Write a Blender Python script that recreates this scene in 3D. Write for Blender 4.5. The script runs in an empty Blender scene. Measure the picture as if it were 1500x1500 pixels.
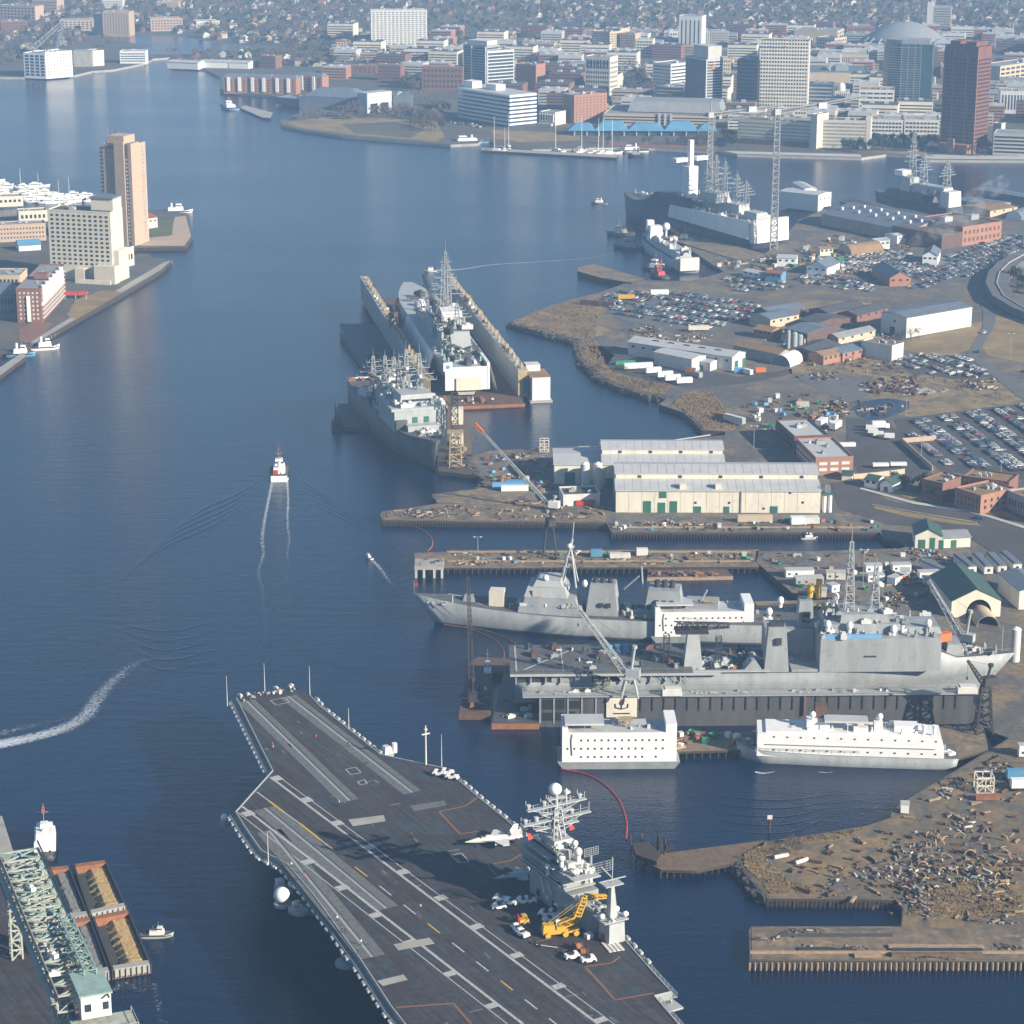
import bpy, math, random
from mathutils import Vector, Matrix
R = math.radians
rnd = random.Random(7)
scene = bpy.context.scene
COL = scene.collection
# ---------------------------------------------------------------- camera, sky, sun, exposure
CAMH = 319.0; PITCH = 16.58; FPX = 3500.0
cam_d = bpy.data.cameras.new('camera'); cam = bpy.data.objects.new('camera', cam_d); COL.objects.link(cam)
cam.location = (0, 0, CAMH); cam.rotation_euler = (R(90 - PITCH), 0, 0)
cam_d.sensor_width = 36; cam_d.lens = 36 * FPX / 1500; cam_d.clip_start = 1; cam_d.clip_end = 40000
scene.camera = cam
SUN_EL = 23; sx, sy = 0.84, -0.55
world = bpy.data.worlds.new("World"); scene.world = world; world.use_nodes = True
nt = world.node_tree; bg = nt.nodes['Background']; sky = nt.nodes.new('ShaderNodeTexSky')
sky.sky_type = 'NISHITA'; sky.sun_disc = False; sky.sun_elevation = R(SUN_EL); sky.sun_rotation = math.atan2(sx, sy)
sky.air_density = 1.0; sky.dust_density = 0.2; sky.ozone_density = 3.0
nt.links.new(sky.outputs[0], bg.inputs[0]); bg.inputs[1].default_value = 0.066
sd = bpy.data.lights.new('sun', 'SUN'); sun = bpy.data.objects.new('sun', sd); COL.objects.link(sun)
sd.energy = 5.0; sd.angle = R(0.5); sd.color = (1.0, 0.88, 0.72)
sun.rotation_euler = Vector((sx * math.cos(R(SUN_EL)), sy * math.cos(R(SUN_EL)), math.sin(R(SUN_EL)))).to_track_quat('Z', 'Y').to_euler()
sun.location = (300, -300, 600)
vs = scene.view_settings; vs.view_transform = 'Standard'; vs.look = 'None'; vs.exposure = 1.0; vs.gamma = 1; vs.use_curve_mapping = False
scene.cycles.max_bounces = 6; scene.cycles.diffuse_bounces = 2; scene.cycles.glossy_bounces = 2; scene.cycles.volume_bounces = 0
scene.cycles.caustics_reflective = False; scene.cycles.caustics_refractive = False
# ---------------------------------------------------------------- survey: where a spot of ground stands
CT, ST = math.cos(R(PITCH)), math.sin(R(PITCH))
def P(px, py, z=0.0):
    u = (px - 750) / FPX; v = (750 - py) / FPX
    dy = CT + v * ST; dz = -ST + v * CT; t = (z - CAMH) / dz
    return Vector((u * t, dy * t, z))
def Q(X, Y, Z):
    z = Z - CAMH; zc = Y * CT - z * ST; yc = Y * ST + z * CT
    return 750 + FPX * X / zc, 750 - FPX * yc / zc
def HT(px, py, pytop, z0=0.0):
    p = P(px, py, z0); lo, hi = 0, 300
    for _ in range(40):
        m = (lo + hi) / 2
        if Q(p.x, p.y, z0 + m)[1] > pytop: lo = m
        else: hi = m
    return lo
GZ = 2.5
# ---------------------------------------------------------------- materials
M = {}
def mat(name, col, rough=.65, var=.18, scale=.25, metal=0, streak=0, rust=0, bump=0):
    m = bpy.data.materials.new(name); m.use_nodes = True; t = m.node_tree; n = t.nodes; L = t.links
    b = n['Principled BSDF']; b.inputs['Roughness'].default_value = rough; b.inputs['Metallic'].default_value = metal
    g = n.new('ShaderNodeNewGeometry'); mp = n.new('ShaderNodeMapping'); L.new(g.outputs['Position'], mp.inputs[0])
    mp.inputs['Scale'].default_value = (scale, scale, scale * (.15 if streak else 1))
    ns = n.new('ShaderNodeTexNoise'); ns.inputs['Scale'].default_value = 1; ns.inputs['Detail'].default_value = 6; ns.inputs['Roughness'].default_value = .65
    L.new(mp.outputs[0], ns.inputs[0])
    cr = n.new('ShaderNodeValToRGB'); L.new(ns.outputs[0], cr.inputs[0])
    lo = tuple(c * (1 - var) for c in col); hi = tuple(min(.9, c * (1 + var * .7)) for c in col)
    cr.color_ramp.elements[0].position = .3; cr.color_ramp.elements[1].position = .7
    cr.color_ramp.elements[0].color = (*lo, 1); cr.color_ramp.elements[1].color = (*hi, 1)
    out = cr.outputs[0]
    if rust:
        n2 = n.new('ShaderNodeTexNoise'); n2.inputs['Scale'].default_value = scale * 2.7; n2.inputs['Detail'].default_value = 8; L.new(g.outputs['Position'], n2.inputs[0])
        r2 = n.new('ShaderNodeValToRGB'); r2.color_ramp.elements[0].position = .56; r2.color_ramp.elements[1].position = .66; L.new(n2.outputs[0], r2.inputs[0])
        mu = n.new('ShaderNodeMath'); mu.operation = 'MULTIPLY'; mu.inputs[1].default_value = rust; L.new(r2.outputs[0], mu.inputs[0])
        mx = n.new('ShaderNodeMixRGB'); L.new(mu.outputs[0], mx.inputs[0]); L.new(out, mx.inputs[1]); mx.inputs[2].default_value = (.16, .07, .03, 1); out = mx.outputs[0]
    L.new(out, b.inputs['Base Color'])
    if bump:
        bp = n.new('ShaderNodeBump'); bp.inputs['Strength'].default_value = bump; bp.inputs['Distance'].default_value = .5; L.new(ns.outputs[0], bp.inputs['Height']); L.new(bp.outputs[0], b.inputs['Normal'])
    M[name] = m; return m
mat('navy_grey', (.29, .315, .32), .55, .22, .2, streak=1, rust=.2)
mat('navy_grey_light', (.37, .395, .395), .55, .14, .3)
mat('navy_grey_dark', (.07, .074, .078), .6, .4, .2, streak=1, rust=.35)
mat('ship_dark', (.055, .065, .085), .6, .2, .2, streak=1)
mat('deck_grey', (.09, .095, .10), .8, .3, .25, rust=.25)
mat('boot_red', (.14, .04, .03), .6)
mat('black', (.012, .012, .013), .6)
mat('white', (.78, .78, .76), .5, .06, .4)
mat('white_dirty', (.62, .61, .57), .6, .14, .3, streak=1, rust=.08)
mat('tarp_white', (.72, .71, .68), .7, .12, .2, bump=.4)
mat('cream', (.60, .555, .45), .7, .06, .2)
mat('cream_pale', (.66, .62, .51), .7, .14, .16, streak=1, rust=.12)
mat('tan', (.45, .335, .25), .75, .1, .2)
mat('tan_light', (.50, .41, .29), .75, .1, .2)
mat('concrete', (.34, .33, .30), .85, .2, .15)
mat('concrete_light', (.47, .46, .43), .8, .12, .15)
mat('brick', (.20, .10, .075), .85, .2, .3)
mat('brick_orange', (.33, .165, .11), .85, .15, .3)
mat('brick_brown', (.17, .075, .058), .6, .2, .2)
mat('brick_dark', (.12, .07, .055), .85, .25, .3)
mat('glass', (.035, .045, .06), .18, .3, .4)
mat('glass_teal', (.03, .075, .095), .2, .35, .2)
mat('glass_blue', (.045, .07, .11), .2, .3, .2)
mat('glass_black', (.012, .016, .024), .15, .3, .2)
mat('curtain', (.30, .30, .27), .6, .4, .5)
mat('roof_grey', (.25, .26, .27), .8, .18, .15)
mat('roof_pale', (.45, .46, .46), .6, .12, .15)
mat('roof_dark', (.07, .072, .08), .85, .25, .2)
mat('roof_tan', (.25, .16, .085), .9, .2, .2)
mat('roof_green', (.04, .085, .065), .6, .2, .3)
mat('roof_blue', (.10, .27, .42), .6, .15, .1)
mat('roof_slate', (.13, .16, .20), .7, .2, .15)
mat('roof_red', (.30, .09, .06), .7)
mat('green_door', (.025, .13, .08), .6)
mat('crane_green', (.36, .39, .33), .6, .25, .4, rust=.4)
mat('crane_teal', (.26, .38, .34), .6, .2, .4, rust=.15)
mat('steel_dark', (.035, .037, .04), .6, .3, .5, rust=.4)
mat('steel_grey', (.30, .32, .32), .5, .15, .5, rust=.15)
mat('rust', (.12, .065, .042), .85, .35, .5)
mat('rust_orange', (.27, .115, .05), .85, .3, .5)
mat('yellow', (.55, .33, .03), .5, .08, .8)
mat('yellow_dull', (.38, .30, .16), .7, .25, .5, rust=.4)
mat('red', (.45, .04, .03), .5)
mat('orange', (.62, .14, .03), .55)
mat('blue', (.05, .17, .36), .5)
mat('blue_light', (.16, .36, .60), .5)
mat('green', (.03, .24, .12), .5)
mat('timber', (.15, .10, .062), .9, .4, .5)
mat('timber_dark', (.05, .036, .026), .9, .4, .6)
mat('timber_pale', (.33, .24, .15), .85, .3, .6)
mat('sand', (.46, .31, .13), .95, .15, .8, bump=.5)
mat('gravel_grey', (.22, .215, .20), .95, .2, .8, bump=.5)
mat('soil_dark', (.05, .052, .042), .95, .2, .8)
mat('bark', (.10, .075, .055), .9, .3, 1)
mat('twig', (.085, .066, .052), .95, .35, .4)
mat('twig_grey', (.11, .10, .09), .95, .3, .4)
mat('evergreen', (.022, .04, .02), .9, .35, .4)
mat('reed', (.24, .17, .085), .95, .35, .3, bump=.5)
mat('rubble', (.07, .062, .055), .95, .5, .8)
mat('deck_paint_white', (.42, .42, .40), .7, .45, 1.2)
mat('deck_paint_yellow', (.52, .34, .05), .7, .3, 1.2)
mat('deck_paint_rust', (.22, .11, .06), .8, .3, 1)
mat('catapult_steel', (.13, .135, .13), .75, .35, .6)
mat('skin', (.45, .28, .2), .6, .05)
mat('cloth_dark', (.03, .035, .05), .8)
mat('cloth_red', (.40, .05, .04), .8)
mat('cloth_pale', (.6, .55, .5), .8)
mat('grass_dry', (.25, .18, .085), .95, .35, .06)
mat('grass_green', (.10, .12, .05), .95, .3, .08)
mat('asphalt', (.066, .066, .068), .9, .28, .06)
mat('asphalt_pale', (.12, .12, .122), .9, .2, .08)
mat('paving_brick', (.22, .11, .08), .9, .2, .2)
mat('road_paint', (.55, .55, .5), .8)
mat('foam', (.40, .44, .50), .8, .2, 1)
mat('smoke_white', (.8, .8, .8), .9)
for i, c in enumerate([(.62, .62, .60), (.30, .31, .32), (.02, .022, .025), (.30, .03, .03), (.04, .07, .16), (.16, .17, .18), (.42, .40, .35), (.03, .09, .06)]):
    mat('car_paint_%d' % i, c, .3, .05)
CARCOL = ['white', 'silver', 'black', 'red', 'blue', 'dark grey', 'beige', 'green']
def ground_mat(name, a, b, c, s1, s2, streak=None):
    m = bpy.data.materials.new(name); m.use_nodes = True; t = m.node_tree; n = t.nodes; L = t.links; p = n['Principled BSDF']; p.inputs['Roughness'].default_value = .92
    g = n.new('ShaderNodeNewGeometry')
    def nz(s, d=8):
        x = n.new('ShaderNodeTexNoise'); x.inputs['Scale'].default_value = s; x.inputs['Detail'].default_value = d; x.inputs['Roughness'].default_value = .65; L.new(g.outputs['Position'], x.inputs[0]); return x
    def ramp(src, p0, p1, c0=(0, 0, 0, 1), c1=(1, 1, 1, 1)):
        r = n.new('ShaderNodeValToRGB'); r.color_ramp.elements[0].position = p0; r.color_ramp.elements[1].position = p1; r.color_ramp.elements[0].color = c0; r.color_ramp.elements[1].color = c1; L.new(src.outputs[0], r.inputs[0]); return r
    f1 = ramp(nz(s1), .46, .60); f2 = ramp(nz(s2), .5, .62); f3 = ramp(nz(.35, 10), .3, .75, (.62, .62, .62, 1), (1.35, 1.35, 1.35, 1))
    m1 = n.new('ShaderNodeMixRGB'); m1.inputs[1].default_value = (*a, 1); m1.inputs[2].default_value = (*b, 1); L.new(f1.outputs[0], m1.inputs[0])
    m2 = n.new('ShaderNodeMixRGB'); m2.inputs[2].default_value = (*c, 1); L.new(f2.outputs[0], m2.inputs[0]); L.new(m1.outputs[0], m2.inputs[1])
    m3 = n.new('ShaderNodeMixRGB'); m3.blend_type = 'MULTIPLY'; m3.inputs[0].default_value = 1; L.new(m2.outputs[0], m3.inputs[1]); L.new(f3.outputs[0], m3.inputs[2])
    out = m3
    if streak is not None:
        mp = n.new('ShaderNodeMapping'); mp.vector_type = 'TEXTURE'; mp.inputs['Rotation'].default_value = (0, 0, streak); mp.inputs['Scale'].default_value = (28, 1.1, 1); L.new(g.outputs['Position'], mp.inputs[0]); sn = nz(1, 5); L.new(mp.outputs[0], sn.inputs[0])
        m4 = n.new('ShaderNodeMixRGB'); m4.blend_type = 'MULTIPLY'; m4.inputs[0].default_value = .8; L.new(m3.outputs[0], m4.inputs[1]); L.new(ramp(sn, .35, .7, (.55, .55, .58, 1), (1.6, 1.65, 1.7, 1)).outputs[0], m4.inputs[2]); out = m4
    L.new(out.outputs[0], p.inputs['Base Color']); M[name] = m; return m
ground_mat('yard_ground', (.095, .094, .092), (.15, .128, .098), (.21, .155, .09), .02, .06)
ground_mat('city_ground', (.085, .08, .07), (.10, .10, .10), (.13, .11, .07), .006, .02)
ground_mat('scrub_ground', (.27, .19, .095), (.17, .125, .075), (.11, .10, .085), .05, .12)
ground_mat('pier_ground', (.19, .145, .095), (.10, .09, .075), (.26, .19, .11), .06, .2)
ground_mat('quay_ground', (.15, .14, .125), (.10, .095, .09), (.22, .17, .11), .05, .15)
ground_mat('carrier_deck', (.036, .031, .034), (.047, .045, .049), (.034, .046, .056), .03, .11, 2.08)
ground_mat('scrap_ground', (.14, .115, .08), (.24, .165, .08), (.11, .10, .09), .03, .1)
def water_mat():
    m = bpy.data.materials.new('water_surface'); m.use_nodes = True; t = m.node_tree; n = t.nodes; L = t.links; p = n['Principled BSDF']
    p.inputs['Roughness'].default_value = .16; p.inputs['IOR'].default_value = 1.33; p.inputs['Specular IOR Level'].default_value = .5
    g = n.new('ShaderNodeNewGeometry')
    def nz(sx_, sy_, d, rot=0, dist=0):
        mp = n.new('ShaderNodeMapping'); mp.inputs['Scale'].default_value = (sx_, sy_, 1); mp.inputs['Rotation'].default_value = (0, 0, R(rot)); L.new(g.outputs['Position'], mp.inputs[0])
        x = n.new('ShaderNodeTexNoise'); x.inputs['Scale'].default_value = 1; x.inputs['Detail'].default_value = d; x.inputs['Roughness'].default_value = .55; x.inputs['Distortion'].default_value = dist; L.new(mp.outputs[0], x.inputs[0]); return x
    big = nz(.0035, .009, 5); cr = n.new('ShaderNodeValToRGB'); L.new(big.outputs[0], cr.inputs[0])
    cr.color_ramp.elements[0].position = .35; cr.color_ramp.elements[1].position = .7
    cr.color_ramp.elements[0].color = (.001, .008, .030, 1); cr.color_ramp.elements[1].color = (.0015, .012, .043, 1); L.new(cr.outputs[0], p.inputs['Base Color'])
    rr = n.new('ShaderNodeMapRange'); rr.inputs[1].default_value = .3; rr.inputs[2].default_value = .7; rr.inputs[3].default_value = .10; rr.inputs[4].default_value = .2; L.new(big.outputs[0], rr.inputs[0]); L.new(rr.outputs[0], p.inputs['Roughness'])
    a = nz(.05, .22, 3, 5, .4); b = nz(.55, 1.3, 3, -8, .3); ad = n.new('ShaderNodeMath'); ad.operation = 'MULTIPLY_ADD'; ad.inputs[1].default_value = 1.1
    L.new(a.outputs[0], ad.inputs[0]); L.new(b.outputs[0], ad.inputs[2])
    bp = n.new('ShaderNodeBump'); bp.inputs['Strength'].default_value = .22; bp.inputs['Distance'].default_value = .8; L.new(ad.outputs[0], bp.inputs['Height']); L.new(bp.outputs[0], p.inputs['Normal'])
    M['water'] = m
water_mat()
# ---------------------------------------------------------------- mesh builder
class MB:
    def __init__(s, m=None): s.v = []; s.f = []; s.mi = []; s.ms = []; s.cur = 0; s.sm = []; s.smooth = False; s.use(m or 'concrete')
    def use(s, m):
        if m not in s.ms: s.ms.append(m)
        s.cur = s.ms.index(m); return s
    def face(s, idx): s.f.append(idx); s.mi.append(s.cur); s.sm.append(s.smooth)
    def add(s, vs, fs):
        o = len(s.v); s.v += [tuple(v) for v in vs]
        for f in fs: s.face(tuple(i + o for i in f))
        return s
    def box(s, x0, x1, y0, y1, z0, z1, tx=0, ty=0):
        return s.add([(x0, y0, z0), (x1, y0, z0), (x1, y1, z0), (x0, y1, z0), (x0 + tx, y0 + ty, z1), (x1 - tx, y0 + ty, z1), (x1 - tx, y1 - ty, z1), (x0 + tx, y1 - ty, z1)],
                     [(3, 2, 1, 0), (4, 5, 6, 7), (0, 1, 5, 4), (1, 2, 6, 5), (2, 3, 7, 6), (3, 0, 4, 7)])
    def obox(s, cx, cy, z0, lx, ly, h, rot=0):
        c, q = math.cos(rot), math.sin(rot); pts = []
        for z in (z0, z0 + h):
            for a, b in ((-1, -1), (1, -1), (1, 1), (-1, 1)):
                x, y = a * lx / 2, b * ly / 2; pts.append((cx + x * c - y * q, cy + x * q + y * c, z))
        return s.add(pts, [(3, 2, 1, 0), (4, 5, 6, 7), (0, 1, 5, 4), (1, 2, 6, 5), (2, 3, 7, 6), (3, 0, 4, 7)])
    def prism(s, poly, z0, z1, side=None, top=True, bottom=True):
        n = len(poly); A = sum(poly[i][0] * poly[(i + 1) % n][1] - poly[(i + 1) % n][0] * poly[i][1] for i in range(n))
        poly = list(poly) if A > 0 else list(poly)[::-1]
        o = len(s.v); s.v += [(p[0], p[1], z0) for p in poly] + [(p[0], p[1], z1) for p in poly]
        if top: s.face(tuple(o + n + i for i in range(n)))
        if bottom: s.face(tuple(o + i for i in reversed(range(n))))
        if side: s.use(side)
        for i in range(n): s.face((o + i, o + (i + 1) % n, o + n + (i + 1) % n, o + n + i))
        return s
    def sheet(s, poly, z): return s.add([(p[0], p[1], z) for p in (poly if sum(poly[i][0] * poly[(i + 1) % len(poly)][1] - poly[(i + 1) % len(poly)][0] * poly[i][1] for i in range(len(poly))) > 0 else poly[::-1])], [tuple(range(len(poly)))])
    def tube(s, p, q, r, n=5, r2=None):
        p = Vector(p); q = Vector(q); d = q - p
        if d.length < 1e-6: return s
        d.normalize(); a = d.orthogonal().normalized(); b = d.cross(a); r2 = r if r2 is None else r2
        vs = [p + (a * math.cos(2 * math.pi * i / n) + b * math.sin(2 * math.pi * i / n)) * r for i in range(n)] + [q + (a * math.cos(2 * math.pi * i / n) + b * math.sin(2 * math.pi * i / n)) * r2 for i in range(n)]
        return s.add(vs, [(i, (i + 1) % n, n + (i + 1) % n, n + i) for i in range(n)] + [tuple(reversed(range(n))), tuple(range(n, 2 * n))])
    def cyl(s, x, y, z0, z1, r, r1=None, n=14): return s.tube((x, y, z0), (x, y, z1), r, n, r1)
    def ball(s, x, y, z, r, n=10, sz=1, half=False):
        vs = []; k = n // 2; lim = k if not half else (k // 2 + k % 2)
        for j in range(lim + 1):
            th = math.pi * j / k
            for i in range(n): vs.append((x + r * math.sin(th) * math.cos(2 * math.pi * i / n), y + r * math.sin(th) * math.sin(2 * math.pi * i / n), z + r * sz * math.cos(th)))
        fs = [(j * n + i, (j + 1) * n + i, (j + 1) * n + (i + 1) % n, j * n + (i + 1) % n) for j in range(lim) for i in range(n)]
        sm = s.smooth; s.smooth = True; s.add(vs, fs); s.smooth = sm; return s
    def truss(s, p, q, w0, w1, bays, r=.12, n=4, up=None, hw=None):
        p = Vector(p); q = Vector(q); d = (q - p).normalized()
        u = Vector(up) if up else (Vector((0, 0, 1)) if abs(d.z) < .9 else Vector((0, 1, 0)))
        a = d.cross(u).normalized(); b = a.cross(d).normalized(); hw = hw or 1
        def ring(t):
            w = (w0 + (w1 - w0) * t) / 2; c = p.lerp(q, t); return [c + a * w * i + b * w * hw * j for i, j in ((-1, -1), (1, -1), (1, 1), (-1, 1))]
        pr = ring(0)
        for i in range(4): s.tube(pr[i], ring(1)[i], r * 1.4, n)
        for k in range(bays):
            nx = ring((k + 1) / bays)
            for i in range(4):
                j = (i + 1) % 4; s.tube(pr[i if k % 2 else j], nx[j if k % 2 else i], r, 3); s.tube(nx[i], nx[j], r, 3)
            pr = nx
        return s
    def loft(s, rings, cap=True):
        n = len(rings[0]); o = len(s.v)
        for r_ in rings: s.v += [tuple(v) for v in r_]
        for k in range(len(rings) - 1):
            for i in range(n):
                j = (i + 1) % n; s.face((o + k * n + i, o + k * n + j, o + (k + 1) * n + j, o + (k + 1) * n + i))
        if cap: s.face(tuple(o + i for i in reversed(range(n)))); s.face(tuple(o + (len(rings) - 1) * n + i for i in range(n)))
        return s
    def mesh(s, name):
        me = bpy.data.meshes.new(name); me.from_pydata(s.v, [], s.f)
        for m in s.ms: me.materials.append(M[m])
        me.polygons.foreach_set('material_index', s.mi); me.polygons.foreach_set('use_smooth', s.sm); me.update(); return me
    def build(s, name, parent=None, loc=None, rot=None, **kw):
        o = bpy.data.objects.new(name, s.mesh(name)); COL.objects.link(o)
        if parent: o.parent = parent
        if loc is not None: o.location = loc
        if rot is not None: o.rotation_euler = (0, 0, rot)
        for k, v in kw.items(): o[k] = v
        return o
def put(name, me, parent=None, loc=None, rot=None, **kw):
    o = bpy.data.objects.new(name, me); COL.objects.link(o)
    if parent: o.parent = parent
    if loc is not None: o.location = loc
    if rot is not None: o.rotation_euler = (0, 0, rot)
    for k, v in kw.items(): o[k] = v
    return o
def thing(name, label, cat, loc=(0, 0, 0), rot=0, group=None):
    o = bpy.data.objects.new(name, None); COL.objects.link(o); o.location = loc; o.rotation_euler = (0, 0, rot); o['label'] = label; o['category'] = cat
    if group: o['group'] = group
    return o
KIDS = {}
def dup(root, loc, rot, label=None, group=None, scale=None):
    def cp(o, par):
        c = o.copy(); COL.objects.link(c); c.parent = par
        for ch in KIDS.get(o.name) or o.children: cp(ch, c)
        return c
    if root.name not in KIDS: KIDS[root.name] = list(root.children)
    r = cp(root, None); r.location = loc; r.rotation_euler = (0, 0, rot)
    if label: r['label'] = label
    if group: r['group'] = group
    if scale: r.scale = scale
    return r
FOOT = []   # (x, y, radius) taken spots
def taken(x, y, r=6): return any((x - a) ** 2 + (y - b) ** 2 < (r + c) ** 2 for a, b, c in FOOT)
def inpoly(x, y, poly):
    c = False; n = len(poly); j = n - 1
    for i in range(n):
        if (poly[i][1] > y) != (poly[j][1] > y) and x < (poly[j][0] - poly[i][0]) * (y - poly[i][1]) / (poly[j][1] - poly[i][1]) + poly[i][0]: c = not c
        j = i
    return c
def text(body, size, m, parent, loc, rot, name='lettering', label=None):
    cu = bpy.data.curves.new(name, 'FONT'); cu.body = body; cu.size = size; cu.extrude = .03; cu.align_x = 'CENTER'; cu.align_y = 'CENTER'; cu.materials.append(M[m])
    o = bpy.data.objects.new(name, cu); COL.objects.link(o); dg = bpy.context.evaluated_depsgraph_get(); me = bpy.data.meshes.new_from_object(o.evaluated_get(dg)); bpy.data.objects.remove(o)
    o = put(name, me, parent, loc); o.rotation_euler = rot; return o
# ---------------------------------------------------------------- setting: water, land, haze
def pxpoly(pts, z=GZ): return [tuple(P(x, y, z))[:2] for x, y in pts]
w = MB('water'); w.add([(-9000, -3000, 0), (9000, -3000, 0), (9000, 13000, 0), (-9000, 13000, 0)], [(0, 1, 2, 3)]).build('water', kind='structure')
def land(name, pts, m, side='concrete', z=GZ, extra=None):
    poly = pxpoly(pts, z) + (extra or [])
    return MB(m).prism(poly, -1.5, z, side=side, bottom=False).build(name, kind='structure')
NORF = [(-60, 117), (0, 113), (35, 113), (110, 110), (135, 104), (165, 102), (215, 92), (224, 86), (250, 84), (262, 95), (300, 101), (322, 112), (322, 134), (400, 140), (440, 150), (446, 163), (410, 176), (412, 183), (440, 190), (500, 199), (600, 207), (660, 212), (700, 210), (708, 204), (722, 206), (726, 214), (780, 219), (905, 216), (960, 217), (1050, 222), (1080, 226), (1180, 229), (1262, 231), (1298, 226), (1345, 229), (1360, 234), (1500, 235), (1620, 236)]
land('ground', NORF, 'city_ground', extra=[(9000, 3200), (9000, 12500), (-9000, 12500), (-9000, 2900)])
PORT = [(-260, 320), (0, 318), (60, 312), (135, 300), (170, 302), (212, 306), (245, 309), (262, 311), (274, 312), (279, 330), (283, 347), (272, 362), (200, 363), (186, 366), (196, 374), (252, 380), (236, 397), (180, 431), (110, 470), (45, 508), (30, 514), (0, 517), (-260, 560)]
land('ground', PORT, 'city_ground', side='timber_dark')
land('quay', [(-200, 560), (0, 538), (34, 515), (38, 522), (0, 550), (-200, 600)], 'concrete', side='timber_dark')
BERK = [(1900, 305), (1500, 312), (1430, 312), (1330, 318), (1290, 326), (1215, 303), (1170, 322), (1145, 352), (1120, 372), (1045, 350), (1000, 338), (985, 344), (1010, 365), (1060, 398), (1010, 412), (930, 410), (872, 430), (820, 443), (785, 455), (748, 472), (770, 481), (800, 488), (845, 500), (852, 512), (850, 528), (876, 552), (900, 565), (935, 576), (978, 583), (965, 592), (1000, 604), (1020, 620), (1028, 630), (1062, 632), (1062, 637), (940, 651), (800, 655), (720, 660), (690, 668), (684, 684), (700, 696), (716, 706), (700, 716), (640, 724), (632, 729), (650, 736), (600, 744), (560, 749), (557, 753), (559, 762), (700, 764), (888, 766), (896, 780), (1288, 780), (1296, 790), (1320, 796), (1326, 801), (1308, 807), (1108, 807), (1106, 822), (1160, 868), (1240, 878), (1300, 910), (1420, 950), (1440, 985), (1440, 1050), (1452, 1072), (1478, 1081), (1320, 1177), (1306, 1188), (1305, 1198), (1268, 1210), (1180, 1224), (1118, 1233), (1086, 1252), (1085, 1268), (1100, 1290), (1122, 1310), (1124, 1316), (1312, 1318), (1322, 1330), (1320, 1357), (1100, 1357), (1097, 1362), (1098, 1407), (1700, 1409), (2300, 1300), (2300, 600)]
land('ground', BERK, 'yard_ground', side='timber_dark')
def patch(name, pts, m, k=1, mode=None): return MB(m).sheet(pxpoly(pts, GZ + .05 * k), GZ + .05 * k).build(name, kind='structure')
# inlet behind the far bank
patch('water', [(150, 58), (190, 50), (280, 56), (330, 66), (420, 74), (420, 80), (330, 78), (222, 80), (205, 74), (215, 66)], 'water', 2)
# city parks and roads
patch('grass', [(420, 180), (470, 172), (560, 170), (640, 178), (652, 200), (640, 207), (520, 198), (440, 187)], 'grass_dry')
patch('grass', [(500, 182), (580, 178), (622, 190), (600, 202), (520, 195)], 'city_ground', 2)
patch('grass', [(720, 190), (850, 196), (850, 206), (760, 208), (722, 202)], 'grass_dry')
patch('pavement', [(860, 206), (1050, 212), (1050, 219), (900, 213)], 'paving_brick')
patch('pavement', [(1060, 221), (1260, 226), (1262, 230), (1080, 225)], 'concrete_light')
patch('pavement', [(1345, 226), (1620, 231), (1620, 234.5), (1361, 232.5)], 'concrete_light')
patch('grass', [(1262, 222), (1350, 222), (1370, 229), (1300, 224)], 'grass_dry', 2)
patch('road', [(760, 184), (1620, 216), (1620, 219), (760, 188)], 'asphalt', 3)
for i, (a, b) in enumerate([((0, 62), (220, 66)), ((420, 86), (1000, 98)), ((600, 60), (1620, 76)), ((620, 30), (1620, 46)), ((0, 30), (600, 40))]):
    patch('road', [a, b, (b[0], b[1] + 2.2), (a[0], a[1] + 2.2)], 'asphalt_pale', 4 + i)
patch('grass', [(860, 62), (1100, 60), (1180, 70), (960, 76)], 'grass_dry', 2)
patch('grass', [(600, 20), (860, 24), (800, 32), (640, 30)], 'grass_dry', 2)
# left peninsula
patch('pavement', [(45, 500), (196, 410), (240, 384), (250, 382), (236, 395), (110, 468), (46, 506)], 'concrete', 1)
patch('grass', [(98, 462), (110, 440), (150, 425), (180, 428), (112, 468)], 'grass_dry', 2)
patch('pavement', [(28, 482), (60, 470), (78, 474), (60, 492), (40, 504), (28, 498)], 'paving_brick', 2)
patch('pavement', [(200, 350), (250, 345), (256, 318), (272, 316), (280, 346), (270, 360), (205, 360)], 'tan', 1)
patch('grass', [(212, 344), (252, 344), (254, 322), (220, 324)], 'grass_green', 2)
# right bank
patch('grass', [(752, 472), (785, 457), (822, 446), (872, 433), (900, 440), (880, 462), (860, 470), (902, 486), (872, 494), (850, 502), (846, 498), (800, 486)], 'scrub_ground', 1)
patch('grass', [(846, 506), (872, 500), (900, 520), (888, 536), (930, 558), (985, 562), (972, 580), (936, 573), (902, 562), (880, 550), (854, 527)], 'scrub_ground', 1)
patch('grass', [(985, 590), (1000, 580), (1040, 572), (1056, 590), (1050, 602), (1078, 628), (1064, 632), (1030, 628), (1022, 617), (1002, 603)], 'scrub_ground', 1)
patch('parking_lot', [(870, 440), (900, 426), (1010, 428), (1110, 444), (1130, 466), (1040, 486), (985, 486), (905, 466)], 'asphalt_pale', 2)
patch('road', [(860, 505), (905, 508), (1080, 552), (1160, 540), (1160, 548), (1090, 562), (1010, 570), (900, 545), (868, 520)], 'asphalt', 1)
patch('grass', [(1150, 535), (1300, 520), (1460, 545), (1500, 580), (1500, 600), (1400, 608), (1330, 614), (1250, 580), (1160, 550)], 'scrub_ground', 1)
patch('grass', [(1180, 440), (1280, 442), (1290, 452), (1200, 462), (1160, 455)], 'scrub_ground', 1)
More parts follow.
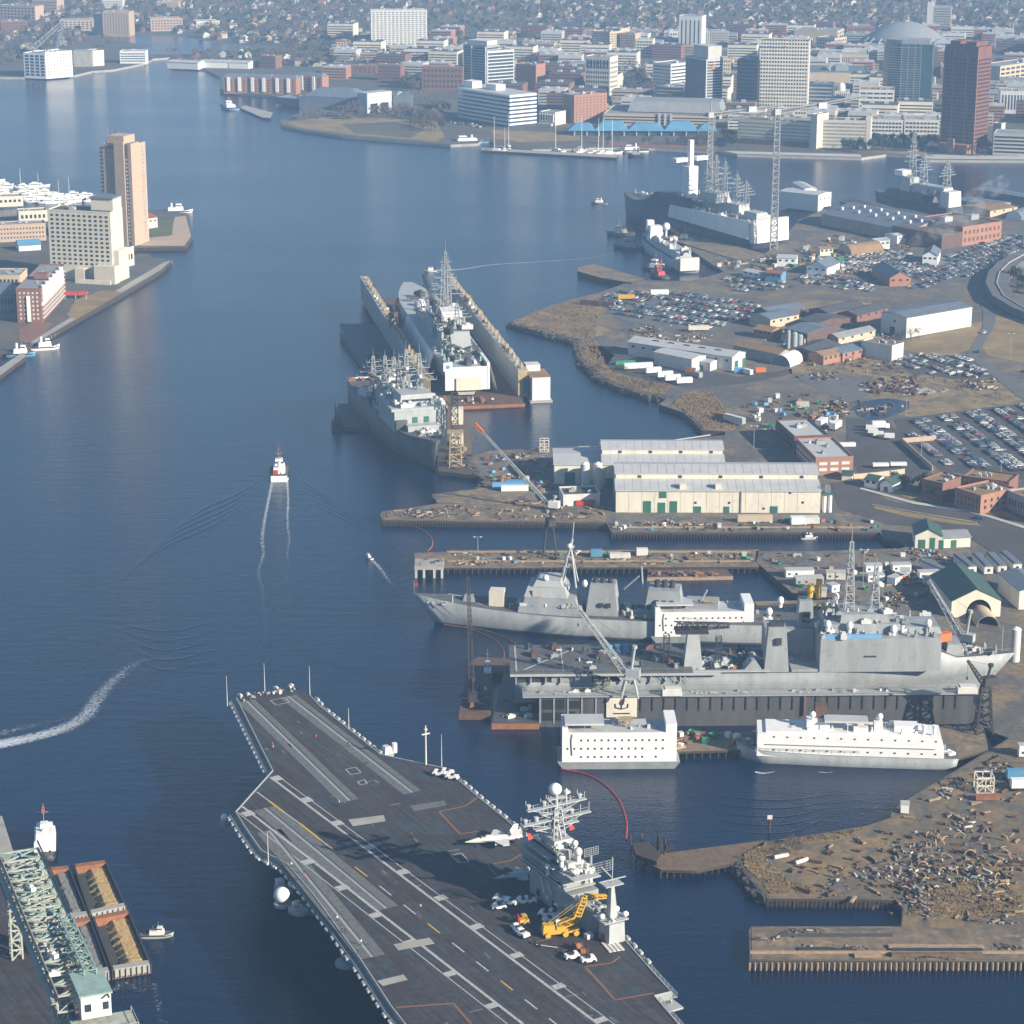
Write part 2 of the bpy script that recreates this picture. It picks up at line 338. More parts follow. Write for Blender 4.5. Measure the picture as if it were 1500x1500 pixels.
patch('water', [(1250, 596), (1262, 588), (1300, 583), (1332, 588), (1330, 600), (1300, 612), (1275, 616), (1256, 608)], 'water', 3)
patch('road', [(1160, 548), (1230, 546), (1290, 560), (1260, 588), (1240, 590), (1200, 572)], 'asphalt_pale', 2)
patch('parking_lot', [(1310, 614), (1500, 590), (1640, 588), (1700, 720), (1480, 700), (1380, 690), (1320, 640)], 'asphalt', 2)
patch('parking_lot', [(1240, 612), (1300, 616), (1330, 650), (1370, 700), (1260, 695), (1240, 660)], 'asphalt', 2)
patch('parking_lot', [(1220, 365), (1330, 368), (1480, 340), (1500, 345), (1500, 376), (1450, 400), (1405, 410), (1340, 428), (1290, 410), (1210, 395)], 'asphalt_pale', 2)
patch('parking_lot', [(1170, 402), (1230, 402), (1290, 420), (1300, 430), (1230, 428), (1160, 412)], 'asphalt_pale', 2)
patch('parking_lot', [(1310, 522), (1420, 520), (1455, 552), (1400, 556), (1330, 545)], 'asphalt', 2)
patch('grass', [(1300, 505), (1400, 482), (1410, 476), (1440, 470), (1428, 510), (1390, 522), (1335, 515)], 'grass_dry', 2)
patch('grass', [(1444, 452), (1500, 470), (1560, 500), (1560, 545), (1445, 520), (1438, 505)], 'grass_dry', 2)
patch('road', [(1414, 392), (1432, 396), (1446, 425), (1458, 455), (1458, 475), (1440, 505), (1432, 522), (1500, 566), (1600, 620), (1600, 634), (1490, 580), (1416, 520), (1440, 478), (1440, 455), (1425, 420)], 'asphalt_pale', 4)
patch('road', [(1216, 708), (1260, 700), (1270, 720), (1310, 735), (1400, 748), (1460, 757), (1500, 770), (1700, 830), (1700, 960), (1500, 840), (1440, 800), (1400, 775), (1300, 768), (1230, 745)], 'asphalt', 3)
patch('grass', [(1262, 712), (1275, 712), (1340, 732), (1420, 744), (1450, 752), (1500, 764), (1600, 800), (1600, 700), (1500, 760), (1440, 740), (1340, 718), (1290, 705)][:6] + [(1490, 757), (1460, 742), (1430, 742), (1380, 736), (1330, 722), (1300, 712), (1272, 702)], 'grass_dry', 5)
patch('pavement', [(1259, 716), (1262, 714), (1340, 735), (1420, 747), (1450, 755), (1500, 770), (1560, 795), (1560, 799), (1500, 774), (1450, 758), (1418, 750), (1338, 738)], 'concrete_light', 6)
patch('grass', [(1276, 738), (1330, 748), (1420, 762), (1438, 770), (1400, 768), (1330, 757), (1282, 745)], 'grass_dry', 5)
patch('pavement', [(690, 670), (812, 660), (812, 712), (900, 745), (900, 762), (700, 760), (640, 745), (720, 725)], 'quay_ground', 1)
patch('quay', [(560, 751), (640, 740), (760, 730), (888, 742), (888, 764), (562, 761)], 'pier_ground', 2)
patch('quay', [(900, 752), (1288, 754), (1330, 784), (1300, 790), (1286, 778), (898, 778)], 'quay_ground', 2)
patch('pavement', [(1110, 810), (1325, 803), (1420, 805), (1440, 860), (1410, 940), (1310, 905), (1245, 876), (1165, 864)], 'quay_ground', 2)
patch('yard', [(1322, 1180), (1478, 1084), (1700, 1090), (1700, 1408), (1322, 1358), (1324, 1325), (1314, 1316), (1126, 1312), (1090, 1270), (1120, 1236), (1272, 1212), (1308, 1198)], 'scrap_ground', 1)
patch('quay', [(1101, 1359), (1700, 1359), (1700, 1407), (1101, 1405)], 'pier_ground', 2)
patch('grass', [(1090, 1268), (1090, 1250), (1122, 1236), (1180, 1226), (1268, 1213), (1240, 1228), (1160, 1240), (1120, 1256), (1150, 1285), (1210, 1308), (1128, 1309), (1110, 1288)], 'scrub_ground', 3)
patch('grass', [(1370, 1296), (1430, 1290), (1500, 1310), (1500, 1340), (1400, 1345), (1330, 1340), (1335, 1320)], 'scrub_ground', 3)
# ramp of the motorway at the right edge, on a raised bank
cl = [(1640, 345), (1500, 372), (1478, 384), (1464, 398), (1460, 414), (1470, 432), (1500, 450), (1640, 500)]
def ribbon(pts, wd, z, m, name, thick=.3, **kw):
    c = [P(x, y, z) for x, y in pts]; lft, rgt = [], []
    for i, p in enumerate(c):
        d = (c[min(i + 1, len(c) - 1)] - c[max(i - 1, 0)]); d.z = 0; d.normalize(); n_ = Vector((-d.y, d.x, 0)); lft.append(p + n_ * wd / 2); rgt.append(p - n_ * wd / 2)
    b = MB(m); rings = [[l, r_, r_ - Vector((0, 0, thick)), l - Vector((0, 0, thick))] for l, r_ in zip(lft, rgt)]; b.loft(rings); return b.build(name, **kw)
ribbon(cl, 15, 8, 'asphalt_pale', 'road', 5.2, kind='structure')
ribbon(cl, .5, 8.6, 'concrete_light', 'kerb', .5, kind='structure')
hz = bpy.data.materials.new('haze_air'); hz.use_nodes = True; n = hz.node_tree.nodes; n.clear(); o_ = n.new('ShaderNodeOutputMaterial'); pv = n.new('ShaderNodeVolumePrincipled')
pv.inputs['Color'].default_value = (.38, .64, 1.0, 1); pv.inputs['Density'].default_value = .000135; pv.inputs['Anisotropy'].default_value = 0.0
hz.node_tree.links.new(pv.outputs[0], o_.inputs['Volume']); M['haze_air'] = hz
MB('haze_air').box(-9500, 9500, -3500, 13500, -3, 335).build('haze', kind='stuff')
# ---------------------------------------------------------------- buildings
WIN = {}
def facade(root, O, ux, W, H, cols, rows, m='glass', style='grid', z0=1.5, z1=None, fx=.55, fz=.55, mx=1.0, name='window'):
    """windows or ribbon panes on one wall: O origin, ux unit vector along wall, outward normal = ux rotated -90"""
    nx, ny = ux[1], -ux[0]; z1 = z1 if z1 is not None else H - 1; rot = math.atan2(ux[1], ux[0])
    fh = (z1 - z0) / rows
    if style == 'band':
        b = MB(m).box(mx, W - mx, -.12, .1, 0, fh * fz); me = b.mesh(name + '_band')
        for r_ in range(rows):
            put(name + '_band', me, root, (O[0], O[1], z0 + fh * (r_ + (1 - fz) / 2)), rot)
        return
    cw = (W - 2 * mx) / cols; me = MB(m).box(-cw * fx / 2, cw * fx / 2, -.12, .1, 0, fh * fz).mesh(name)
    spots = [(mx + cw * (c + .5), z0 + fh * (r_ + (1 - fz) / 2)) for r_ in range(rows - 1, -1, -1) for c in range(cols)]
    lim = 100 - WIN.get(root.name, 0)
    for x, z in spots[:max(0, lim)]:
        put(name, me, root, (O[0] + ux[0] * x, O[1] + ux[1] * x, z), rot)
    WIN[root.name] = WIN.get(root.name, 0) + min(len(spots), max(0, lim))
    rest = spots[max(0, lim):]
    if rest:
        b = MB(m)
        for x, z in rest: b.box(x - cw * fx / 2, x + cw * fx / 2, -.12, .1, z, z + fh * fz)
        b.build(name, root, (O[0], O[1], 0), rot, kind='stuff')
def bldg(label, A, B, D=None, C=None, top=None, H=None, wall='concrete', roof='roof_grey', style='grid', win='glass', rows=5, cols=6, srows=None, scols=None, sides='f', z=GZ, name='building', cat='building', zt=None, para=.8, fx=.55, fz=.5, wz0=1.5, wz1=None, gear=3, group=None, over=False):
    zt_ = z if zt is None else zt
    a, b = P(*A, zt_), P(*B, zt_); a.z = b.z = z
    if H is None: H = HT(A[0], A[1], top, z)
    if zt is not None and H is None: H = zt - z
    ab = b - a; W = ab.length; rot = math.atan2(ab.y, ab.x)
    if C is not None:
        c = P(*C, zt_); c.z = z; dv = c - b; cr = math.cos(rot) * dv.y - math.sin(rot) * dv.x; D = abs(cr)
    root = thing(name, label, cat, a, rot, group); FOOT.append(((a.x + b.x) / 2 - math.sin(rot) * D / 2, (a.y + b.y) / 2 + math.cos(rot) * D / 2, max(W, D) * .55))
    MB(wall).box(0, W, 0, D, -1, H).build('wall', root)
    rb = MB(roof).box(.4, W - .4, .4, D - .4, H + .003, H + .05)
    rb.build('roof', root)
    if para:
        pb = MB(wall); pb.box(-.1, W + .1, -.1, .4, H + .004, H + para); pb.box(-.1, W + .1, D - .4, D + .1, H + .004, H + para); pb.box(-.1, .4, .4, D - .4, H + .004, H + para); pb.box(W - .4, W + .1, .4, D - .4, H + .004, H + para); pb.build('parapet', root)
    if style != 'none':
        if 'f' in sides: facade(root, (0, 0), (1, 0), W, H, cols, rows, win, style, fx=fx, fz=fz, z0=wz0, z1=wz1)
        sc_ = scols or max(1, round(cols * D / W))
        if 'r' in sides: facade(root, (W, 0), (0, 1), D, H, sc_, srows or rows, win, style, fx=fx, fz=fz, z0=wz0, z1=wz1)
        if 'l' in sides: facade(root, (0, D), (0, -1), D, H, sc_, srows or rows, win, style, fx=fx, fz=fz, z0=wz0, z1=wz1)
    for k in range(gear):
        gx, gy = rnd.uniform(.15, .75) * W, rnd.uniform(.2, .7) * D; s_ = min(W, D) * rnd.uniform(.06, .16)
        g = MB(rnd.choice(['roof_pale', 'steel_grey', 'concrete'])); g.box(gx, gx + s_ * 1.4, gy, gy + s_, H + .06, H + .06 + max(1.2, s_ * .6)); g.cyl(gx + s_ * .7, gy + s_ * .5, H + .06 + max(1.2, s_ * .6), H + .5 + max(1.2, s_ * .6), s_ * .3, n=8); g.build('roof_unit', root)
    return root, W, D, H
def addbox(root, nm, m, *b, **k): return MB(m).box(*b).build(nm, root, **k)
def shed(label, A, B, D=None, C=None, eave=None, H=6, ridge=2.5, along='x', wall='cream_pale', roof='roof_pale', z=GZ, zt=None, name='warehouse', cat='warehouse', doors=(), wins=0, doorm='green_door', winm='glass', roof2=None, group=None):
    zt_ = z if zt is None else zt
    a, b = P(*A, zt_), P(*B, zt_); a.z = b.z = z
    if eave is not None: H = HT(A[0], A[1], eave, z)
    ab = b - a; W = ab.length; rot = math.atan2(ab.y, ab.x)
    if C is not None: c = P(*C, zt_); c.z = z; dv = c - b; D = abs(math.cos(rot) * dv.y - math.sin(rot) * dv.x)
    root = thing(name, label, cat, a, rot, group); FOOT.append(((a.x + b.x) / 2 - math.sin(rot) * D / 2, (a.y + b.y) / 2 + math.cos(rot) * D / 2, max(W, D) * .5))
    wb = MB(wall)
    if along == 'x':
        prof = [(0, -1), (D, -1), (D, H), (D / 2, H + ridge), (0, H)]; n = 5; o = 0
        wb.add([(0, y, z_) for y, z_ in prof] + [(W, y, z_) for y, z_ in prof], [(4, 3, 2, 1, 0), (5, 6, 7, 8, 9), (0, 1, 6, 5), (1, 2, 7, 6), (4, 0, 5, 9)])
        rb = MB(roof); e = .5; t = .25
        sl = ridge / (D / 2)
        rb.add([(-e, -e, H - sl * e + .02), (W + e, -e, H - sl * e + .02), (W + e, D / 2, H + ridge + .02), (-e, D / 2, H + ridge + .02), (-e, -e, H - sl * e + t), (W + e, -e, H - sl * e + t), (W + e, D / 2, H + ridge + t), (-e, D / 2, H + ridge + t)], [(3, 2, 1, 0), (4, 5, 6, 7), (0, 1, 5, 4), (1, 2, 6, 5), (3, 0, 4, 7)])
        rb.add([(-e, D + e, H - sl * e + .02), (W + e, D + e, H - sl * e + .02), (W + e, D / 2, H + ridge + .02), (-e, D / 2, H + ridge + .02), (-e, D + e, H - sl * e + t), (W + e, D + e, H - sl * e + t), (W + e, D / 2, H + ridge + t), (-e, D / 2, H + ridge + t)], [(0, 1, 2, 3), (7, 6, 5, 4), (4, 5, 1, 0), (5, 6, 2, 1), (7, 4, 0, 3)])
    else:
        prof = [(0, -1), (W, -1), (W, H), (W / 2, H + ridge), (0, H)]
        wb.add([(x, 0, z_) for x, z_ in prof] + [(x, D, z_) for x, z_ in prof], [(0, 1, 2, 3, 4), (9, 8, 7, 6, 5), (1, 0, 5, 6), (2, 1, 6, 7), (0, 4, 9, 5)])
        rb = MB(roof); e = .5; t = .25; sl = ridge / (W / 2)
        for s_, xe in ((1, -e), (-1, W + e)):
            q = [(xe, -e, H - sl * e), (W / 2, -e, H + ridge), (W / 2, D + e, H + ridge), (xe, D + e, H - sl * e)]
            if s_ < 0 and roof2: rb.use(roof2)
            f = [(3, 2, 1, 0), (4, 5, 6, 7), (0, 1, 5, 4), (2, 3, 7, 6), (3, 0, 4, 7)]
            if s_ < 0: f = [tuple(reversed(k)) for k in f]
            rb.add([(x, y, z_ + .02) for x, y, z_ in q] + [(x, y, z_ + t) for x, y, z_ in q], f)
    wb.build('wall', root); rb.build('roof', root)
    for d in doors:  # (face, pos, width, height, z0)
        f, p_, w_, h_ = d[:4]; z0 = d[4] if len(d) > 4 else 0
        if f == 'f': MB(doorm).box(p_, p_ + w_, -.15, .1, z0, z0 + h_).build('door', root)
        elif f == 'r': MB(doorm).box(W - .1, W + .15, p_, p_ + w_, z0, z0 + h_).build('door', root)
        elif f == 'l': MB(doorm).box(-.15, .1, p_, p_ + w_, z0, z0 + h_).build('door', root)
    for k in range(wins):
        x = W * (k + .5) / wins; MB(winm).box(x - .9, x + .9, -.15, .1, H * .62, H * .62 + 1.3).build('window', root)
    return root, W, D, H
# --- downtown, right to left
r_, W, D, H = bldg('dark reddish-brown office tower with a round arched crown at right of downtown', (1377, 221), (1425, 226), D=25, top=67, wall='brick_brown', roof='brick_dark', rows=24, cols=9, scols=7, sides='fr', fx=.6, fz=.5, win='glass_black', wz1=88)
for x0 in (W * .12, W * .6): addbox(r_, 'crown', 'brick_brown', x0, x0 + W * .3, 2, D - 2, H + .9, H + 5)
b = MB('brick_orange')
for k in range(9):
    a0, a1 = math.pi * k / 9, math.pi * (k + 1) / 9; b.tube((W * .5 + 5.5 * math.cos(a0), -.2, H - 8 + 6 * math.sin(a0)), (W * .5 + 5.5 * math.cos(a1), -.2, H - 8 + 6 * math.sin(a1)), .7, 4)
b.build('arch', r_)
b = MB('brick_orange')
for x in (0, W * .3, W * .7, W): b.box(x - .5, x + .5, -.5, .2, -1, H - 3)
b.build('pilaster', r_)
b = MB('brick_orange'); b.box(W * .1, W * .95, -9, -.6, 0, 9); b.box(W * .35, W * .6, -11, -9, 0, 14, 1, 0); b.build('entrance', r_)
r_, W, D, H = bldg('tall white gridded bank tower with a plain top band carrying small blue lettering', (1110, 169), (1182, 170.5), D=26, top=60, wall='cream_pale', roof='concrete', rows=21, cols=17, scols=7, sides='fl', fx=.62, fz=.5, win='glass', wz1=80)
text('BankofAmerica', 3.6, 'blue', r_, (W * .22, -.35, H - 6), (R(90), 0, 0), 'sign_lettering')
lg = MB('red'); lg.add([(W * .46, -.3, H - 6), (W * .50, -.3, H - 7.6), (W * .54, -.3, H - 6), (W * .50, -.3, H - 4.4)], [(0, 1, 2, 3)]); lg.build('sign_emblem', r_)
bldg('black glass office block close against the left of the white bank tower', (1078, 168), (1108, 170), D=30, top=88, wall='glass_black', roof='roof_dark', rows=14, cols=8, style='band', win='glass_blue', fz=.35)
r_, W, D, H = bldg('two-toned tower, its shaded left side painted as dark glass, with a round orange emblem', (1003, 160), (1033, 166), D=21, top=83, wall='concrete_light', roof='concrete', rows=18, cols=6, scols=2, sides='fr', win='glass_blue', fx=.9, fz=.6)
MB('glass_blue').box(.8, W - .5, -.6, -.14, 2, H - 1).build('shaded_face_glass', r_)  # blue glass sheet whose dark colour also paints the shade of this unlit face
addbox(r_, 'penthouse', 'concrete_light', W * .3, W, 2, D - 2, H + .9, H + 14)
lg = MB('orange'); lg.tube((W + .2, D * .4, H - 8), (W + .5, D * .4, H - 8), 2.3, 12); lg.build('sign_emblem', r_)
# teal glass tower, curved left face
p0 = P(1289, 164, GZ); p1 = P(1362, 166, GZ); root = thing('building', 'teal glass skyscraper with a curved left side, rising in front of the grey dome', 'building', p0, math.atan2(p1.y - p0.y, p1.x - p0.x)); W = (p1 - p0).length; H = HT(1300, 164, 64, GZ); D = 32
poly = [(W, 0), (W, D), (6, D), (0, D * .7), (1.5, D * .45), (6, D * .2), (14, D * .06), (20, 0)]
MB('glass_teal').prism(poly, 0, H).build('wall', root); MB('roof_grey').prism([(x * .9 + 2, y * .9 + 1.5) for x, y in poly], H, H + 4).build('roof', root); FOOT.append((p0.x + 22, p0.y + 16, 26))
pl = [(x - .25 * (1 if x < 21 else 0), y - .35) for x, y in poly]
for k in range(27):
    b = MB('concrete_light' if k % 9 == 8 else 'steel_grey'); z_ = 3 + k * (H - 4) / 27; q = [poly[i] for i in (3, 4, 5, 6, 7)]
    for i in range(4): b.tube((q[i][0] - .15, q[i][1] - .15, z_), (q[i + 1][0] - .15, q[i + 1][1] - .15, z_), .42, 4)
    b.box(20, W - 12, -.3, .05, z_ - .16, z_ + .16); b.build('floor_edge', root)
b = MB('steel_grey')
for x in (20, 27, 34, W - 12): b.box(x - .25, x + .25, -.4, .1, 1, H)
b.build('mullion', root)
bldg('square white office block with five rows of wide dark windows beside the teal tower', (1257, 173), (1308.5, 174), D=30, top=132, wall='white_dirty', roof='roof_tan', rows=6, cols=5, fx=.82, fz=.42, gear=4)
bldg('low white parking block with wide openings between the cream hotel and the brown tower', (1275, 196), (1322, 197), D=40, top=176, wall='white_dirty', roof='concrete', rows=3, cols=9, fx=.75, fz=.5)
bldg('low white parking annexe touching the foot of the brown tower', (1324, 197), (1375, 198), D=40, top=176, wall='white_dirty', roof='concrete', rows=3, cols=9, fx=.75, fz=.5)
r_, W, D, H = bldg('cream waterfront hotel wing with long balcony lines, left of its stair tower', (1080, 209), (1189, 216), D=20, top=175, wall='cream', roof='brick_dark', style='band', rows=6, cols=1, fz=.5, win='curtain', gear=4)
addbox(r_, 'base', 'brick_dark', 4, W - 4, -3, -.6, 0, 5)
bldg('cream stair tower of the waterfront hotel', (1186, 217), (1195.5, 218), D=20, top=168, wall='cream', roof='roof_grey', style='none', gear=1)
r_, W, D, H = bldg('cream waterfront hotel wing with long balcony lines, right of its stair tower', (1196.5, 216), (1268, 218), D=22, top=176, wall='cream', roof='brick_dark', style='band', rows=7, cols=1, fz=.5, win='curtain', gear=4)
addbox(r_, 'end_tower', 'cream', W - 1, W + 4, 0, D, 0, H + 3)
bldg('striped cream office by the water at the right edge, below the brown tower', (1454, 227), (1530, 230), D=30, top=196, wall='concrete_light', roof='roof_grey', style='band', rows=5, cols=1, fz=.5, sides='fl')
addbox(bldg('pale stair block standing on the striped office at the right edge', (1453, 214), (1465, 215), D=10, top=181, wall='concrete_light', style='none', gear=0)[0], 'fin', 'concrete_light', 0, 2, 0, 2, 0, 3)
bldg('white building with tall dark window slots right of the brown tower', (1464, 166), (1530, 167), D=30, top=134, wall='white_dirty', rows=1, cols=14, fx=.5, fz=.75, sides='f')
bldg('slate blue glass block just right of the white bank tower', (1182, 166), (1218.5, 167), D=25, top=124, wall='glass_blue', roof='roof_slate', style='band', rows=7, cols=1, win='concrete', fz=.3)
r_, W, D, H = bldg('long low sandy shopping mall behind the slate blue block', (1183, 126), (1272, 127), D=90, top=107, wall='tan_light', roof='roof_slate', style='none', gear=6)
bldg('sandy parking deck with toothed top behind the shopping mall', (1198, 96), (1272, 97), D=60, top=80, wall='tan_light', roof='concrete', rows=1, cols=22, fx=.35, fz=.7)
b = bldg('pale museum with a small white dome and columned porch', (1219, 146), (1243, 146.5), D=18, top=134, wall='cream_pale', rows=1, cols=7, fx=.4, fz=.7, gear=0)
MB('white').cyl(9, 12, b[3], b[3] + 4, 4.5).ball(9, 12, b[3] + 4, 4.5, 14, half=True).build('dome', b[0])
# arena dome
c = P(1325, 66, GZ); root = thing('arena', 'round arena with a shallow grey ribbed dome behind downtown', 'arena', c); rr = 52; FOOT.append((c.x, c.y, 60))
MB('concrete').cyl(0, 0, 0, 9, rr, n=48).build('drum', root)
b = MB('roof_grey'); b.smooth = True
for j in range(8):
    t0, t1 = j / 8, (j + 1) / 8
    b.add([((rr + 3) * t * math.cos(a), (rr + 3) * t * math.sin(a), 9 + 23 * (1 - t ** 1.8)) for t in (t1, t0) for a in [2 * math.pi * i / 48 for i in range(48)]], [(i, (i + 1) % 48, 48 + (i + 1) % 48, 48 + i) for i in range(48)])
b.build('dome', root)
for k in range(24):
    a = 2 * math.pi * k / 24; MB('concrete').tube((rr * math.cos(a), rr * math.sin(a), 12), ((rr + 13) * math.cos(a), (rr + 13) * math.sin(a), 0), 1.1, 4).build('buttress', root)
MB('concrete').cyl(0, 0, 31.6, 33.5, 5).build('vent', root)
r_, W, D, H = bldg('grey slab tower with a white blank end wall on the skyline behind the arena', (1366, 46), (1392, 46.5), D=20, top=10, wall='concrete', rows=9, cols=1, style='band', fz=.3, gear=0)
addbox(r_, 'stair_tower', 'white_dirty', -9, -.2, 0, D, 0, H + 5)
bldg('low brown brick block left of the arena dome', (1240, 54), (1281, 54), D=40, top=39, wall='brick', rows=2, cols=8, gear=1)
b = bldg('long convention building with a terraced grey roof, facing the blue pavilion', (884, 183), (1048, 187), D=70, top=167, wall='tan_light', style='band', rows=3, cols=1, fz=.45, win='glass', gear=0)
MB('roof_grey').box(22, 118, 18, 68, b[3] + .9, b[3] + 11, 3, 6).build('upper_roof', b[0])
for x in (56, 62, 68): addbox(b[0], 'entrance_pier', 'concrete_light', x, x + 2, -1.5, -.2, 0, b[3] + 2)
# festival pavilion with blue roof
a, b_ = P(832, 199, GZ), P(1050, 200, GZ); root = thing('pavilion', 'long waterfront market pavilion with a bright blue hipped roof', 'pavilion', a, math.atan2(b_.y - a.y, b_.x - a.x)); W = (b_ - a).length; FOOT.append(((a.x + b_.x) / 2, a.y + 15, 80))
MB('glass_blue').box(4, W - 4, 3, 27, 0, 5).build('wall', root)
x = 0; segs = [(0, 28), (26, 60), (58, 96), (94, 128), (126, W)]
for k, (x0, x1) in enumerate(segs): MB('roof_blue').box(x0, x1, 0, 30, 5 + .02 * k, 11 + (k % 2) * 2, 8, 12).build('roof', root)
for k in range(12): MB('concrete_light').box(6 + k * (W - 12) / 11, 7 + k * (W - 12) / 11, 1, 2, 0, 5).build('column', root)
bldg('white tower with a dark notched top, alone on the skyline', (994, 72), (1027, 73), D=26, top=24, wall='white_dirty', rows=1, cols=5, fx=.3, fz=.9, wz1=40, gear=2)
bldg('beige slab tower on the skyline, leftmost of three behind the cream arcade block', (868, 80), (893, 82), D=24, top=46, wall='tan_light', rows=9, cols=8, sides='fr', gear=3)
bldg('beige slab tower on the skyline, middle one of three behind the cream arcade block', (893, 78), (908, 79), D=24, top=42, wall='tan_light', rows=10, cols=5, sides='f')
bldg('tan ribbed apartment block on the skyline, third from the left behind the cream arcade block', (908, 81), (930, 82), D=20, top=49, wall='tan', rows=8, cols=7)
bldg('cream and blue banded block beside the tan ribbed apartments', (931, 82), (956, 82.5), D=20, top=58, wall='cream_pale', rows=5, cols=5, fx=.8, win='glass_blue')
r_, W, D, H = bldg('cream office block with an arcade of tall dark windows under its roof', (857, 138), (893, 140), D=22, top=83, wall='cream_pale', rows=7, cols=10, sides='fr', scols=7, wz1=38, fx=.5)
facade(r_, (0, 0), (1, 0), W, H, 7, 1, 'glass', z0=H - 12, z1=H - 2, fx=.55, fz=.85)
bldg('orange brick slab with a sunlit right side by the waterfront park', (824, 178), (841, 181), D=42, top=138, wall='brick_orange', rows=9, cols=4, scols=9, sides='fr', fx=.35, fz=.35)
b = bldg('small white custom house with a row of columns right of the curved white offices', (790, 182), (813, 184), D=20, top=164, wall='cream_pale', rows=1, cols=6, fx=.5, fz=.8, wz0=4, gear=0)
for k in range(6): MB('white').cyl(1.5 + k * (b[1] - 3) / 5, -1, 3, b[3] - 1, .5, n=8).build('column', b[0])
addbox(b[0], 'steps', 'concrete_light', 1, b[1] - 1, -6, -2, -1, 2)
bldg('white banded office block with stepped top left of the two-toned tower', (956, 130), (982, 133), D=38, top=92, wall='white_dirty', style='band', rows=7, cols=1, sides='fr', fz=.4)
bldg('grey block right of the notched white tower', (1041, 66), (1067, 66), D=24, top=46, wall='concrete', rows=5, cols=7)
bldg('pale ribbed block close behind the notched white tower', (1026, 66), (1040, 66), D=20, top=46, wall='concrete_light', rows=6, cols=4)
bldg('small white block left of the notched white tower', (980, 62), (993, 62), D=20, top=46, wall='white_dirty', rows=2, cols=3)
bldg('sandy office block behind the museum with the dome', (1195, 72), (1222, 74), D=30, top=55, wall='tan_light', rows=3, cols=6, sides='fr')
bldg('long ribbed sandy civic hall left of the arena', (1226, 64), (1236, 60), D=60, top=46, wall='tan_light', rows=3, cols=3, sides='fr')
bldg('brick and glass low block in front of the two-toned tower', (960, 150), (1000, 152), D=26, top=128, wall='glass_blue', style='band', rows=4, cols=1, win='concrete')
bldg('pale orange stepped flats right of the two-toned tower', (1054, 128), (1070, 128), D=20, top=86, wall='tan_light', rows=7, cols=4)
bldg('white parking block behind the brown tower on its right', (1464, 120), (1530, 110), D=30, top=98, wall='tan_light', rows=3, cols=9, fx=.7)
# twin building of the white waterfront offices
r_, W, D, H = bldg('blue-grey glass tower with white stepped top, tallest of the left downtown group', (679, 131), (713, 134), D=24, top=66, wall='concrete', roof='roof_pale', style='band', rows=16, cols=1, win='glass_blue', fz=.6, sides='fr')
for x in (W * .35, W - 2): addbox(r_, 'fin', 'white', x, x + 1.2, -1, -.2, 0, H)
addbox(r_, 'crown', 'white_dirty', W * .1, W * .95, 3, D - 2, H + .9, H + 6)
bldg('grey striped wing with a white top band attached right of the blue-grey glass tower', (714, 134), (753, 131), D=24, top=76, wall='white_dirty', style='band', rows=11, cols=1, win='glass_blue', fz=.7)
p0, p1 = P(658, 172, GZ), P(747, 187, GZ); root = thing('building', 'white banded offices with a curved left end and a sharp right corner at the park', 'building', p0, math.atan2(p1.y - p0.y, p1.x - p0.x)); W = (p1 - p0).length; H = HT(747, 187, 140, GZ); D = 34; FOOT.append((p0.x + 30, p0.y + 10, 40))
def offset(k): return [(W + k * .2, -k), (W + k, D), (4, D + 6), (-k, D * .6), (3 - k * .7, 9 - k * .7), (12, 2.5 - k), (24, -k)]
for k in range(8):
    z0 = k * H / 8; MB('glass_blue').prism(offset(0), z0 + (.01 if k else -1), z0 + H / 16).build('window_band', root); MB('white').prism(offset(.5), z0 + H / 16, z0 + H / 8).build('wall_band', root)
MB('roof_pale').prism(offset(-1), H, H + .3).build('roof', root); addbox(root, 'penthouse', 'white', 14, 30, 8, 20, H + .3, H + 7); addbox(root, 'penthouse', 'white', 45, 62, 14, 26, H + .3, H + 6)
bldg('pinkish brick office right of the blue-grey glass tower', (755, 131), (785, 133), D=22, top=94, wall='brick_orange', rows=9, cols=8)
bldg('broad white apartment slab of many balconies on the left skyline', (544, 70), (626, 69), D=20, top=16, wall='white_dirty', roof='roof_grey', rows=17, cols=14, fx=.6, fz=.4, win='roof_dark', gear=4)
bldg('narrow brick apartment tower with white balconies left of the broad white slab', (492, 84), (511, 84), D=16, top=60, wall='brick', rows=7, cols=4, win='white_dirty')
bldg('tan apartment block standing behind the narrow brick tower', (503, 67), (516, 67), D=14, top=48, wall='tan', rows=4, cols=4)
# museum by the park
r_, W, D, H = bldg('low slate blue maritime museum hall with a sloped roof by the park', (438, 158), (538, 162), D=38, top=142, wall='roof_slate', roof='roof_slate', style='none', gear=0)
MB('roof_slate').box(4, W - 8, 2, D - 2, H + .9, H + 9, 14, 12).build('upper_roof', r_)
MB('glass_blue').box(W * .8, W * .86, -.3, .1, 4, 9).build('window', r_)
a, b_ = P(538, 166, GZ), P(574, 162, GZ); root = thing('building', 'white museum front with two large square openings at its foot', 'building', a, math.atan2(b_.y - a.y, b_.x - a.x)); W = (b_ - a).length; H = HT(538, 166, 137, GZ); FOOT.append((a.x + 10, a.y + 15, 22))
b = MB('roof_pale'); w3 = W / 9
b.box(0, W, 0, 16, H * .45, H)
b.box(0, w3 * 1.2, 0, 16, 0, H * .449); b.box(w3 * 3.8, w3 * 5, 0, 16, 0, H * .449); b.box(W - w3 * 1.2, W, 0, 16, 0, H * .449); b.build('wall', root)
MB('white').box(1, W - 1, -.4, -.05, H * .5, H - .6).build('facing', root); text('NAUTICUS', 3.2, 'navy_grey_dark', root, (W * .36, -.5, H * .78), (R(90), 0, 0), 'sign_lettering')
bldg('slate blue annexe right of the white museum front', (576, 157), (604, 157), D=30, top=140, wall='roof_slate', roof='roof_slate', style='none')
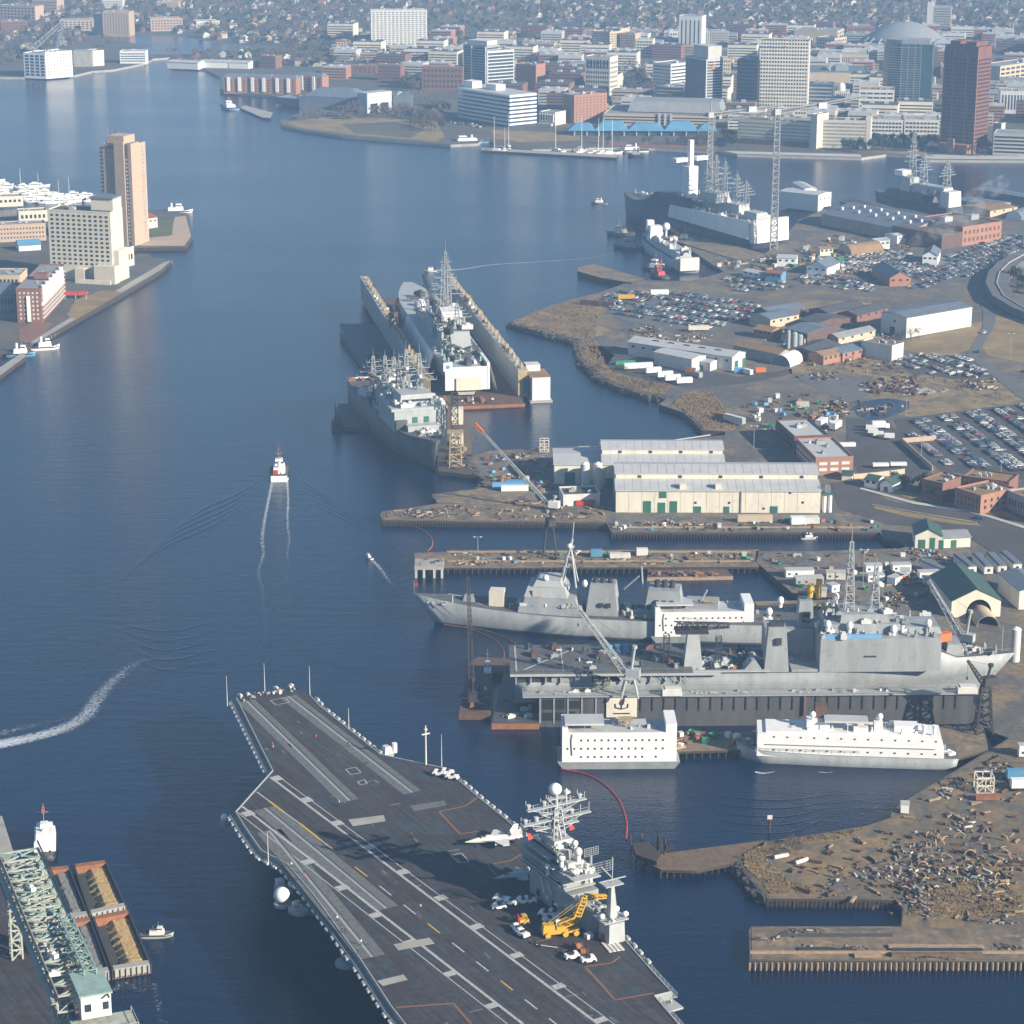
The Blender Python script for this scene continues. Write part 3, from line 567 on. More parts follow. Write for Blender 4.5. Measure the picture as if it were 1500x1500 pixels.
bldg('low dark blue-grey terminal shed along the pier left of the museum', (404, 151), (436, 154), D=26, top=143, wall='roof_slate', roof='roof_grey', style='none', gear=1)
# condominium rows with white bays
for k, (a, b_, n_) in enumerate([((328, 136), (362, 136.5), 'with white bays, westernmost of the pier row'), ((363, 136.5), (398, 137.5), 'with white bays, second of the pier row'), ((399, 137.5), (434, 138.5), 'with white bays, third of the pier row'), ((435, 134), (472, 136), 'with white bays, easternmost of the pier row')]):
    r_, W, D, H = bldg('brick condominium ' + n_, a, b_, D=16, top=a[1] - 22, wall='brick_orange', roof='roof_green', rows=5, cols=5, gear=0, fz=.4, group='brick condominiums along the pier')
    for x in (W * .15, W * .62): addbox(r_, 'bay', 'white', x, x + 3.5, -1.4, -.2, 2, H + 1)
    MB('roof_slate').box(0, W, 0, D, H + .9, H + 4, 2, 5).build('upper_roof', r_)
for k, (a, b_, D, tp, lb) in enumerate([((484, 108), (552, 109), 16, 96, 'long brick flats with a pale roof behind the condominium row'), ((553, 118), (587, 119), 16, 95, 'brick flats with balconies standing right of the long brick flats'), ((618, 132), (678, 133), 18, 98, 'wide brick flats with a dull roof left of the glass tower'), ((622, 104), (655, 104), 16, 92, 'plain brick hall left of the glass tower, behind the wide flats'), ((380, 100), (404, 101), 18, 82, 'brick flats behind the white sheds by the bridge')]):
    bldg(lb, a, b_, D=D, top=tp, wall='brick', roof='roof_grey', rows=4, cols=10, fx=.5, gear=2)
# far left bank
r_, W, D, H = bldg('square white and pale blue glass apartment block at the water on the far left bank', (36, 113), (68, 114.5), D=34, top=78, wall='white', roof='roof_pale', rows=7, cols=4, sides='fr', scols=6, fx=.72, fz=.75, win='glass_blue', gear=4)
bldg('white ribbed apartment wing attached right of the square white block', (68, 114.5), (107, 111), D=28, top=78, wall='white', roof='roof_pale', rows=7, cols=8, fx=.4, fz=.7, win='curtain', gear=3)
a = P(44, 84, GZ); root = thing('conveyor', 'slanting steel conveyor frame rising behind the white apartment block on the far left', 'conveyor', a); MB('steel_grey').truss((0, 0, 8), (46, 0, 46), 6, 3, 10, .5).build('truss', root); MB('steel_grey').truss((46, 0, 46), (30, 10, 0), 3, 3, 8, .4).build('support', root)
bldg('grey silo-like warehouse between the far white apartments and the stepped offices', (108, 98), (135, 98), D=20, top=76, wall='concrete', style='none')
bldg('cream end block of the grey warehouse on the far left bank', (137, 97), (153, 96), D=20, top=75, wall='cream_pale', style='none', gear=0)
bldg('white office pyramid with stepped bands by the far bridge', (176, 93), (214, 93), D=20, top=76, wall='white', style='band', rows=4, cols=1, win='glass_blue', fz=.45)
for k, (a, b_, t) in enumerate([((245, 99), (290, 101), 'nearest the water'), ((292, 99), (333, 100), 'in the middle'), ((335, 100), (364, 101), 'farthest right')]):
    shed('long white marina shed by the far bridge, %s of its row' % t, a, b_, D=22, H=7, ridge=2, wall='white', roof='roof_pale', group='white marina sheds')
bldg('tan and brown hospital tower with a dark left side on the far left skyline', (152, 53), (190, 53.5), D=26, top=18, wall='tan', rows=11, cols=9, fx=.5)
addbox(bldg('grey block painted for the shaded left face of the tan hospital tower', (139, 52), (151.5, 53), D=26, top=20, wall='concrete', rows=9, cols=3)[0], 'fin', 'concrete', 0, 1, -.9, -.2, 0, 20)  # separate grey block stands in for the tower's own shaded left face
for a, b_, tp, wl, lb in [((0, 28), (52, 30), 8, 'tan', 'long tan hospital block at the top left corner'), ((48, 19), (84, 20), 0, 'tan', 'plain tan hall behind the long hospital block'), ((88, 45), (150, 45), 30, 'tan_light', 'low beige clinic left of the hospital tower'), ((221, 46), (268, 45), 28, 'tan', 'tan twin flats right of the hospital tower'), ((2, 49), (40, 48), 32, 'brick', 'brick flats with white bays at the far left'), ((288, 42), (322, 41), 32, 'cream_pale', 'pale gabled school right of the tan twin flats'), ((150, 12), (180, 12), 0, 'white_dirty', 'pale tower at the top edge above the hospital'), ((230, 16), (262, 16), 3, 'tan', 'tan flats at the top edge right of the hospital')]:
    bldg(lb, a, b_, D=24, top=tp, wall=wl, rows=4, cols=10)
# --- left peninsula
r_, W, D, H = bldg('tall tan residential tower with sawtooth balconies at the tip of the left peninsula', (157, 357), (197, 360), D=22, top=212, wall='tan', roof='roof_tan', rows=24, cols=6, sides='fr', scols=3, fx=.5, fz=.5, win='curtain', gear=0)
addbox(r_, 'core', 'tan', W * .1, W * .7, 3, D - 3, H + .9, H + 6.5); addbox(r_, 'shaft', 'tan', W * .45, W * .8, -1.8, -.2, -1, H + 3)
addbox(r_, 'shaft', 'tan', W - 1.5, W + 1.2, -1.2, D * .5, -1, H + 2); addbox(r_, 'red_band', 'roof_red', W * .08, W * .4, -.4, -.2, H - 2.2, H - .8)
b = MB('tan')
for k in range(24): b.box(-4, -.2, 2, 6, 4 + k * (H - 5) / 24, 5.6 + k * (H - 5) / 24); b.box(-2.6, -.2, 8, 12, 4 + k * (H - 5) / 24, 5.4 + k * (H - 5) / 24)
b.build('balcony_stack', r_)
b = MB('white')
for k in range(22): b.box(W * .84, W * .97, -1.0, -.2, 3 + k * (H - 5) / 24, 4.2 + k * (H - 5) / 24)
b.build('balcony_stack', r_)
for x in (2, 6, 11): MB('steel_grey').cyl(x, 5, H, H + 12, .12, n=4).build('antenna', r_)
r_, W, D, H = bldg('cream hotel slab with a top row of tall windows on the left peninsula', (75, 408), (166, 413), D=20, top=308, wall='cream', roof='roof_dark', rows=12, cols=11, sides='f', wz0=10, wz1=46, fx=.5, fz=.5, win='glass', gear=4)
facade(r_, (0, 0), (1, 0), W, H, 11, 1, 'glass', z0=47, z1=H - .5, fx=.5, fz=.85)
addbox(r_, 'penthouse', 'cream', W * .66, W + .5, 4, D - 2, H + .9, H + 9)
MB('roof_slate').box(W * .65, W + 1, 3, D - 1, H + 9.01, H + 10).build('penthouse_roof', r_)
addbox(r_, 'podium', 'cream', W * .78, W + 5, -8, -.2, -1, 12); addbox(r_, 'podium', 'cream', W * .45, W * .6, -6, -.2, -1, 9); addbox(r_, 'buttress', 'cream', W + .2, W + 4, 2, D - 2, -1, H * .45)
addbox(r_, 'wall_screen', 'cream_pale', W * .5, W + 3, -11, -10, -1, 3)
r_, W, D, H = bldg('cream low wing with arched windows right of the hotel slab', (181, 392), (197, 388), D=16, top=366, wall='cream', rows=1, cols=3, fx=.6, fz=.4, gear=0)
r_, W, D, H = bldg('brick apartment house with white bays stepping along the left quay', (26, 473), (62, 473), D=82, top=424, wall='brick', roof='roof_grey', rows=7, cols=5, sides='f', scols=16, fx=.4, fz=.45, win='white_dirty', gear=5)
facade(r_, (W, 0), (0, 1), D, H, 16, 1, 'white_dirty', 'band', z0=3, fz=.1)
for k in range(7): addbox(r_, 'balcony', 'white_dirty', W + .05, W + 1.2, 2, D - 4, 2.5 + k * 2.6, 3.1 + k * 2.6)
for k in range(6): addbox(r_, 'bay', 'white', W - .5, W + 1.8, 6 + k * 12, 9.5 + k * 12, H - 9, H + 1.5)
addbox(r_, 'bay', 'white', W * .42, W * .56, -1.2, -.2, 1, H - 4); addbox(r_, 'penthouse', 'brick', 6, 14, 30, 38, H + .8, H + 4)
bldg('dark blue-roofed parking block left of the brick apartment house', (-30, 468), (24, 468), D=36, top=432, wall='roof_slate', roof='roof_slate', rows=2, cols=10, gear=2)
bldg('pale low offices behind the blue-roofed parking block', (-20, 426), (30, 426), D=26, top=405, wall='tan_light', roof='roof_grey', rows=2, cols=8, fx=.6)
bldg('long low tan terrace behind the cream hotel slab', (-20, 356), (68, 352), D=16, top=332, wall='tan', rows=3, cols=18, fx=.4, fz=.4, gear=4)
bldg('yellow stucco block behind the long tan terrace', (28, 326), (70, 324), D=14, top=311, wall='cream', rows=1, cols=6)
bldg('pale yacht club between the marina and the tan terrace', (-10, 302), (34, 300), D=16, top=290, wall='cream_pale', rows=1, cols=6)
shed('small pavilion with a sky blue roof between the terrace and the hotel', (28, 368), (60, 366), D=14, H=4, ridge=3, wall='white', roof='roof_blue')
shed('yellow restaurant with a red roof right of the tan tower', (211, 336), (231, 333), D=16, H=8, ridge=2, wall='cream', roof='roof_red', wins=3)
a = P(112, 437, GZ); root = thing('tent', 'red canopy marquee on the quay below the cream hotel', 'marquee', a); MB('red').box(-8, 8, -3, 3, 3, 4.6, 1, 1.5).build('canopy', root)
for x in (-7, 0, 7): MB('white').cyl(x, -2.5, 0, 3, .15, n=5).build('pole', root)
# --- right bank yards
r_, W, D, H = shed('long white gabled warehouse with a sunlit right end on the right bank', (920, 520), (1072, 543), C=(1093, 536), H=8.0, ridge=2.2, wall='white_dirty', roof='roof_pale', doors=[('r', 3, 4, 5), ('r', 12, 4, 5)], wins=10)
for k in range(5): MB('roof_dark').box(W * (.2 + .15 * k), W * (.2 + .15 * k) + 4, D * .3, D * .34, H + 1.5, H + 2.2).build('skylight', r_)
shed('white lean-to workshop against the front of the long white warehouse', (958, 534), (1013, 545), D=13, H=7.5, ridge=1, wall='white_dirty', roof='roof_pale')
shed('small white annexe between the workshop and the long white warehouse', (1020, 541), (1040, 544), D=8, H=5, ridge=.8, wall='white_dirty', roof='roof_pale', doors=[('f', 2, 2.5, 3)])
r_, W, D, H = shed('big plain white depot with its long sunlit side turned to the road', (1290, 486), (1327, 495), C=(1405, 474), H=12.5, ridge=1.6, along='y', wall='white_dirty', roof='roof_slate', doors=[('f', 8, 4, 5), ], doorm='steel_dark')
MB('glass').box(W * .5, W * .5 + 1.5, -.15, .1, 8, 9.5).build('window', r_)
# row of dark workshops
shops = [((1170, 480), (1195, 486), 30, 5, 'brick_dark', 'roof_dark', 'low dark brick workshop left of the smokeless twin tank frame'),
 ((1212, 470), (1268, 459), 16, 5, 'brick', 'roof_dark', 'long brown shop with a sunlit gable strip behind the white depot'), ((1255, 474), (1300, 462), 14, 5, 'brick', 'roof_dark', 'second long brown shop close behind the white depot'),
 ((1128, 482), (1170, 474), 18, 6, 'tan_light', 'roof_slate', 'tan shop with a slate roof at the left of the workshop rows'), ((1104, 494), (1130, 498), 12, 5, 'brick_orange', 'roof_tan', 'small orange brick hut at the left end of the workshop rows'),
 ((1150, 500), (1182, 508), 26, 8, 'brick_dark', 'roof_slate', 'dark high-roofed forge beside the grey cylinders'), ((1178, 508), (1216, 499), 18, 5, 'tan_light', 'roof_dark', 'sandy flat shop in the middle of the workshop rows'),
 ((1196, 530), (1230, 516), 18, 5, 'brick', 'roof_dark', 'brick shop with white roof lights near the front of the rows'), ((1206, 535), (1234, 529), 12, 5, 'brick_orange', 'roof_tan', 'sunlit brick hut at the front of the workshop rows'),
 ((1234, 530), (1275, 521), 16, 5, 'brick_orange', 'roof_slate', 'orange brick shop with a grey hipped roof next to the pale block'), ((1228, 505), (1282, 493), 10, 4, 'tan_light', 'roof_grey', 'long sandy shed just below the white depot'),
 ((1128, 470), (1180, 462), 16, 5, 'brick_dark', 'roof_slate', 'slate-roofed dark shop at the back of the workshop rows')]
for a, b_, D, h_, wl, rf, lb in shops: shed(lb, a, b_, D=D, H=h_, ridge=2, wall=wl, roof=rf, name='workshop', cat='workshop', wins=4)
bldg('pale block with a loading door below the white depot', (1261, 522), (1306, 530), C=(1329, 526), H=9, wall='white_dirty', roof='roof_tan', style='none', gear=6)
for k, x in enumerate((1154, 1163, 1171)):
    a = P(x, 521 - k * 1.5, GZ); root = thing('tank', 'grey upright cylinder tank, %s of three beside the dark forge' % ('leftmost', 'middle', 'rightmost')[k], 'tank', a, 0, 'grey upright tanks'); MB('steel_grey').cyl(0, 0, 0, 15 - k * 2, 1.8 if k else 1.2).build('shell', root); MB('steel_grey').ball(0, 0, 15 - k * 2, 1.8 if k else 1.2, 12, .5, True).build('cap', root)
def quonset(label, A, B, rad, m, front='black', name='hangar', end=True, door=.6):
    a, b_ = P(*A, GZ), P(*B, GZ); d = b_ - a; L_ = d.length; root = thing(name, label, 'hangar', a, math.atan2(d.y, d.x)); b = MB(m); b.smooth = True
    n = 14; arc = [(rad * math.cos(math.pi * i / n), rad * math.sin(math.pi * i / n)) for i in range(n + 1)]
    b.add([(x, y, z) for x in (0, L_) for y, z in arc] + [(x, y * .97, z * .97) for x in (0, L_) for y, z in arc], [(i, i + 1, n + 2 + i, n + 1 + i) for i in range(n)] + [(i + 1 + 2 * n + 2, i + 2 * n + 2, n + 1 + i + 2 * n + 2, n + 2 + i + 2 * n + 2) for i in range(n)]); b.smooth = False
    for e in (0, 1):
        b.add([((0, L_)[e], y * k, z * k) for k in (1, .97) for y, z in arc], [(i, i + 1, n + 2 + i, n + 1 + i) if e == 0 else (i + 1, i, n + 1 + i, n + 2 + i) for i in range(n)])
    b.build('shell', root)
    if end:
        for x, r_ in ((.4, 1), (L_ - .4, -1)): MB(front).add([(x, y * .96, z * .96) for y, z in arc], [tuple(range(n + 1))[::r_]]).build('end_wall', root)
    return root
quonset('white barrel-shaped tent hangar right of the long white warehouse', (1143, 536), (1163, 528), 6.5, 'tarp_white', 'roof_slate')
shed('long low dull grey shed left of the barrel-shaped tent hangar', (1074, 520), (1140, 534), D=12, H=6, ridge=2, wall='concrete', roof='roof_tan', name='workshop', cat='workshop')
# two-storey offices
bldg('long two-storey slate-roofed offices with sunlit windows at their near brick end', (1166, 668), (1194, 697), C=(1243, 689), H=8.5, wall='brick_orange', roof='roof_pale', rows=2, cols=12, scols=3, sides='fr', fx=.7, fz=.5, win='white_dirty', gear=5)
bldg('far half of the long two-storey offices, with a dark blue strip of roof', (1136, 640), (1163, 665), C=(1206, 657), H=8.5, wall='brick_dark', roof='roof_pale', rows=2, cols=12, sides='f', fx=.7, fz=.5, win='glass', gear=4)
# brick offices with tan flat roofs
bldg('brick office wing with a tan roof, farthest left of the flat-roofed group', (1351, 703.5), (1381, 710), C=(1411, 699), zt=11, H=8.5, wall='brick', roof='roof_tan', rows=2, cols=6, fx=.4, gear=4)
bldg('brick office wing with a long tan roof at the back of the flat-roofed group', (1411, 699), (1478, 708), C=(1494, 697), zt=11.5, H=9, wall='brick', roof='roof_tan', rows=2, cols=10, fx=.4, gear=4)
bldg('brick office wing with sunlit right wall at the front of the flat-roofed group', (1399, 716), (1437, 728), C=(1472, 712), zt=11, H=8.5, wall='brick_orange', roof='roof_tan', rows=2, cols=6, scols=5, sides='fr', fx=.3, gear=5)
bldg('pale-walled office with a pinkish roof cut by the right edge', (1476, 720), (1540, 746), C=(1570, 730), zt=11, H=8.5, wall='concrete', roof='roof_tan', rows=1, cols=14, fx=.4, gear=4)
shed('small white shed with a green roof, left one beside the curving road', (1266, 714), (1284, 717), D=10, H=4, ridge=1.5, wall='white', roof='roof_green', wins=2)
shed('small white shed with a green gable beside the brick offices', (1289, 719), (1307, 722), D=12, H=4, ridge=2, along='y', wall='white', roof='roof_green', doors=[('f', 2, 2, 2.5)])
shed('little sandy kiosk with a green roof by the two-storey offices', (1233, 704), (1248, 705), D=8, H=3, ridge=1.2, wall='cream_pale', roof='roof_green')
shed('white pump house with green roof and three green doors at the slip head', (1340, 803), (1379, 804), D=16, H=6, ridge=3, along='y', wall='cream_pale', roof='roof_green', doors=[('f', 1.5, 3, 4), ('f', 6.5, 2.2, 5), ('f', 10.5, 2, 4)])
shed('grey-roofed cream hut joined to the pump house', (1380, 803), (1421, 801), D=12, H=4.5, ridge=1.5, wall='cream_pale', roof='roof_grey', doors=[('f', 4, 2.5, 3.5)])
# two great cream halls: lower walls, low roof, clerestory, upper roof
def hall(label, A, B, Dp, H1, dz, Ws=0, doors=(), nwin=6, hoods=()):
    a, b_ = P(*A, GZ), P(*B, GZ); root = thing('warehouse', label, 'warehouse', a, math.atan2(b_.y - a.y, b_.x - a.x)); W = (b_ - a).length
    FOOT.append(((a.x + b_.x) / 2, a.y + Dp / 2, W * .5))
    MB('cream_pale').box(0, W, 0, Dp, -1, H1).build('wall', root)
    s1 = Dp * .28; b = MB('roof_pale'); e = .4
    for s_ in (0, 1):
        y0, y1 = (-e, s1) if s_ == 0 else (Dp + e, Dp - s1); z0, z1 = H1 + .02, H1 + 2.2
        f = [(3, 2, 1, 0), (4, 5, 6, 7), (0, 1, 5, 4), (1, 2, 6, 5), (3, 0, 4, 7), (2, 3, 7, 6)]
        if s_: f = [tuple(reversed(k)) for k in f]
        b.add([(-e, y0, z0), (W + e, y0, z0), (W + e, y1, z1), (-e, y1, z1), (-e, y0, z0 + .3), (W + e, y0, z0 + .3), (W + e, y1, z1 + .3), (-e, y1, z1 + .3)], f)
    b.build('lower_roof', root)
    MB('cream_pale').box(.2, W - .2, s1, Dp - s1, H1 + .01, H1 + dz + 2).build('clerestory', root)
    b = MB('roof_pale'); zc = H1 + dz + 2; ym = Dp / 2
    for s_ in (0, 1):
        y0 = s1 - e if s_ == 0 else Dp - s1 + e; f = [(3, 2, 1, 0), (4, 5, 6, 7), (0, 1, 5, 4), (1, 2, 6, 5), (3, 0, 4, 7)]
        if s_: f = [tuple(reversed(k)) for k in f]
        b.add([(-e, y0, zc), (W + e, y0, zc), (W + e, ym, zc + 1.8), (-e, ym, zc + 1.8), (-e, y0, zc + .3), (W + e, y0, zc + .3), (W + e, ym, zc + 2.1), (-e, ym, zc + 2.1)], f)
    b.build('upper_roof', root)
    for k in range(nwin): x = W * (k + .6) / nwin; MB('glass').box(x - .8, x + .8, s1 - .2, s1 - .02, H1 + 2.9, H1 + 4.1).build('window', root)
    for x, w_, h_, z0 in doors: MB('green_door').box(x, x + w_, -.18, .1, z0, z0 + h_).build('door', root)
    for x in hoods: addbox(root, 'roof_vent', 'cream_pale', x, x + 3, 1, 4, H1 + .2, H1 + 3.2)
    b = MB('steel_grey'); b.box(W * .61, W * .61 + .5, -.5, -.1, 0, H1 + .5); b.build('ladder', root)
    b = MB('roof_pale')
    for k in range(1, int(W / 4)): x = k * 4; b.tube((x, s1 - e, zc + .36), (x, ym, zc + 2.14), .05, 3).tube((x, -e, H1 + .36), (x, s1, H1 + 2.54), .05, 3)
    b.box(0, W, -.55, -.42, H1 - .1, H1 + .15); b.build('roof_seam', root)
    b = MB('concrete')
    for k in range(1, int(W / 6)): b.box(k * 6 - .06, k * 6 + .06, -.05, .02, .5, H1 - .2)
    b.build('wall_seam', root)
    return root, W
hA = hall('huge cream shipyard hall with green doors, nearer of the two', (902, 750.5), (1201, 751.5), 44, HT(902, 750.5, 719, GZ), 2.8, doors=[(13.5 * .94, 3.6, 5.5, 0), (20, 3.4, 3.4, 7), (19.5, 3.4, 4.8, 0), (25, 3.4, 5.5, 0), (36, 3.5, 3, 0), (50, 2.6, 3, 0), (71.5, 3.5, 3.2, 0)], nwin=5, hoods=(29.5, 46))
for x, z_ in ((36.4, 4.3), (52, 4.3), (80, 9.2), (86, 4.6), (68, 1.6)): MB('glass').box(x, x + 1, -.18, .1, z_, z_ + 1).build('window', hA[0])
hall('cream shipyard hall standing behind the huge one', (882, 712), (1061, 712.5), 40, HT(882, 712, 681, GZ), 2.6, doors=[(1.5, 4, 4, 0)], nwin=4)
shed('cream shop with a big green door at the left end of the rear hall', (812, 709.5), (850, 709.5), D=30, H=HT(812, 709.5, 681, GZ), ridge=1.5, wall='cream_pale', roof='roof_pale', doors=[('f', 5, 5, 6)])
shed('cream link shop behind the pair of white silos', (851, 704), (881, 704), D=30, H=9, ridge=1.5, wall='cream_pale', roof='roof_pale')
bldg('low pale blue-walled store with open top in front of the silos', (825, 742), (879, 740), D=14, top=727, wall='white_dirty', roof='roof_dark', style='none', gear=3)
for k, x in enumerate((857, 875.5)):
    a = P(x, 716, GZ); root = thing('silo', 'white upright silo beside the cream link shop, %s one' % ('left', 'right')[k], 'silo', a, 0, 'white silos by the halls'); MB('white_dirty').cyl(0, 0, 0, 12.5, 2.1, n=18).build('shell', root); MB('white').cyl(0, 0, 12.51, 13.4, 2.1, .5, n=18).build('cap', root)
a = P(1207, 750, GZ); root = thing('silo', 'pair of white pipes with a green platform at the right end of the huge hall', 'silo', a); MB('white').cyl(0, 0, 0, 8, .9).build('shell', root); MB('white').cyl(2.6, 0, 0, 8, .9).build('shell', root); MB('green_door').box(-1.5, 4, -2, 2, 9, 9.4).build('platform', root); MB('steel_grey').truss((1.3, 0, 8), (1.3, 0, 13), 2, 2, 4, .1).build('frame', root)
# arched ship hall at the right
a, b_ = P(1393, 905, GZ), P(1465, 903, GZ); W = (b_ - a).length; root = thing('warehouse', 'cream gabled hall with a great arched mouth and a dark green roof', 'warehouse', a, math.atan2(b_.y - a.y, b_.x - a.x)); D = 34; FOOT.append((a.x + 8, a.y + 15, 20)); H1, H2 = 7, 12
arc = [(W * .56 + 5.4 * math.cos(t), 7.5 * math.sin(t) ** .8) for t in [math.pi * k / 12 for k in range(13)]]
front = [(0, 0)] + [(0, H1), (W / 2, H2), (W, H1), (W, 0)] + arc
b = MB('cream_pale'); n = len(front); b.add([(x, 0, z) for x, z in front] + [(x, .6, z) for x, z in front], [tuple(reversed(range(n))), tuple(range(n, 2 * n))] + [(i, (i + 1) % n, n + (i + 1) % n, n + i) for i in range(n)]); b.build('gable', root)
MB('cream_pale').box(0, .5, .62, D, 0, H1).box(W - .5, W, .62, D, 0, H1).box(.5, W - .5, D - .5, D, 0, H1).build('wall', root)
b = MB('roof_green')
for s_ in (1, -1):
    xe = -.5 if s_ > 0 else W + .5; q = [(xe, -.5, H1 - .2), (W / 2, -.5, H2), (W / 2, D, H2), (xe, D, H1 - .2)]; f = [(3, 2, 1, 0), (4, 5, 6, 7), (0, 1, 5, 4), (2, 3, 7, 6), (3, 0, 4, 7)]
    if s_ < 0: f = [tuple(reversed(k)) for k in f]
    b.add([(x, y, z + .05) for x, y, z in q] + [(x, y, z + .35) for x, y, z in q], f)
b.build('roof', root); MB('black').box(2, W - 2, 8, 8.3, 0, 6).build('interior_wall', root)
quonset('sandy barrel vault shelter sticking out of the cream arched hall', (1447, 918), (1433, 898), 4.5, 'tan_light', 'black', end=False)
shed('white store with a slate blue roof at the right edge beside the arched hall', (1461, 866), (1492, 893), D=15, H=8, ridge=1.5, wall='cream_pale', roof='roof_slate')
for k, (x, y, x2, y2) in enumerate([(1352, 803 + 30, 1398, 852), (1430, 823, 1448, 842), (1450, 822, 1468, 841), (1470, 820, 1490, 838), (1402, 824, 1424, 842)]):
    a, b_ = P(x, y, GZ), P(x2, y2, GZ); d = b_ - a; root = thing('trailer_office', 'long grey-roofed site cabin with white near end, %s in the row by the road' % ('one', 'third', 'fourth', 'last', 'second')[k] if k else 'wide grey-roofed site cabin beside the boom crane tip at the left of the cabin row', 'site cabin', b_, math.atan2(-d.y, -d.x), 'long site cabins'); L_ = d.length
    MB('white_dirty').box(0, L_, -1.9, 1.9, .4, 3.6).build('wall', root); MB('roof_slate').box(-.2, L_ + .2, -2.1, 2.1, 3.62, 4.2, 0, .8).build('roof', root); MB('glass').box(-.1, .1, -.6, .6, 1.4, 2.6).build('window', root)
a = P(1486, 968, GZ); root = thing('tank', 'tall white cylindrical tank by the bow of the docked ship', 'tank', a); MB('white_dirty').cyl(0, 0, 0, 13, 1.9, n=20).build('shell', root); MB('white').cyl(0, 0, 13.01, 13.8, 1.9, .6, n=20).build('cap', root)
# far yard around the dark ship
r_, W, D, H = shed('very long slate grey fabrication shed dotted with roof vents', (1203, 330), (1330, 356), D=58, H=9, ridge=6, wall='concrete', roof='roof_slate')
for k in range(14): MB('white').box(W * (.08 + .065 * k), W * (.08 + .065 * k) + 1.6, D * (.22 + .1 * (k % 3)), D * (.22 + .1 * (k % 3)) + 1.6, H + 2 + (k % 3), H + 5 + (k % 3)).build('roof_vent', r_)
for (a, b_, D, h_, rg, wl, rf, al, lb) in [((1230, 308), (1290, 326), 24, 7, 2, 'brick_dark', 'roof_dark', 'x', 'dark flat-roofed pier shed behind the very long slate shed'), ((1290, 322), (1350, 336), 26, 6, 2, 'brick', 'roof_dark', 'x', 'dark pier shed with an orange strip at its near end'),
 ((1181, 402), (1211, 405), 24, 6, 4, 'white', 'roof_slate', 'y', 'white gabled store with slate roof in the far yard, with cars behind'), ((1138, 390), (1166, 391), 14, 6, 1, 'white', 'roof_pale', 'x', 'white flat store left of the gabled slate-roofed one'),
 ((1303, 420), (1334, 419), 40, 6, 4, 'brick_orange', 'roof_slate', 'y', 'brick-fronted gabled shed among the parked cars'), ((1351, 388), (1373, 389), 26, 7, 3, 'white', 'roof_slate', 'y', 'white gabled hut with a small square window among parked cars'),
 ((1283, 367), (1303, 365), 10, 7, 1, 'white', 'roof_pale', 'x', 'small white box store in front of the very long slate shed'), ((1314, 358), (1336, 354), 12, 6, 1, 'white', 'roof_pale', 'x', 'white store in the thin smoke right of the slate shed'), ((1363, 358), (1385, 354), 16, 6, 2, 'concrete_light', 'roof_grey', 'x', 'grey gabled hut left of the ruined brick hall'),
 ((1201, 375), (1220, 374), 8, 5, 1, 'cream_pale', 'roof_tan', 'x', 'cream hut left of the tan barrel shed'), ((1088, 405), (1112, 410), 9, 4, 1, 'white', 'roof_pale', 'x', 'long white cabin at the head of the tug basin'), ((1121, 412), (1144, 414), 10, 6, 1, 'roof_blue', 'roof_red', 'x', 'pale blue cabin near the head of the tug basin'), ((1160, 292), (1178, 302), 10, 14, 1, 'white', 'roof_pale', 'x', 'tall white box shelter at the stern of the dark ship'), ((1198, 308), (1217, 303), 36, 12, 1, 'white', 'roof_pale', 'y', 'large pale shelter with a bright white end behind the dark ship'),
 ((1450, 318), (1490, 312), 30, 5, 1, 'tan_light', 'roof_tan', 'x', 'low sandy wharf building near the right edge'), ((1400, 300), (1460, 308), 20, 4, 1, 'concrete', 'roof_slate', 'x', 'low grey wharf shed at the far right berth'), ((1430, 286), (1510, 300), 16, 5, 1, 'roof_slate', 'roof_slate', 'x', 'slate grey floating shed by the far right pier')]:
    shed(lb, a, b_, D=D, H=h_, ridge=rg, along=al, wall=wl, roof=rf, wins=3)
quonset('tan barrel-roofed shed behind the far car park', (1237, 374), (1284, 368), 8, 'roof_tan', 'tan')
quonset('grey arched hangar with a white end at the right edge of the far yard', (1484, 322), (1500, 316), 7, 'roof_slate', 'white')
r_, W, D, H = bldg('ruined orange brick hall with torn openings in the far yard', (1409, 361), (1466, 352), D=50, top=334, wall='brick_orange', roof='brick_dark', rows=2, cols=9, fx=.5, win='brick_dark', gear=2)
addbox(r_, 'side_hall', 'brick_dark', -22, -.2, 0, D, 0, H * .8)
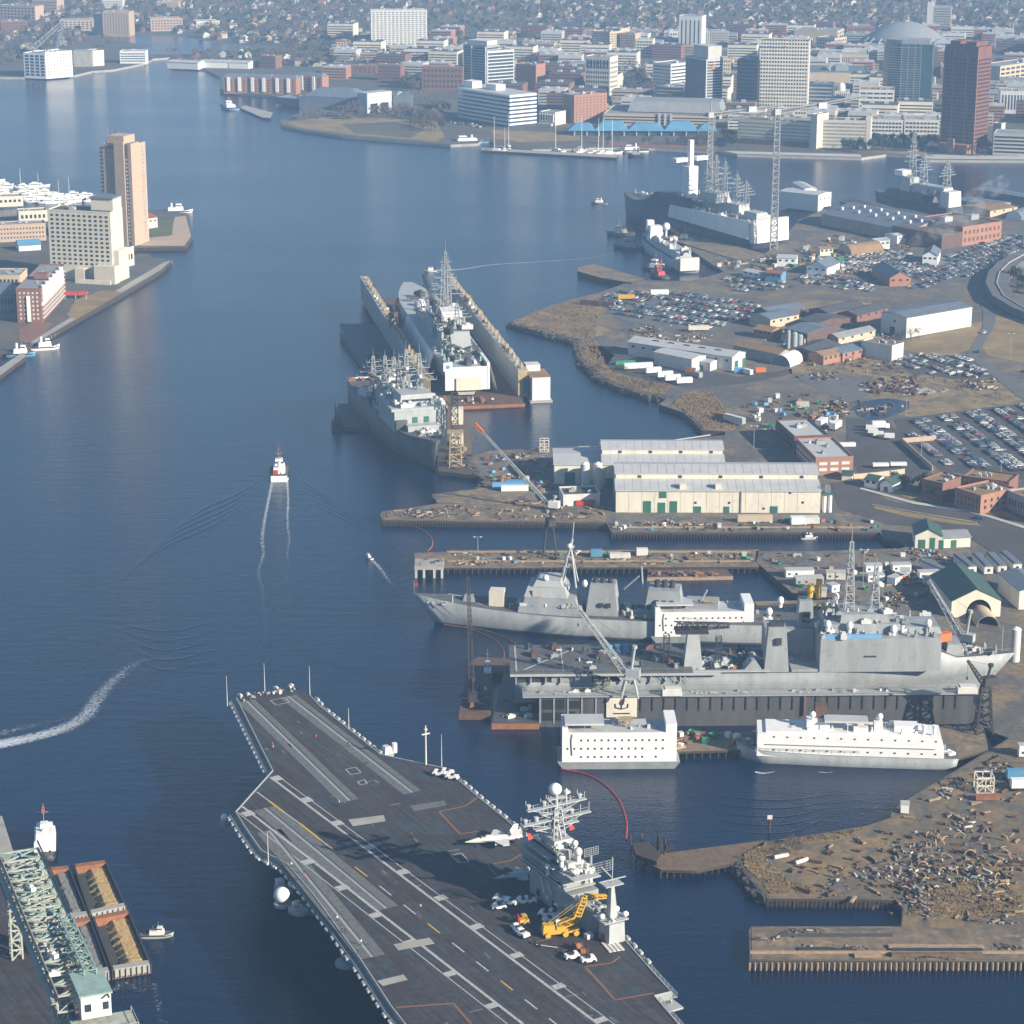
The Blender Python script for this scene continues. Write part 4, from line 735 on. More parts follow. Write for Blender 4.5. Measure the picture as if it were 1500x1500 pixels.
# ---------------------------------------------------------------- ships
def frame(stern, bow, z=0):
    a, b = P(*stern, z), P(*bow, z); a.z = b.z = 0; d = b - a
    return a, math.atan2(d.y, d.x), d.length
def hull(root, L, B, Dk, m='navy_grey', dm='deck_grey', bow=.32, sternw=.85, rake=.05, sheer=2, flare=.75, boot='boot_red', z0=0, N=34, square=False, name='hull'):
    def hb(t, k):  # half breadth
        s_ = 1 - (1 - sternw) * max(0, (.18 - t) / .18) ** 1.5
        if t > 1 - bow: u = (t - (1 - bow)) / bow; s_ *= max(.0, 1 - u ** (2.3 if k else 1.8)) if not square else 1
        return B / 2 * s_
    rings = []; deck = []
    for i in range(N + 1):
        t = i / N; sh = sheer * max(0, (t - .45) / .55) ** 2; xd = t * (L); xw = t * L * (1 - rake) + .01 * L
        d, wl = max(.12, hb(t, 1)), max(.06, hb(t, 0) * (flare + (1 - flare) * (1 - max(0, t - .5) * 2) if t > .5 else 1))
        rings.append([(xd, -d, z0 + Dk + sh), (xw + (xd - xw) * .1, -wl, z0 + .9), (xw, -wl * .98, z0 - 1.5), (xw, wl * .98, z0 - 1.5), (xw + (xd - xw) * .1, wl, z0 + .9), (xd, d, z0 + Dk + sh)]); deck.append((xd, d, z0 + Dk + sh))
    b = MB(m); b.smooth = True; b.loft([r_[:] for r_ in rings])
    nb = 6
    if boot:
        b.use(boot)
        for fi, f in enumerate(b.f):
            if len(f) == 4 and (fi % nb) in (1, 3) and fi < N * nb: b.mi[fi] = b.cur
    b.smooth = False; o = b.build(name, root)
    db = MB(dm)
    for i in range(N):
        (x0, d0, a0), (x1, d1, a1) = deck[i], deck[i + 1]; db.add([(x0, -d0 + .02, a0 + .03), (x1, -d1 + .02, a1 + .03), (x1, d1 - .02, a1 + .03), (x0, d0 - .02, a0 + .03)], [(0, 1, 2, 3)])
    db.build('deck', root)
    return deck
def blk(root, nm, m, *bx, taper=(0, 0)):
    b = MB(m)
    for q in bx: b.box(*q[:6], *(q[6:] if len(q) > 6 else taper))
    return b.build(nm, root)
def mast(root, x, y, z0, z1, w=2.5, yards=3, m='navy_grey_light', radome=True, yl=7, name='mast'):
    b = MB(m); b.truss((x, y, z0), (x, y, z1), w, w * .35, max(4, int((z1 - z0) / 3)), .16); b.cyl(x, y, z1, z1 + (z1 - z0) * .2, .15, .05, 5); b.build(name, root)
    for k in range(yards):
        z = z0 + (z1 - z0) * (.45 + .5 * k / max(1, yards)); l = yl * (1 - .2 * k); c = MB(m); c.box(x - .18, x + .18, y - l, y + l, z, z + .35)
        for s_ in (-1, -.6, .6, 1): c.cyl(x, y + l * s_, z, z + 1.8, .1, n=4)
        c.build('yard', root)
    if radome: MB('white').ball(x + 1.5, y, z0 + (z1 - z0) * .55, 1.0, 10).build('radome', root)
def fittings(root, n, x0, x1, y0, y1, z, s=1.4, ms=('navy_grey_light', 'white_dirty', 'steel_dark', 'navy_grey', 'steel_grey'), name='deck_fitting', zt=1):
    mm = []
    for k in range(7):
        b = MB(ms[k % len(ms)]); q = s * (.6 + .2 * k)
        if k % 3 == 0: b.box(-q, q, -q * .5, q * .5, 0, q * .8).box(-q * .5, q * .2, -q * .3, q * .3, q * .8, q * 1.1)
        elif k % 3 == 1: b.cyl(0, 0, 0, q * 1.6, q * .28, n=7).box(-q * .4, q * .4, -q * .4, q * .4, 0, q * .5)
        else: b.tube((-q, 0, q * .4), (q, 0, q * .4), q * .28, 7).box(-q * .7, -q * .5, -.3, .3, 0, q * .4).box(q * .5, q * .7, -.3, .3, 0, q * .4).tube((0, 0, 0), (0, 0, q * 1.2), .08, 4)
        mm.append(b.mesh(name))
    for k in range(n):
        put(name, rnd.choice(mm), root, (rnd.uniform(x0, x1), rnd.uniform(y0, y1), z), rnd.choice((0, R(90), R(20))) + rnd.uniform(-.1, .1))
def rail(root, pts, z, m='steel_grey', h=1.1, step=3):
    b = MB(m)
    for i in range(len(pts) - 1):
        (x0, y0), (x1, y1) = pts[i], pts[i + 1]; L_ = math.hypot(x1 - x0, y1 - y0); n = max(1, int(L_ / step))
        b.tube((x0, y0, z + h), (x1, y1, z + h), .05, 3); b.tube((x0, y0, z + h * .5), (x1, y1, z + h * .5), .04, 3)
        for k in range(n): t = k / n; b.tube((x0 + (x1 - x0) * t, y0 + (y1 - y0) * t, z), (x0 + (x1 - x0) * t, y0 + (y1 - y0) * t, z + h), .05, 3)
    b.build('railing', root)
def edge(deck, s): return [(x, s * d) for x, d, z in deck]
# ============ destroyer
loc, rot, _ = frame((930, 924), (645, 912)); S = P(1176, 926, 0); S.z = 0; d = Vector((math.cos(rot), math.sin(rot), 0)); bowp = P(610, 884, 9); bowp.z = 0
L = 154; loc = bowp - d * (L - 2) + Vector((0, 2, 0))
t = thing('warship', 'grey destroyer with raked mast and two funnel blocks, berthed beyond a white barracks barge', 'warship', loc, rot)
dk = hull(t, L, 20, 8.2, bow=.42, rake=.075, sheer=4.5, sternw=.8, flare=.62, boot='ship_dark')
# near side is +y (port) as the bow points left
blk(t, 'superstructure', 'navy_grey', (84, 110, -8.5, 8.5, 8.3, 11.8, .6, .6), (86, 108, -8, 8, 11.8, 15.5, 1, .6))
blk(t, 'bridge', 'navy_grey_light', (90, 107.5, -7.5, 7.5, 15.5, 19.5, 1.4, 1.2), (92, 104, -6.5, 6.5, 19.5, 22, 1.2, 1))
blk(t, 'bridge_windows', 'glass', (106.2, 106.9, -6, 6, 17.4, 18.2))
for y in (-7.6, 7.3): blk(t, 'radar_panel', 'concrete_light', (100, 104, y, y + .3, 15.8, 18.6))
blk(t, 'funnel', 'navy_grey', (70, 83, -6, 6, 8.3, 20.5, 1.6, 1.3)); blk(t, 'funnel', 'navy_grey', (44, 60, -6.5, 6.5, 8.3, 19.5, 1.8, 1.3))
for x in (73.5, 76.5, 79.5, 49, 52, 55): MB('steel_dark').cyl(x, 0, 19.4, 22.3, 1.15, n=10).build('exhaust_pipe', t)
for x0, z in ((73, 12), (76, 12), (48, 14.2), (51, 14.2), (54, 14.2), (57, 12)): blk(t, 'vent_grille', 'steel_dark', (x0, x0 + 1.5, 5.5, 6.35, z, z + 1.6))
blk(t, 'aft_house', 'navy_grey', (30, 43.9, -6, 6, 8.3, 14.5, .6, .6), (20, 29.9, -6, 6, 8.3, 12, .5, .5))
MB('navy_grey_light').tube((93, 0, 21), (89, 0, 38), 1.0, 8, .5).tube((87, -4, 19), (89.5, 0, 34), .4, 6).tube((87, 4, 19), (89.5, 0, 34), .4, 6).tube((89, 0, 38), (88.5, 0, 45), .2, 5).build('mast', t)
for k, (z, l) in enumerate(((27, 7), (31, 6), (35, 4))): x = 93 - (z - 21) * .23; MB('navy_grey_light').box(x - .25, x + .25, -l, l, z, z + .4).box(x - 1.5, x + 1.5, -1.5, 1.5, z - .5, z).cyl(x, l, z, z + 2, .1, n=4).cyl(x, -l, z, z + 2, .1, n=4).build('yard', t)
MB('white').ball(90, 1.5, 35.5, 1.1, 10).build('radome', t); MB('white').ball(99, 5, 23, 1.3, 10).build('radome', t); MB('white').ball(83.5, 4, 21, 1.1, 10, 1.5).build('radome', t)
MB('cream_pale').box(116, 122, -2, 4, 9.8, 16).build('deck_tent', t)
MB('navy_grey').box(128, 133, -1.6, 1.6, 10.5, 13, .7, .4).tube((132, 0, 12), (139, 0, 13), .18, 6).build('gun', t)
for x in (138, 140.5): MB('white').tube((x, -5, 11), (x - 1.5, 5, 11), .25, 4).build('tarp_pole', t)
for a_, b_ in (((68, 3, 19), (62, 4, 25)), ((38, 3, 14), (35, 3, 20)), ((60.5, -2, 14), (61.5, -2, 27))): MB('navy_grey_light').tube(a_, b_, .35, 6).build('boom', t)
fittings(t, 50, 112, 148, -4, 4, 9.4, .8); fittings(t, 26, 60, 70, -7, 8, 8.3, 1.2, ms=('white_dirty', 'steel_dark', 'navy_grey_light', 'yellow_dull')); fittings(t, 34, 84, 110, 4, 8.4, 11.8, .8); fittings(t, 16, 90, 104, -6, 6, 19.6, .8); fittings(t, 22, 2, 40, -8, 8, 8.3, 1)
rail(t, edge(dk, 1)[:20], 9.6); MB('steel_grey').cyl(L - 1, 0, 12, 18, .1, n=4).build('jackstaff', t)
MB('cloth_red').box(L - 2.6, L - 1.1, -.05, .05, 15.5, 17).build('flag', t)
# ============ docked landing ship and its floating dock
dockL = P(790, 1065, 0); dock = thing('floating_dry_dock', 'dark floating dry dock holding the big grey landing ship', 'dry dock', (9.8, 800.5, 0), math.atan2(3.3, 155)); DL = 160
MB('navy_grey_dark').box(-2, DL, 0, 46, -1.5, 1.6).build('pontoon', dock)
for y in (0, 41.5): MB('navy_grey_dark').box(0, DL - 4, y, y + 4.5, 1.6, 11.6).build('wing_wall', dock)
MB('steel_grey').box(-6, DL - 2, -1, 4.6, 11.62, 12.1).build('walkway', dock); rail(dock, [(-6, -1), (DL - 2, -1)], 12.1, 'white_dirty', 1.2, 2.5); rail(dock, [(-6, 4.5), (DL - 2, 4.5)], 12.1, 'white_dirty', 1.2, 2.5)
pm = MB('steel_dark').box(-.18, .18, -.35, -.02, 0, 5.4).mesh('fender_pile')
for k in range(30): put('fender_pile', pm, dock, (28 + k * 4.2, 0, 6.1))
for x, w_, z0, z1 in ((1, 8, 6.8, 10.6), (10, 5, 7, 10), (1, 8, 2.5, 5.6), (10, 3, 3, 6), (24, 6, 2, 9)): MB('black').box(x, x + w_, -.08, .1, z0, z1).build('opening', dock)
for x in (0, 5, 10, 15, 20): MB('steel_grey').box(x, x + .5, -.3, -.02, 1.6, 11.6).build('strut', dock)
bn = MB('cream_pale').box(24, 35, -.55, -.2, 3.8, 11.2).build('banner', dock)
e = MB('steel_dark'); e.tube((29.5, -.62, 9.3), (29.5, -.7, 9.3), .9, 10)
for s_ in (-1, 1): e.tube((29.5, -.66, 7), (29.5 + s_ * 2.2, -.66, 7.6), .22, 4).tube((29.5 + s_ * 2.2, -.66, 7.6), (29.5 + s_ * 2.3, -.66, 9), .2, 4)
e.tube((29.5, -.66, 6.9), (29.5, -.66, 9), .22, 4).build('banner_emblem', dock); MB('rust_orange').tube((29.5, -.64, 10.1), (29.5, -.72, 10.1), .6, 8).build('banner_emblem', dock)
MB('steel_dark').box(26.5, 32.5, -.62, -.56, 5.0, 5.5).build('banner_line', dock)
for x in (44, 150): MB('white_dirty').box(x, x + 7, -1.5, 2.5, 12.11, 14.4).box(x + 1, x + 6, -1.2, 2.2, 14.4, 14.7).build('control_cabin', dock)
MB('rust').cyl(95, -.5, 4, 11.6, .5).build('pipe', dock)
fittings(dock, 40, 0, 150, .5, 3.6, 12.12, .6); fittings(dock, 26, 4, 150, 5, 9, 1.62, 1, ms=('steel_dark', 'rust', 'timber'))
t = thing('warship', 'large grey landing ship in dry dock with a long flight deck and two offset funnels', 'warship', (1, 823, 0), math.atan2(3.3, 155)); L = 184; zb = 3.4
# hull: near side is -y
b = MB('navy_grey'); hh = 12.5
dk = []
def lsd_d(t_): return 12.8 * (1 if t_ < .6 else max(.02, 1 - ((t_ - .6) / .4) ** 2.2))
def lsd_w(t_): return 12.4 * (1 if t_ < .5 else max(.01, 1 - ((t_ - .5) / .42) ** 1.7)) if t_ < .92 else .1
rg = []
for i in range(33):
    t_ = i / 32; sh = 16.2 if t_ < .34 else 16.2
    top = 13.4 if t_ < .33 else (16.4 if t_ < .6 else 16.6 + 7.8 * min(1, (t_ - .6) / .12)); top = top if t_ < .83 else 24.4 - 4.6 * min(1, (t_ - .83) / .03) - .8 * max(0, (t_ - .86) / .14)
    xd = L * t_; xw = L * t_ * (.93 if t_ > .5 else 1) if t_ > .5 else xd; xw = xd - max(0, t_ - .6) * 30
    d_, w_ = lsd_d(t_), max(.1, lsd_w(t_)); rg.append([(xd, -d_, top), (xd - (xd - xw) * .5, -(d_ * .6 + w_ * .4), zb + 8), (xw, -w_, zb + 2), (xw, -w_ * .6, zb), (xw, w_ * .6, zb), (xw, w_, zb + 2), (xd - (xd - xw) * .5, d_ * .6 + w_ * .4, zb + 8), (xd, d_, top)]); dk.append((xd, d_, top))
b.smooth = True; b.loft(rg).build('hull', t)
db = MB('deck_grey')
for i in range(32):
    (x0, d0, a0), (x1, d1, a1) = dk[i], dk[i + 1]; db.add([(x0, -d0, a0 + .03), (x1, -d1, a1 + .03), (x1, d1, a1 + .03), (x0, d0, a0 + .03)], [(0, 1, 2, 3)])
db.build('deck', t)
MB('deck_grey').box(-2, 64, -14.6, 14.6, 17.3, 18).build('flight_deck', t); MB('navy_grey_light').box(-2, 74, -14.8, -14.2, 16.4, 17.28).build('deck_edge_beam', t)
MB('navy_grey').box(13, 27, -13, -12.2, 13.4, 17.28).box(38, 60, -13, -12.2, 13.4, 16).box(-1, 64, 12.2, 13, 13.4, 17.28).build('side_plating', t)
for k in range(12): MB('navy_grey_light').box(k * 5.4, k * 5.4 + .35, -13.8, -13.2, 13, 16.4).build('deck_support', t)
MB('navy_grey_light').box(64, 92, -14, -12.4, 17.2, 17.7).build('catwalk', t)
MB('steel_dark').box(0, 12.8, -12.6, -12, 13.5, 16.2).build('painted_bay_shade', t)  # dark slab: the shade inside the open bay, put into its colour
mk = MB('deck_paint_white'); mk.tube((3, -12, 18.0), (22, 10, 18.0), .18, 4).tube((3, 10, 18.0), (22, -12, 18.0), .18, 4).box(17, 17.5, -13, 12, 18.02, 18.1).box(0, .6, -13.5, 13.5, 18.02, 18.1); mk.build('deck_marking', t)
blk(t, 'superstructure', 'navy_grey', (110, 154, -12.85, 12.6, 16.6, 29.3, .15, .05), (112, 140, -8, 10, 29.3, 33, .5, .5), (118, 136, -6, 8, 33, 36, .5, .5), (141, 155, -8, 6, 29.3, 31.6, 1, 1))
blk(t, 'superstructure', 'navy_grey', (92, 109.9, 2, 12.4, 16.6, 28), (100, 109.9, -12.5, 2, 16.6, 17.6))
blk(t, 'funnel', 'navy_grey', (90, 99, -12.5, -6, 16.6, 33.5, 1.3, .8)); blk(t, 'funnel_base', 'navy_grey', (82, 90, -12.6, -6, 16.6, 21, 3.5, .2)); MB('steel_dark').box(92, 97, -11, -7.5, 33.5, 35).build('funnel_cap', t)
blk(t, 'funnel', 'navy_grey', (104, 110, 4, 11, 28, 38, .6, .6)); blk(t, 'opening', 'black', (105.5, 108.5, 3.3, 3.9, 30, 34))
blk(t, 'louvre', 'steel_dark', (94, 96, -12.9, -12.1, 27, 29.5)); blk(t, 'crane_house', 'navy_grey_light', (61, 68, -10, -4, 16.5, 30, 1.4, 1)); MB('steel_dark').truss((58, -6, 32), (78, -2, 31), 3, 1.5, 10, .18).box(58, 70, -9, -1, 30, 30.5).build('deck_crane', t)
MB('steel_dark').truss((55, -6, 18), (55, -6, 29), 2, 2, 6, .12).truss((74, -6, 17), (74, -6, 28), 2, 2, 8, .12).build('scaffold', t)
for x, y, z in ((92, -6, 37.5), (98, 8, 37), (113, -9, 33.5), (121, -9, 33), (137, -9, 31.5), (118, 6, 39), (150, -7, 33)): MB('white').ball(x, y, z, 1.3, 10, 1.25).cyl(x, y, z - 2.6, z - .6, .7, n=8).build('radome', t)
mast(t, 122, 0, 36, 62, 3.4, 5, yl=8); mast(t, 132, 3, 36, 52, 3, 3, yl=6)
MB('yellow').tube((108.5, 6, 39), (108.5, 6, 44), 1.1, 10).tube((112, 8, 38), (112, 8, 45), 1.2, 10).tube((113, 7, 35), (116, 7, 35), 1.3, 10).build('yellow_ventilator', t)
blk(t, 'scaffold_board', 'yellow_dull', (100, 118, 13, 14, 33, 33.6)); blk(t, 'blue_container', 'blue_light', (112, 132, -12.6, -11.2, 29.32, 30.6)); blk(t, 'name_plate', 'steel_dark', (126, 130.5, -13.0, -12.8, 22.2, 22.8))
MB('orange').obox(156, -2, 24.4, 7, 3, 3, .5).build('orange_tarp', t)
blk(t, 'bow_house', 'navy_grey', (157, 164, -6, 6, 19.8, 24, 1, 1)); MB('navy_grey_light').cyl(179, 0, 19, 29, .12, n=4).build('jackstaff', t)
fittings(t, 44, 2, 60, -12, 12, 18.02, 1.1, ms=('steel_dark', 'rust', 'white_dirty', 'steel_grey', 'roof_green')); fittings(t, 90, 111, 153, -12, 11, 29.35, 1.2); fittings(t, 30, 112, 140, -7, 9, 33.05, 1); fittings(t, 60, 65, 100, -11, 11, 16.5, 1.3, ms=('steel_dark', 'rust_orange', 'navy_grey_light', 'white_dirty')); fittings(t, 30, 160, 177, -4, 4, 19.9, .9); fittings(t, 20, 112, 138, -6, 6, 36, 1)
for x in (35, 38, 41): MB('roof_blue').cyl(x, 6, 18, 20.8, 1.2, n=10).build('tank', t)
rail(t, [(-2, -14.6), (64, -14.6)], 18); rail(t, edge(dk, -1)[28:], 19.6, h=1.2)
b = MB('navy_grey_light')
for k in range(9): b.tube((28 + k * 4, -14.3, 17.2), (31 + k * 4, -13.9, 13.5), .1, 3)
b.build('stay', t)
# ============ white barracks barges
def barracks(label, A, B, Dp, H, gr=None, roofx=(.05, .4), nl=None):
    a, b_ = P(*A, 0), P(*B, 0); d = b_ - a; W = d.length; root = thing('barracks_barge', label, 'barge', a, math.atan2(d.y, d.x), gr)
    MB('navy_grey').add([(0, 0, 2.6), (W, 0, 2.6), (W, Dp, 2.6), (0, Dp, 2.6), (2.5, .8, -1), (W - 2.5, .8, -1), (W - 2.5, Dp - .8, -1), (2.5, Dp - .8, -1)], [(0, 1, 2, 3), (7, 6, 5, 4), (4, 5, 1, 0), (5, 6, 2, 1), (6, 7, 3, 2), (7, 4, 0, 3)]).build('hull', root)
    MB('white').box(1.5, W - 1.2, 1, Dp - 1, 2.6, H).build('house', root)
    MB('roof_pale').box(1.8, W - 1.5, 1.3, Dp - 1.3, H + .01, H + .1).build('roof', root)
    MB('white').box(W - 5, W - 1.2, 1.02, Dp - 1.02, H + .1, H + 3.2).build('stair_house', root); MB('white').box(1.5, 3.5, 1.02, Dp - 1.02, H + .1, H + 1.8).build('parapet', root)
    MB('roof_pale').box(W * roofx[0], W * roofx[1], 2, Dp - 3, H + 2.3, H + 2.8, 0, .3).build('canopy', root)
    for x in (W * roofx[0] + .5, W * (roofx[0] + roofx[1]) / 2, W * roofx[1] - .5):
        for y in (2.3, Dp - 3.3): MB('steel_grey').cyl(x, y, H + .1, H + 2.3, .12, n=4).build('canopy_post', root)
    wm = MB('steel_dark').box(-.3, .3, -.08, .1, 0, .7).mesh('porthole'); cols = 15
    for r_ in range(3):
        for c in range(cols):
            if rnd.random() < .85: put('porthole', wm, root, (3.4 + c * (W - 7) / cols, .98, 4 + r_ * (H - 4) / 3))
    wl = MB('steel_dark').box(-.1, .08, -.5, .5, 0, 1).mesh('window')
    for r_ in range(3):
        for y in (3, 7, 11): put('window', wl, root, (1.48, y, 4 + r_ * (H - 4) / 3))
    MB('steel_grey').tube((5, .9, H - .5), (4.6, .9, H - 3), .25, 6).tube((4.6, .9, H - 3), (5, .9, 5), .25, 6).build('pipe', root)
    MB('steel_grey').box(0, W, -.15, .1, 2.62, 2.9).build('guard_rail', root)
    g = MB('yellow_dull'); g.truss((W * .56, Dp * .5, H), (W * .56, Dp * .5, H + 2.6), 3, 3, 2, .12); g.box(W * .5, W * .62, Dp * .35, Dp * .62, H + 2.6, H + 2.8); g.build('gangway_frame', root)
    fittings(root, 10, W * .45, W * .85, 3, Dp - 3, H + .12, .6, ms=('white_dirty', 'steel_grey', 'roof_pale'))
    return root, W
barracks('white barracks barge floating alone in front of the banner on the dry dock', (817, 1128), (996, 1127), 15, 13.2, roofx=(.06, .38))
barracks('white barracks barge moored between the destroyer and the dry dock', (954, 943), (1108, 941), 15, 12.6)
# barracks ship with pointed left end
a, b_ = P(1406, 1128, 0), P(1080, 1118, 0); rot = math.atan2(b_.y - a.y, b_.x - a.x); L = (b_ - a).length
t = thing('barracks_ship', 'white many-decked barracks ship with a grey pointed bow to the left', 'ship', a + Vector((0, 7, 0)), rot)
dk = hull(t, L, 15, 4, bow=.13, rake=.02, sheer=1.6, sternw=.9, flare=.8, boot='navy_grey')
blk(t, 'house', 'white', (5, 69, -6.6, 7.1, 3, 7.6, .1, .1), (6, 69, -6.2, 6.9, 7.6, 11.2, .1, .1), (12, 66, -5.6, 5.8, 11.2, 11.8))
blk(t, 'upper_house', 'white', (44, 52, -3, 3, 11.8, 14.6), (14, 22, -2, 3, 11.8, 14), (26, 29, -1, 4, 11.8, 15), (31, 36, 0, 4.5, 11.8, 13.5))
MB('roof_pale').box(31, 46, -2, 5, 15.2, 15.7, 0, .5).build('canopy', t)
for x in (31.5, 38, 45.5): MB('white').cyl(x, 4.2, 11.8, 15.2, .15, n=4).build('canopy_post', t)
for x in (27, 50): MB('white').ball(x, 1, 16.5, 1.2, 10).cyl(x, 1, 11.8, 15.6, .4, n=6).build('radome', t)
for x in (8.5, 12): MB('white').cyl(x, 4, 11.8, 14.5, .6).cyl(x, 4, 14.5, 15, .9).build('funnel', t)
blk(t, 'ledge', 'steel_grey', (8, 66, 7.1, 7.4, 7.4, 7.6))
wm = MB('glass').box(-.3, .3, -.1, .1, 0, .5).mesh('window')
for r_ in range(2):
    for c in range(13): put('window', wm, t, (8 + c * 4.6, (7.1, 6.85)[r_], (5.3, 9.9)[r_]))
MB('rust').box(45, 49, -4.5, -1, 14.6, 19).build('tower', t)
fittings(t, 22, 10, 60, -5, 5, 11.85, .8, ms=('white', 'white_dirty', 'roof_pale')); fittings(t, 10, 70, 75, -2.5, 2.5, 4.8, .7); fittings(t, 6, 1, 6, -4, 4, 4.1, .7); rail(t, edge(dk, 1)[15:], 5)
# ============ amphibious ship seen bow on at the repair berth
a, rot, _ = frame((520, 572), (626, 688)); bowp = P(640, 648, 16); bowp.z = 0; st = P(538, 552, 15); st.z = 0; d = bowp - st; L = d.length; rot = math.atan2(d.y, d.x)
t = thing('warship', 'grey ship with sharp bow and tall square bridge front at the repair berth', 'warship', st, rot); print('bowship', L)
dk = hull(t, L, 25, 14, 'navy_grey_dark', bow=.3, rake=.06, sheer=2.5, sternw=.9, flare=.6, boot='ship_dark')
x0 = L * .78
blk(t, 'bridge_front', 'navy_grey_light', (x0 - 34, x0, -13.3, 13.3, 14, 24), (x0 - 30, x0 - 1, -14.6, 14.6, 24, 25.5)); blk(t, 'bridge', 'navy_grey_light', (x0 - 22, x0 - 6, -9, 9, 25.5, 31, 1, 1)); blk(t, 'bridge_windows', 'glass', (x0 - 7.6, x0 - 6.2, -7.5, 7.5, 27.5, 28.6))
for y in (-4, 2): blk(t, 'hatch', 'green_door', (x0 - .1, x0 + .25, y, y + 2.6, 18, 21))
blk(t, 'painted_shade_block', 'navy_grey_dark', (x0 - .1, x0 + 1.6, -12.8, -7, 14.4, 20)); blk(t, 'deck_house', 'navy_grey_light', (x0 + 1.7, x0 + 7, -8, 8, 14.6, 18))  # first block is dark grey to paint shade on the bridge front
blk(t, 'deck_house', 'navy_grey', (30, 50, 4, 12, 14, 22, 1, 1), (52, x0 - 36, -8, 10, 14, 24, 1, 1))
for k, (x, h) in enumerate(((x0 - 16, 50), (x0 - 28, 44), (x0 - 44, 46), (x0 - 58, 40), (46, 36), (32, 34))): mast(t, x, (-1) ** k * 4, 24 if x > 50 else 14, h, 3.4, 4, 'steel_grey', k % 2 == 0, yl=9)
b = MB('yellow_dull'); b.truss((x0 - 60, 9, 36), (x0 - 10, 9, 38), 1.6, 1.2, 14, .14); b.build('boom', t)
fittings(t, 90, 20, x0 - 36, -12, 12, 14.1, 2.1); fittings(t, 40, 30, x0 - 36, -7, 9, 24.1, 1.8); fittings(t, 60, x0 - 34, x0 - 2, -13, 13, 25.6, 1.4); fittings(t, 28, x0 + 7, L - 12, -6, 6, 15.2, 1); fittings(t, 10, 2, 20, -10, 10, 14.1, 1.1, ms=('rust_orange', 'red', 'white_dirty'))
blk(t, 'stern_rail', 'white_dirty', (2, 2.6, -11, 11, 15, 15.7)); rail(t, edge(dk, 1), 14.5); rail(t, edge(dk, -1), 14.5)
# its neighbours: floating dock with ship
A = P(805, 578, 0); d2 = P(668, 432, 0) - P(772, 572, 0); rot = math.atan2(-d2.y, -d2.x)
DL = 265
t = thing('floating_dry_dock', 'long open floating dock with yellow trimmed wing walls holding the white-draped ship', 'dry dock', P(548, 470, 0) - Vector((0, 0, 0)), 0)
# frame: origin near-left end, u towards far end, v to the right wall
nl, nr = P(612, 590, 0), P(762, 590, 0); fu = (P(655, 430, 0) - P(765, 575, 0)); fu.z = 0; Ld = fu.length; fu.normalize(); print('dock len', Ld)
th = math.atan2(fu.y, fu.x); t.location = P(690, 596, 0); t.rotation_euler = (0, 0, th)
# local x = far direction, y = left (positive to the left of travel)
MB('rust').box(-6, Ld + 8, -29, 25, -1, 2).build('pontoon', t)
MB('navy_grey').box(10, Ld, -33, -28.5, 2, 17).build('wing_wall', t); MB('navy_grey').box(0, Ld + 10, 22.5, 27, 2, 17).build('wing_wall', t)
MB('concrete').box(10, Ld, -33.5, -28, 17.01, 17.3).build('walkway', t); MB('concrete').box(0, Ld + 10, 22, 27.5, 17.01, 17.3).build('walkway', t); fittings(t, 40, 12, Ld, -32.5, -29, 17.31, 1.2, ms=('rust_orange', 'yellow_dull', 'steel_dark', 'white_dirty', 'steel_grey'))
MB('yellow_dull').box(0, 3, 22.3, 27.3, 3, 16.9).box(9.8, 9.99, -33.2, -28, 3, 16.9).build('end_frame', t)
pm = MB('yellow_dull').box(-.7, .7, -.7, .7, 0, 2.4).box(-.4, .4, -.4, .4, 2.4, 3.4).mesh('bollard')
for k in range(22): put('bollard', pm, t, (14 + k * (Ld - 16) / 22, -30.8, 17.3)); put('bollard', pm, t, (6 + k * (Ld - 10) / 22, 24.8, 17.3))
fittings(t, 24, -4, 10, -16, 16, 2.02, 1.3, ms=('white_dirty', 'brick', 'rust', 'steel_dark', 'rust_orange')); fittings(t, 40, 10, Ld, 22.6, 26.6, 17.31, 1, ms=('rust_orange', 'yellow_dull', 'steel_dark', 'white_dirty'))
MB('rust_orange').box(-6.3, -6.01, -29, 25, .4, 2.1).build('end_plate', t)
MB('white').box(4, 15, -45, -35, -1, 14).build('power_house', t); MB('roof_tan').box(3.8, 24, -45.3, -33.7, 14.01, 14.4).build('power_house_roof', t); MB('white_dirty').box(15.01, 24, -44.5, -33.8, -1, 14).box(18, 26, -42, -34, 14.41, 18).build('power_house_annexe', t); MB('concrete').box(2, 26, -46, -33.5, -1, 1.2).build('power_house_base', t)
MB('green_door').box(9.55, 9.75, -33, -31, 4, 12).build('ladder_panel', t)
s2 = thing('warship', 'ship draped in white sheeting standing inside the open floating dock', 'warship', t.location + fu * 16, th)
b = MB('navy_grey_light'); rr_ = []
for i in range(17):
    q = i / 16; hb_ = 13.5 * (min(1, .62 + q * 2) if q < .2 else (1 if q < .7 else 1 - ((q - .7) / .3) ** 2 * .8)); x = q * (Ld - 40); rr_.append([(x, -hb_, 19), (x, -hb_ * .95, 10), (x, -hb_ * .5, 3), (x, hb_ * .5, 3), (x, hb_ * .95, 10), (x, hb_, 19)])
b.loft(rr_).build('hull', s2)
MB('tarp_white').box(-1.2, 26, -13, -11.5, 6, 21).box(-1.2, -.2, -12, 12, 6, 19).build('sheeting', s2)
b = MB('tarp_white')
for i in range(9): x = 4 + i * 8; b.add([(x, -13.6, 20), (x + 8, -13.6, 20), (x + 8, -17 - (i % 2), 4), (x, -17 - ((i + 1) % 2), 4), (x, -13.9, 20), (x + 8, -13.9, 20), (x + 8, -17.3 - (i % 2), 4), (x, -17.3 - ((i + 1) % 2), 4)], [(3, 2, 1, 0), (4, 5, 6, 7), (0, 1, 5, 4), (2, 3, 7, 6)])
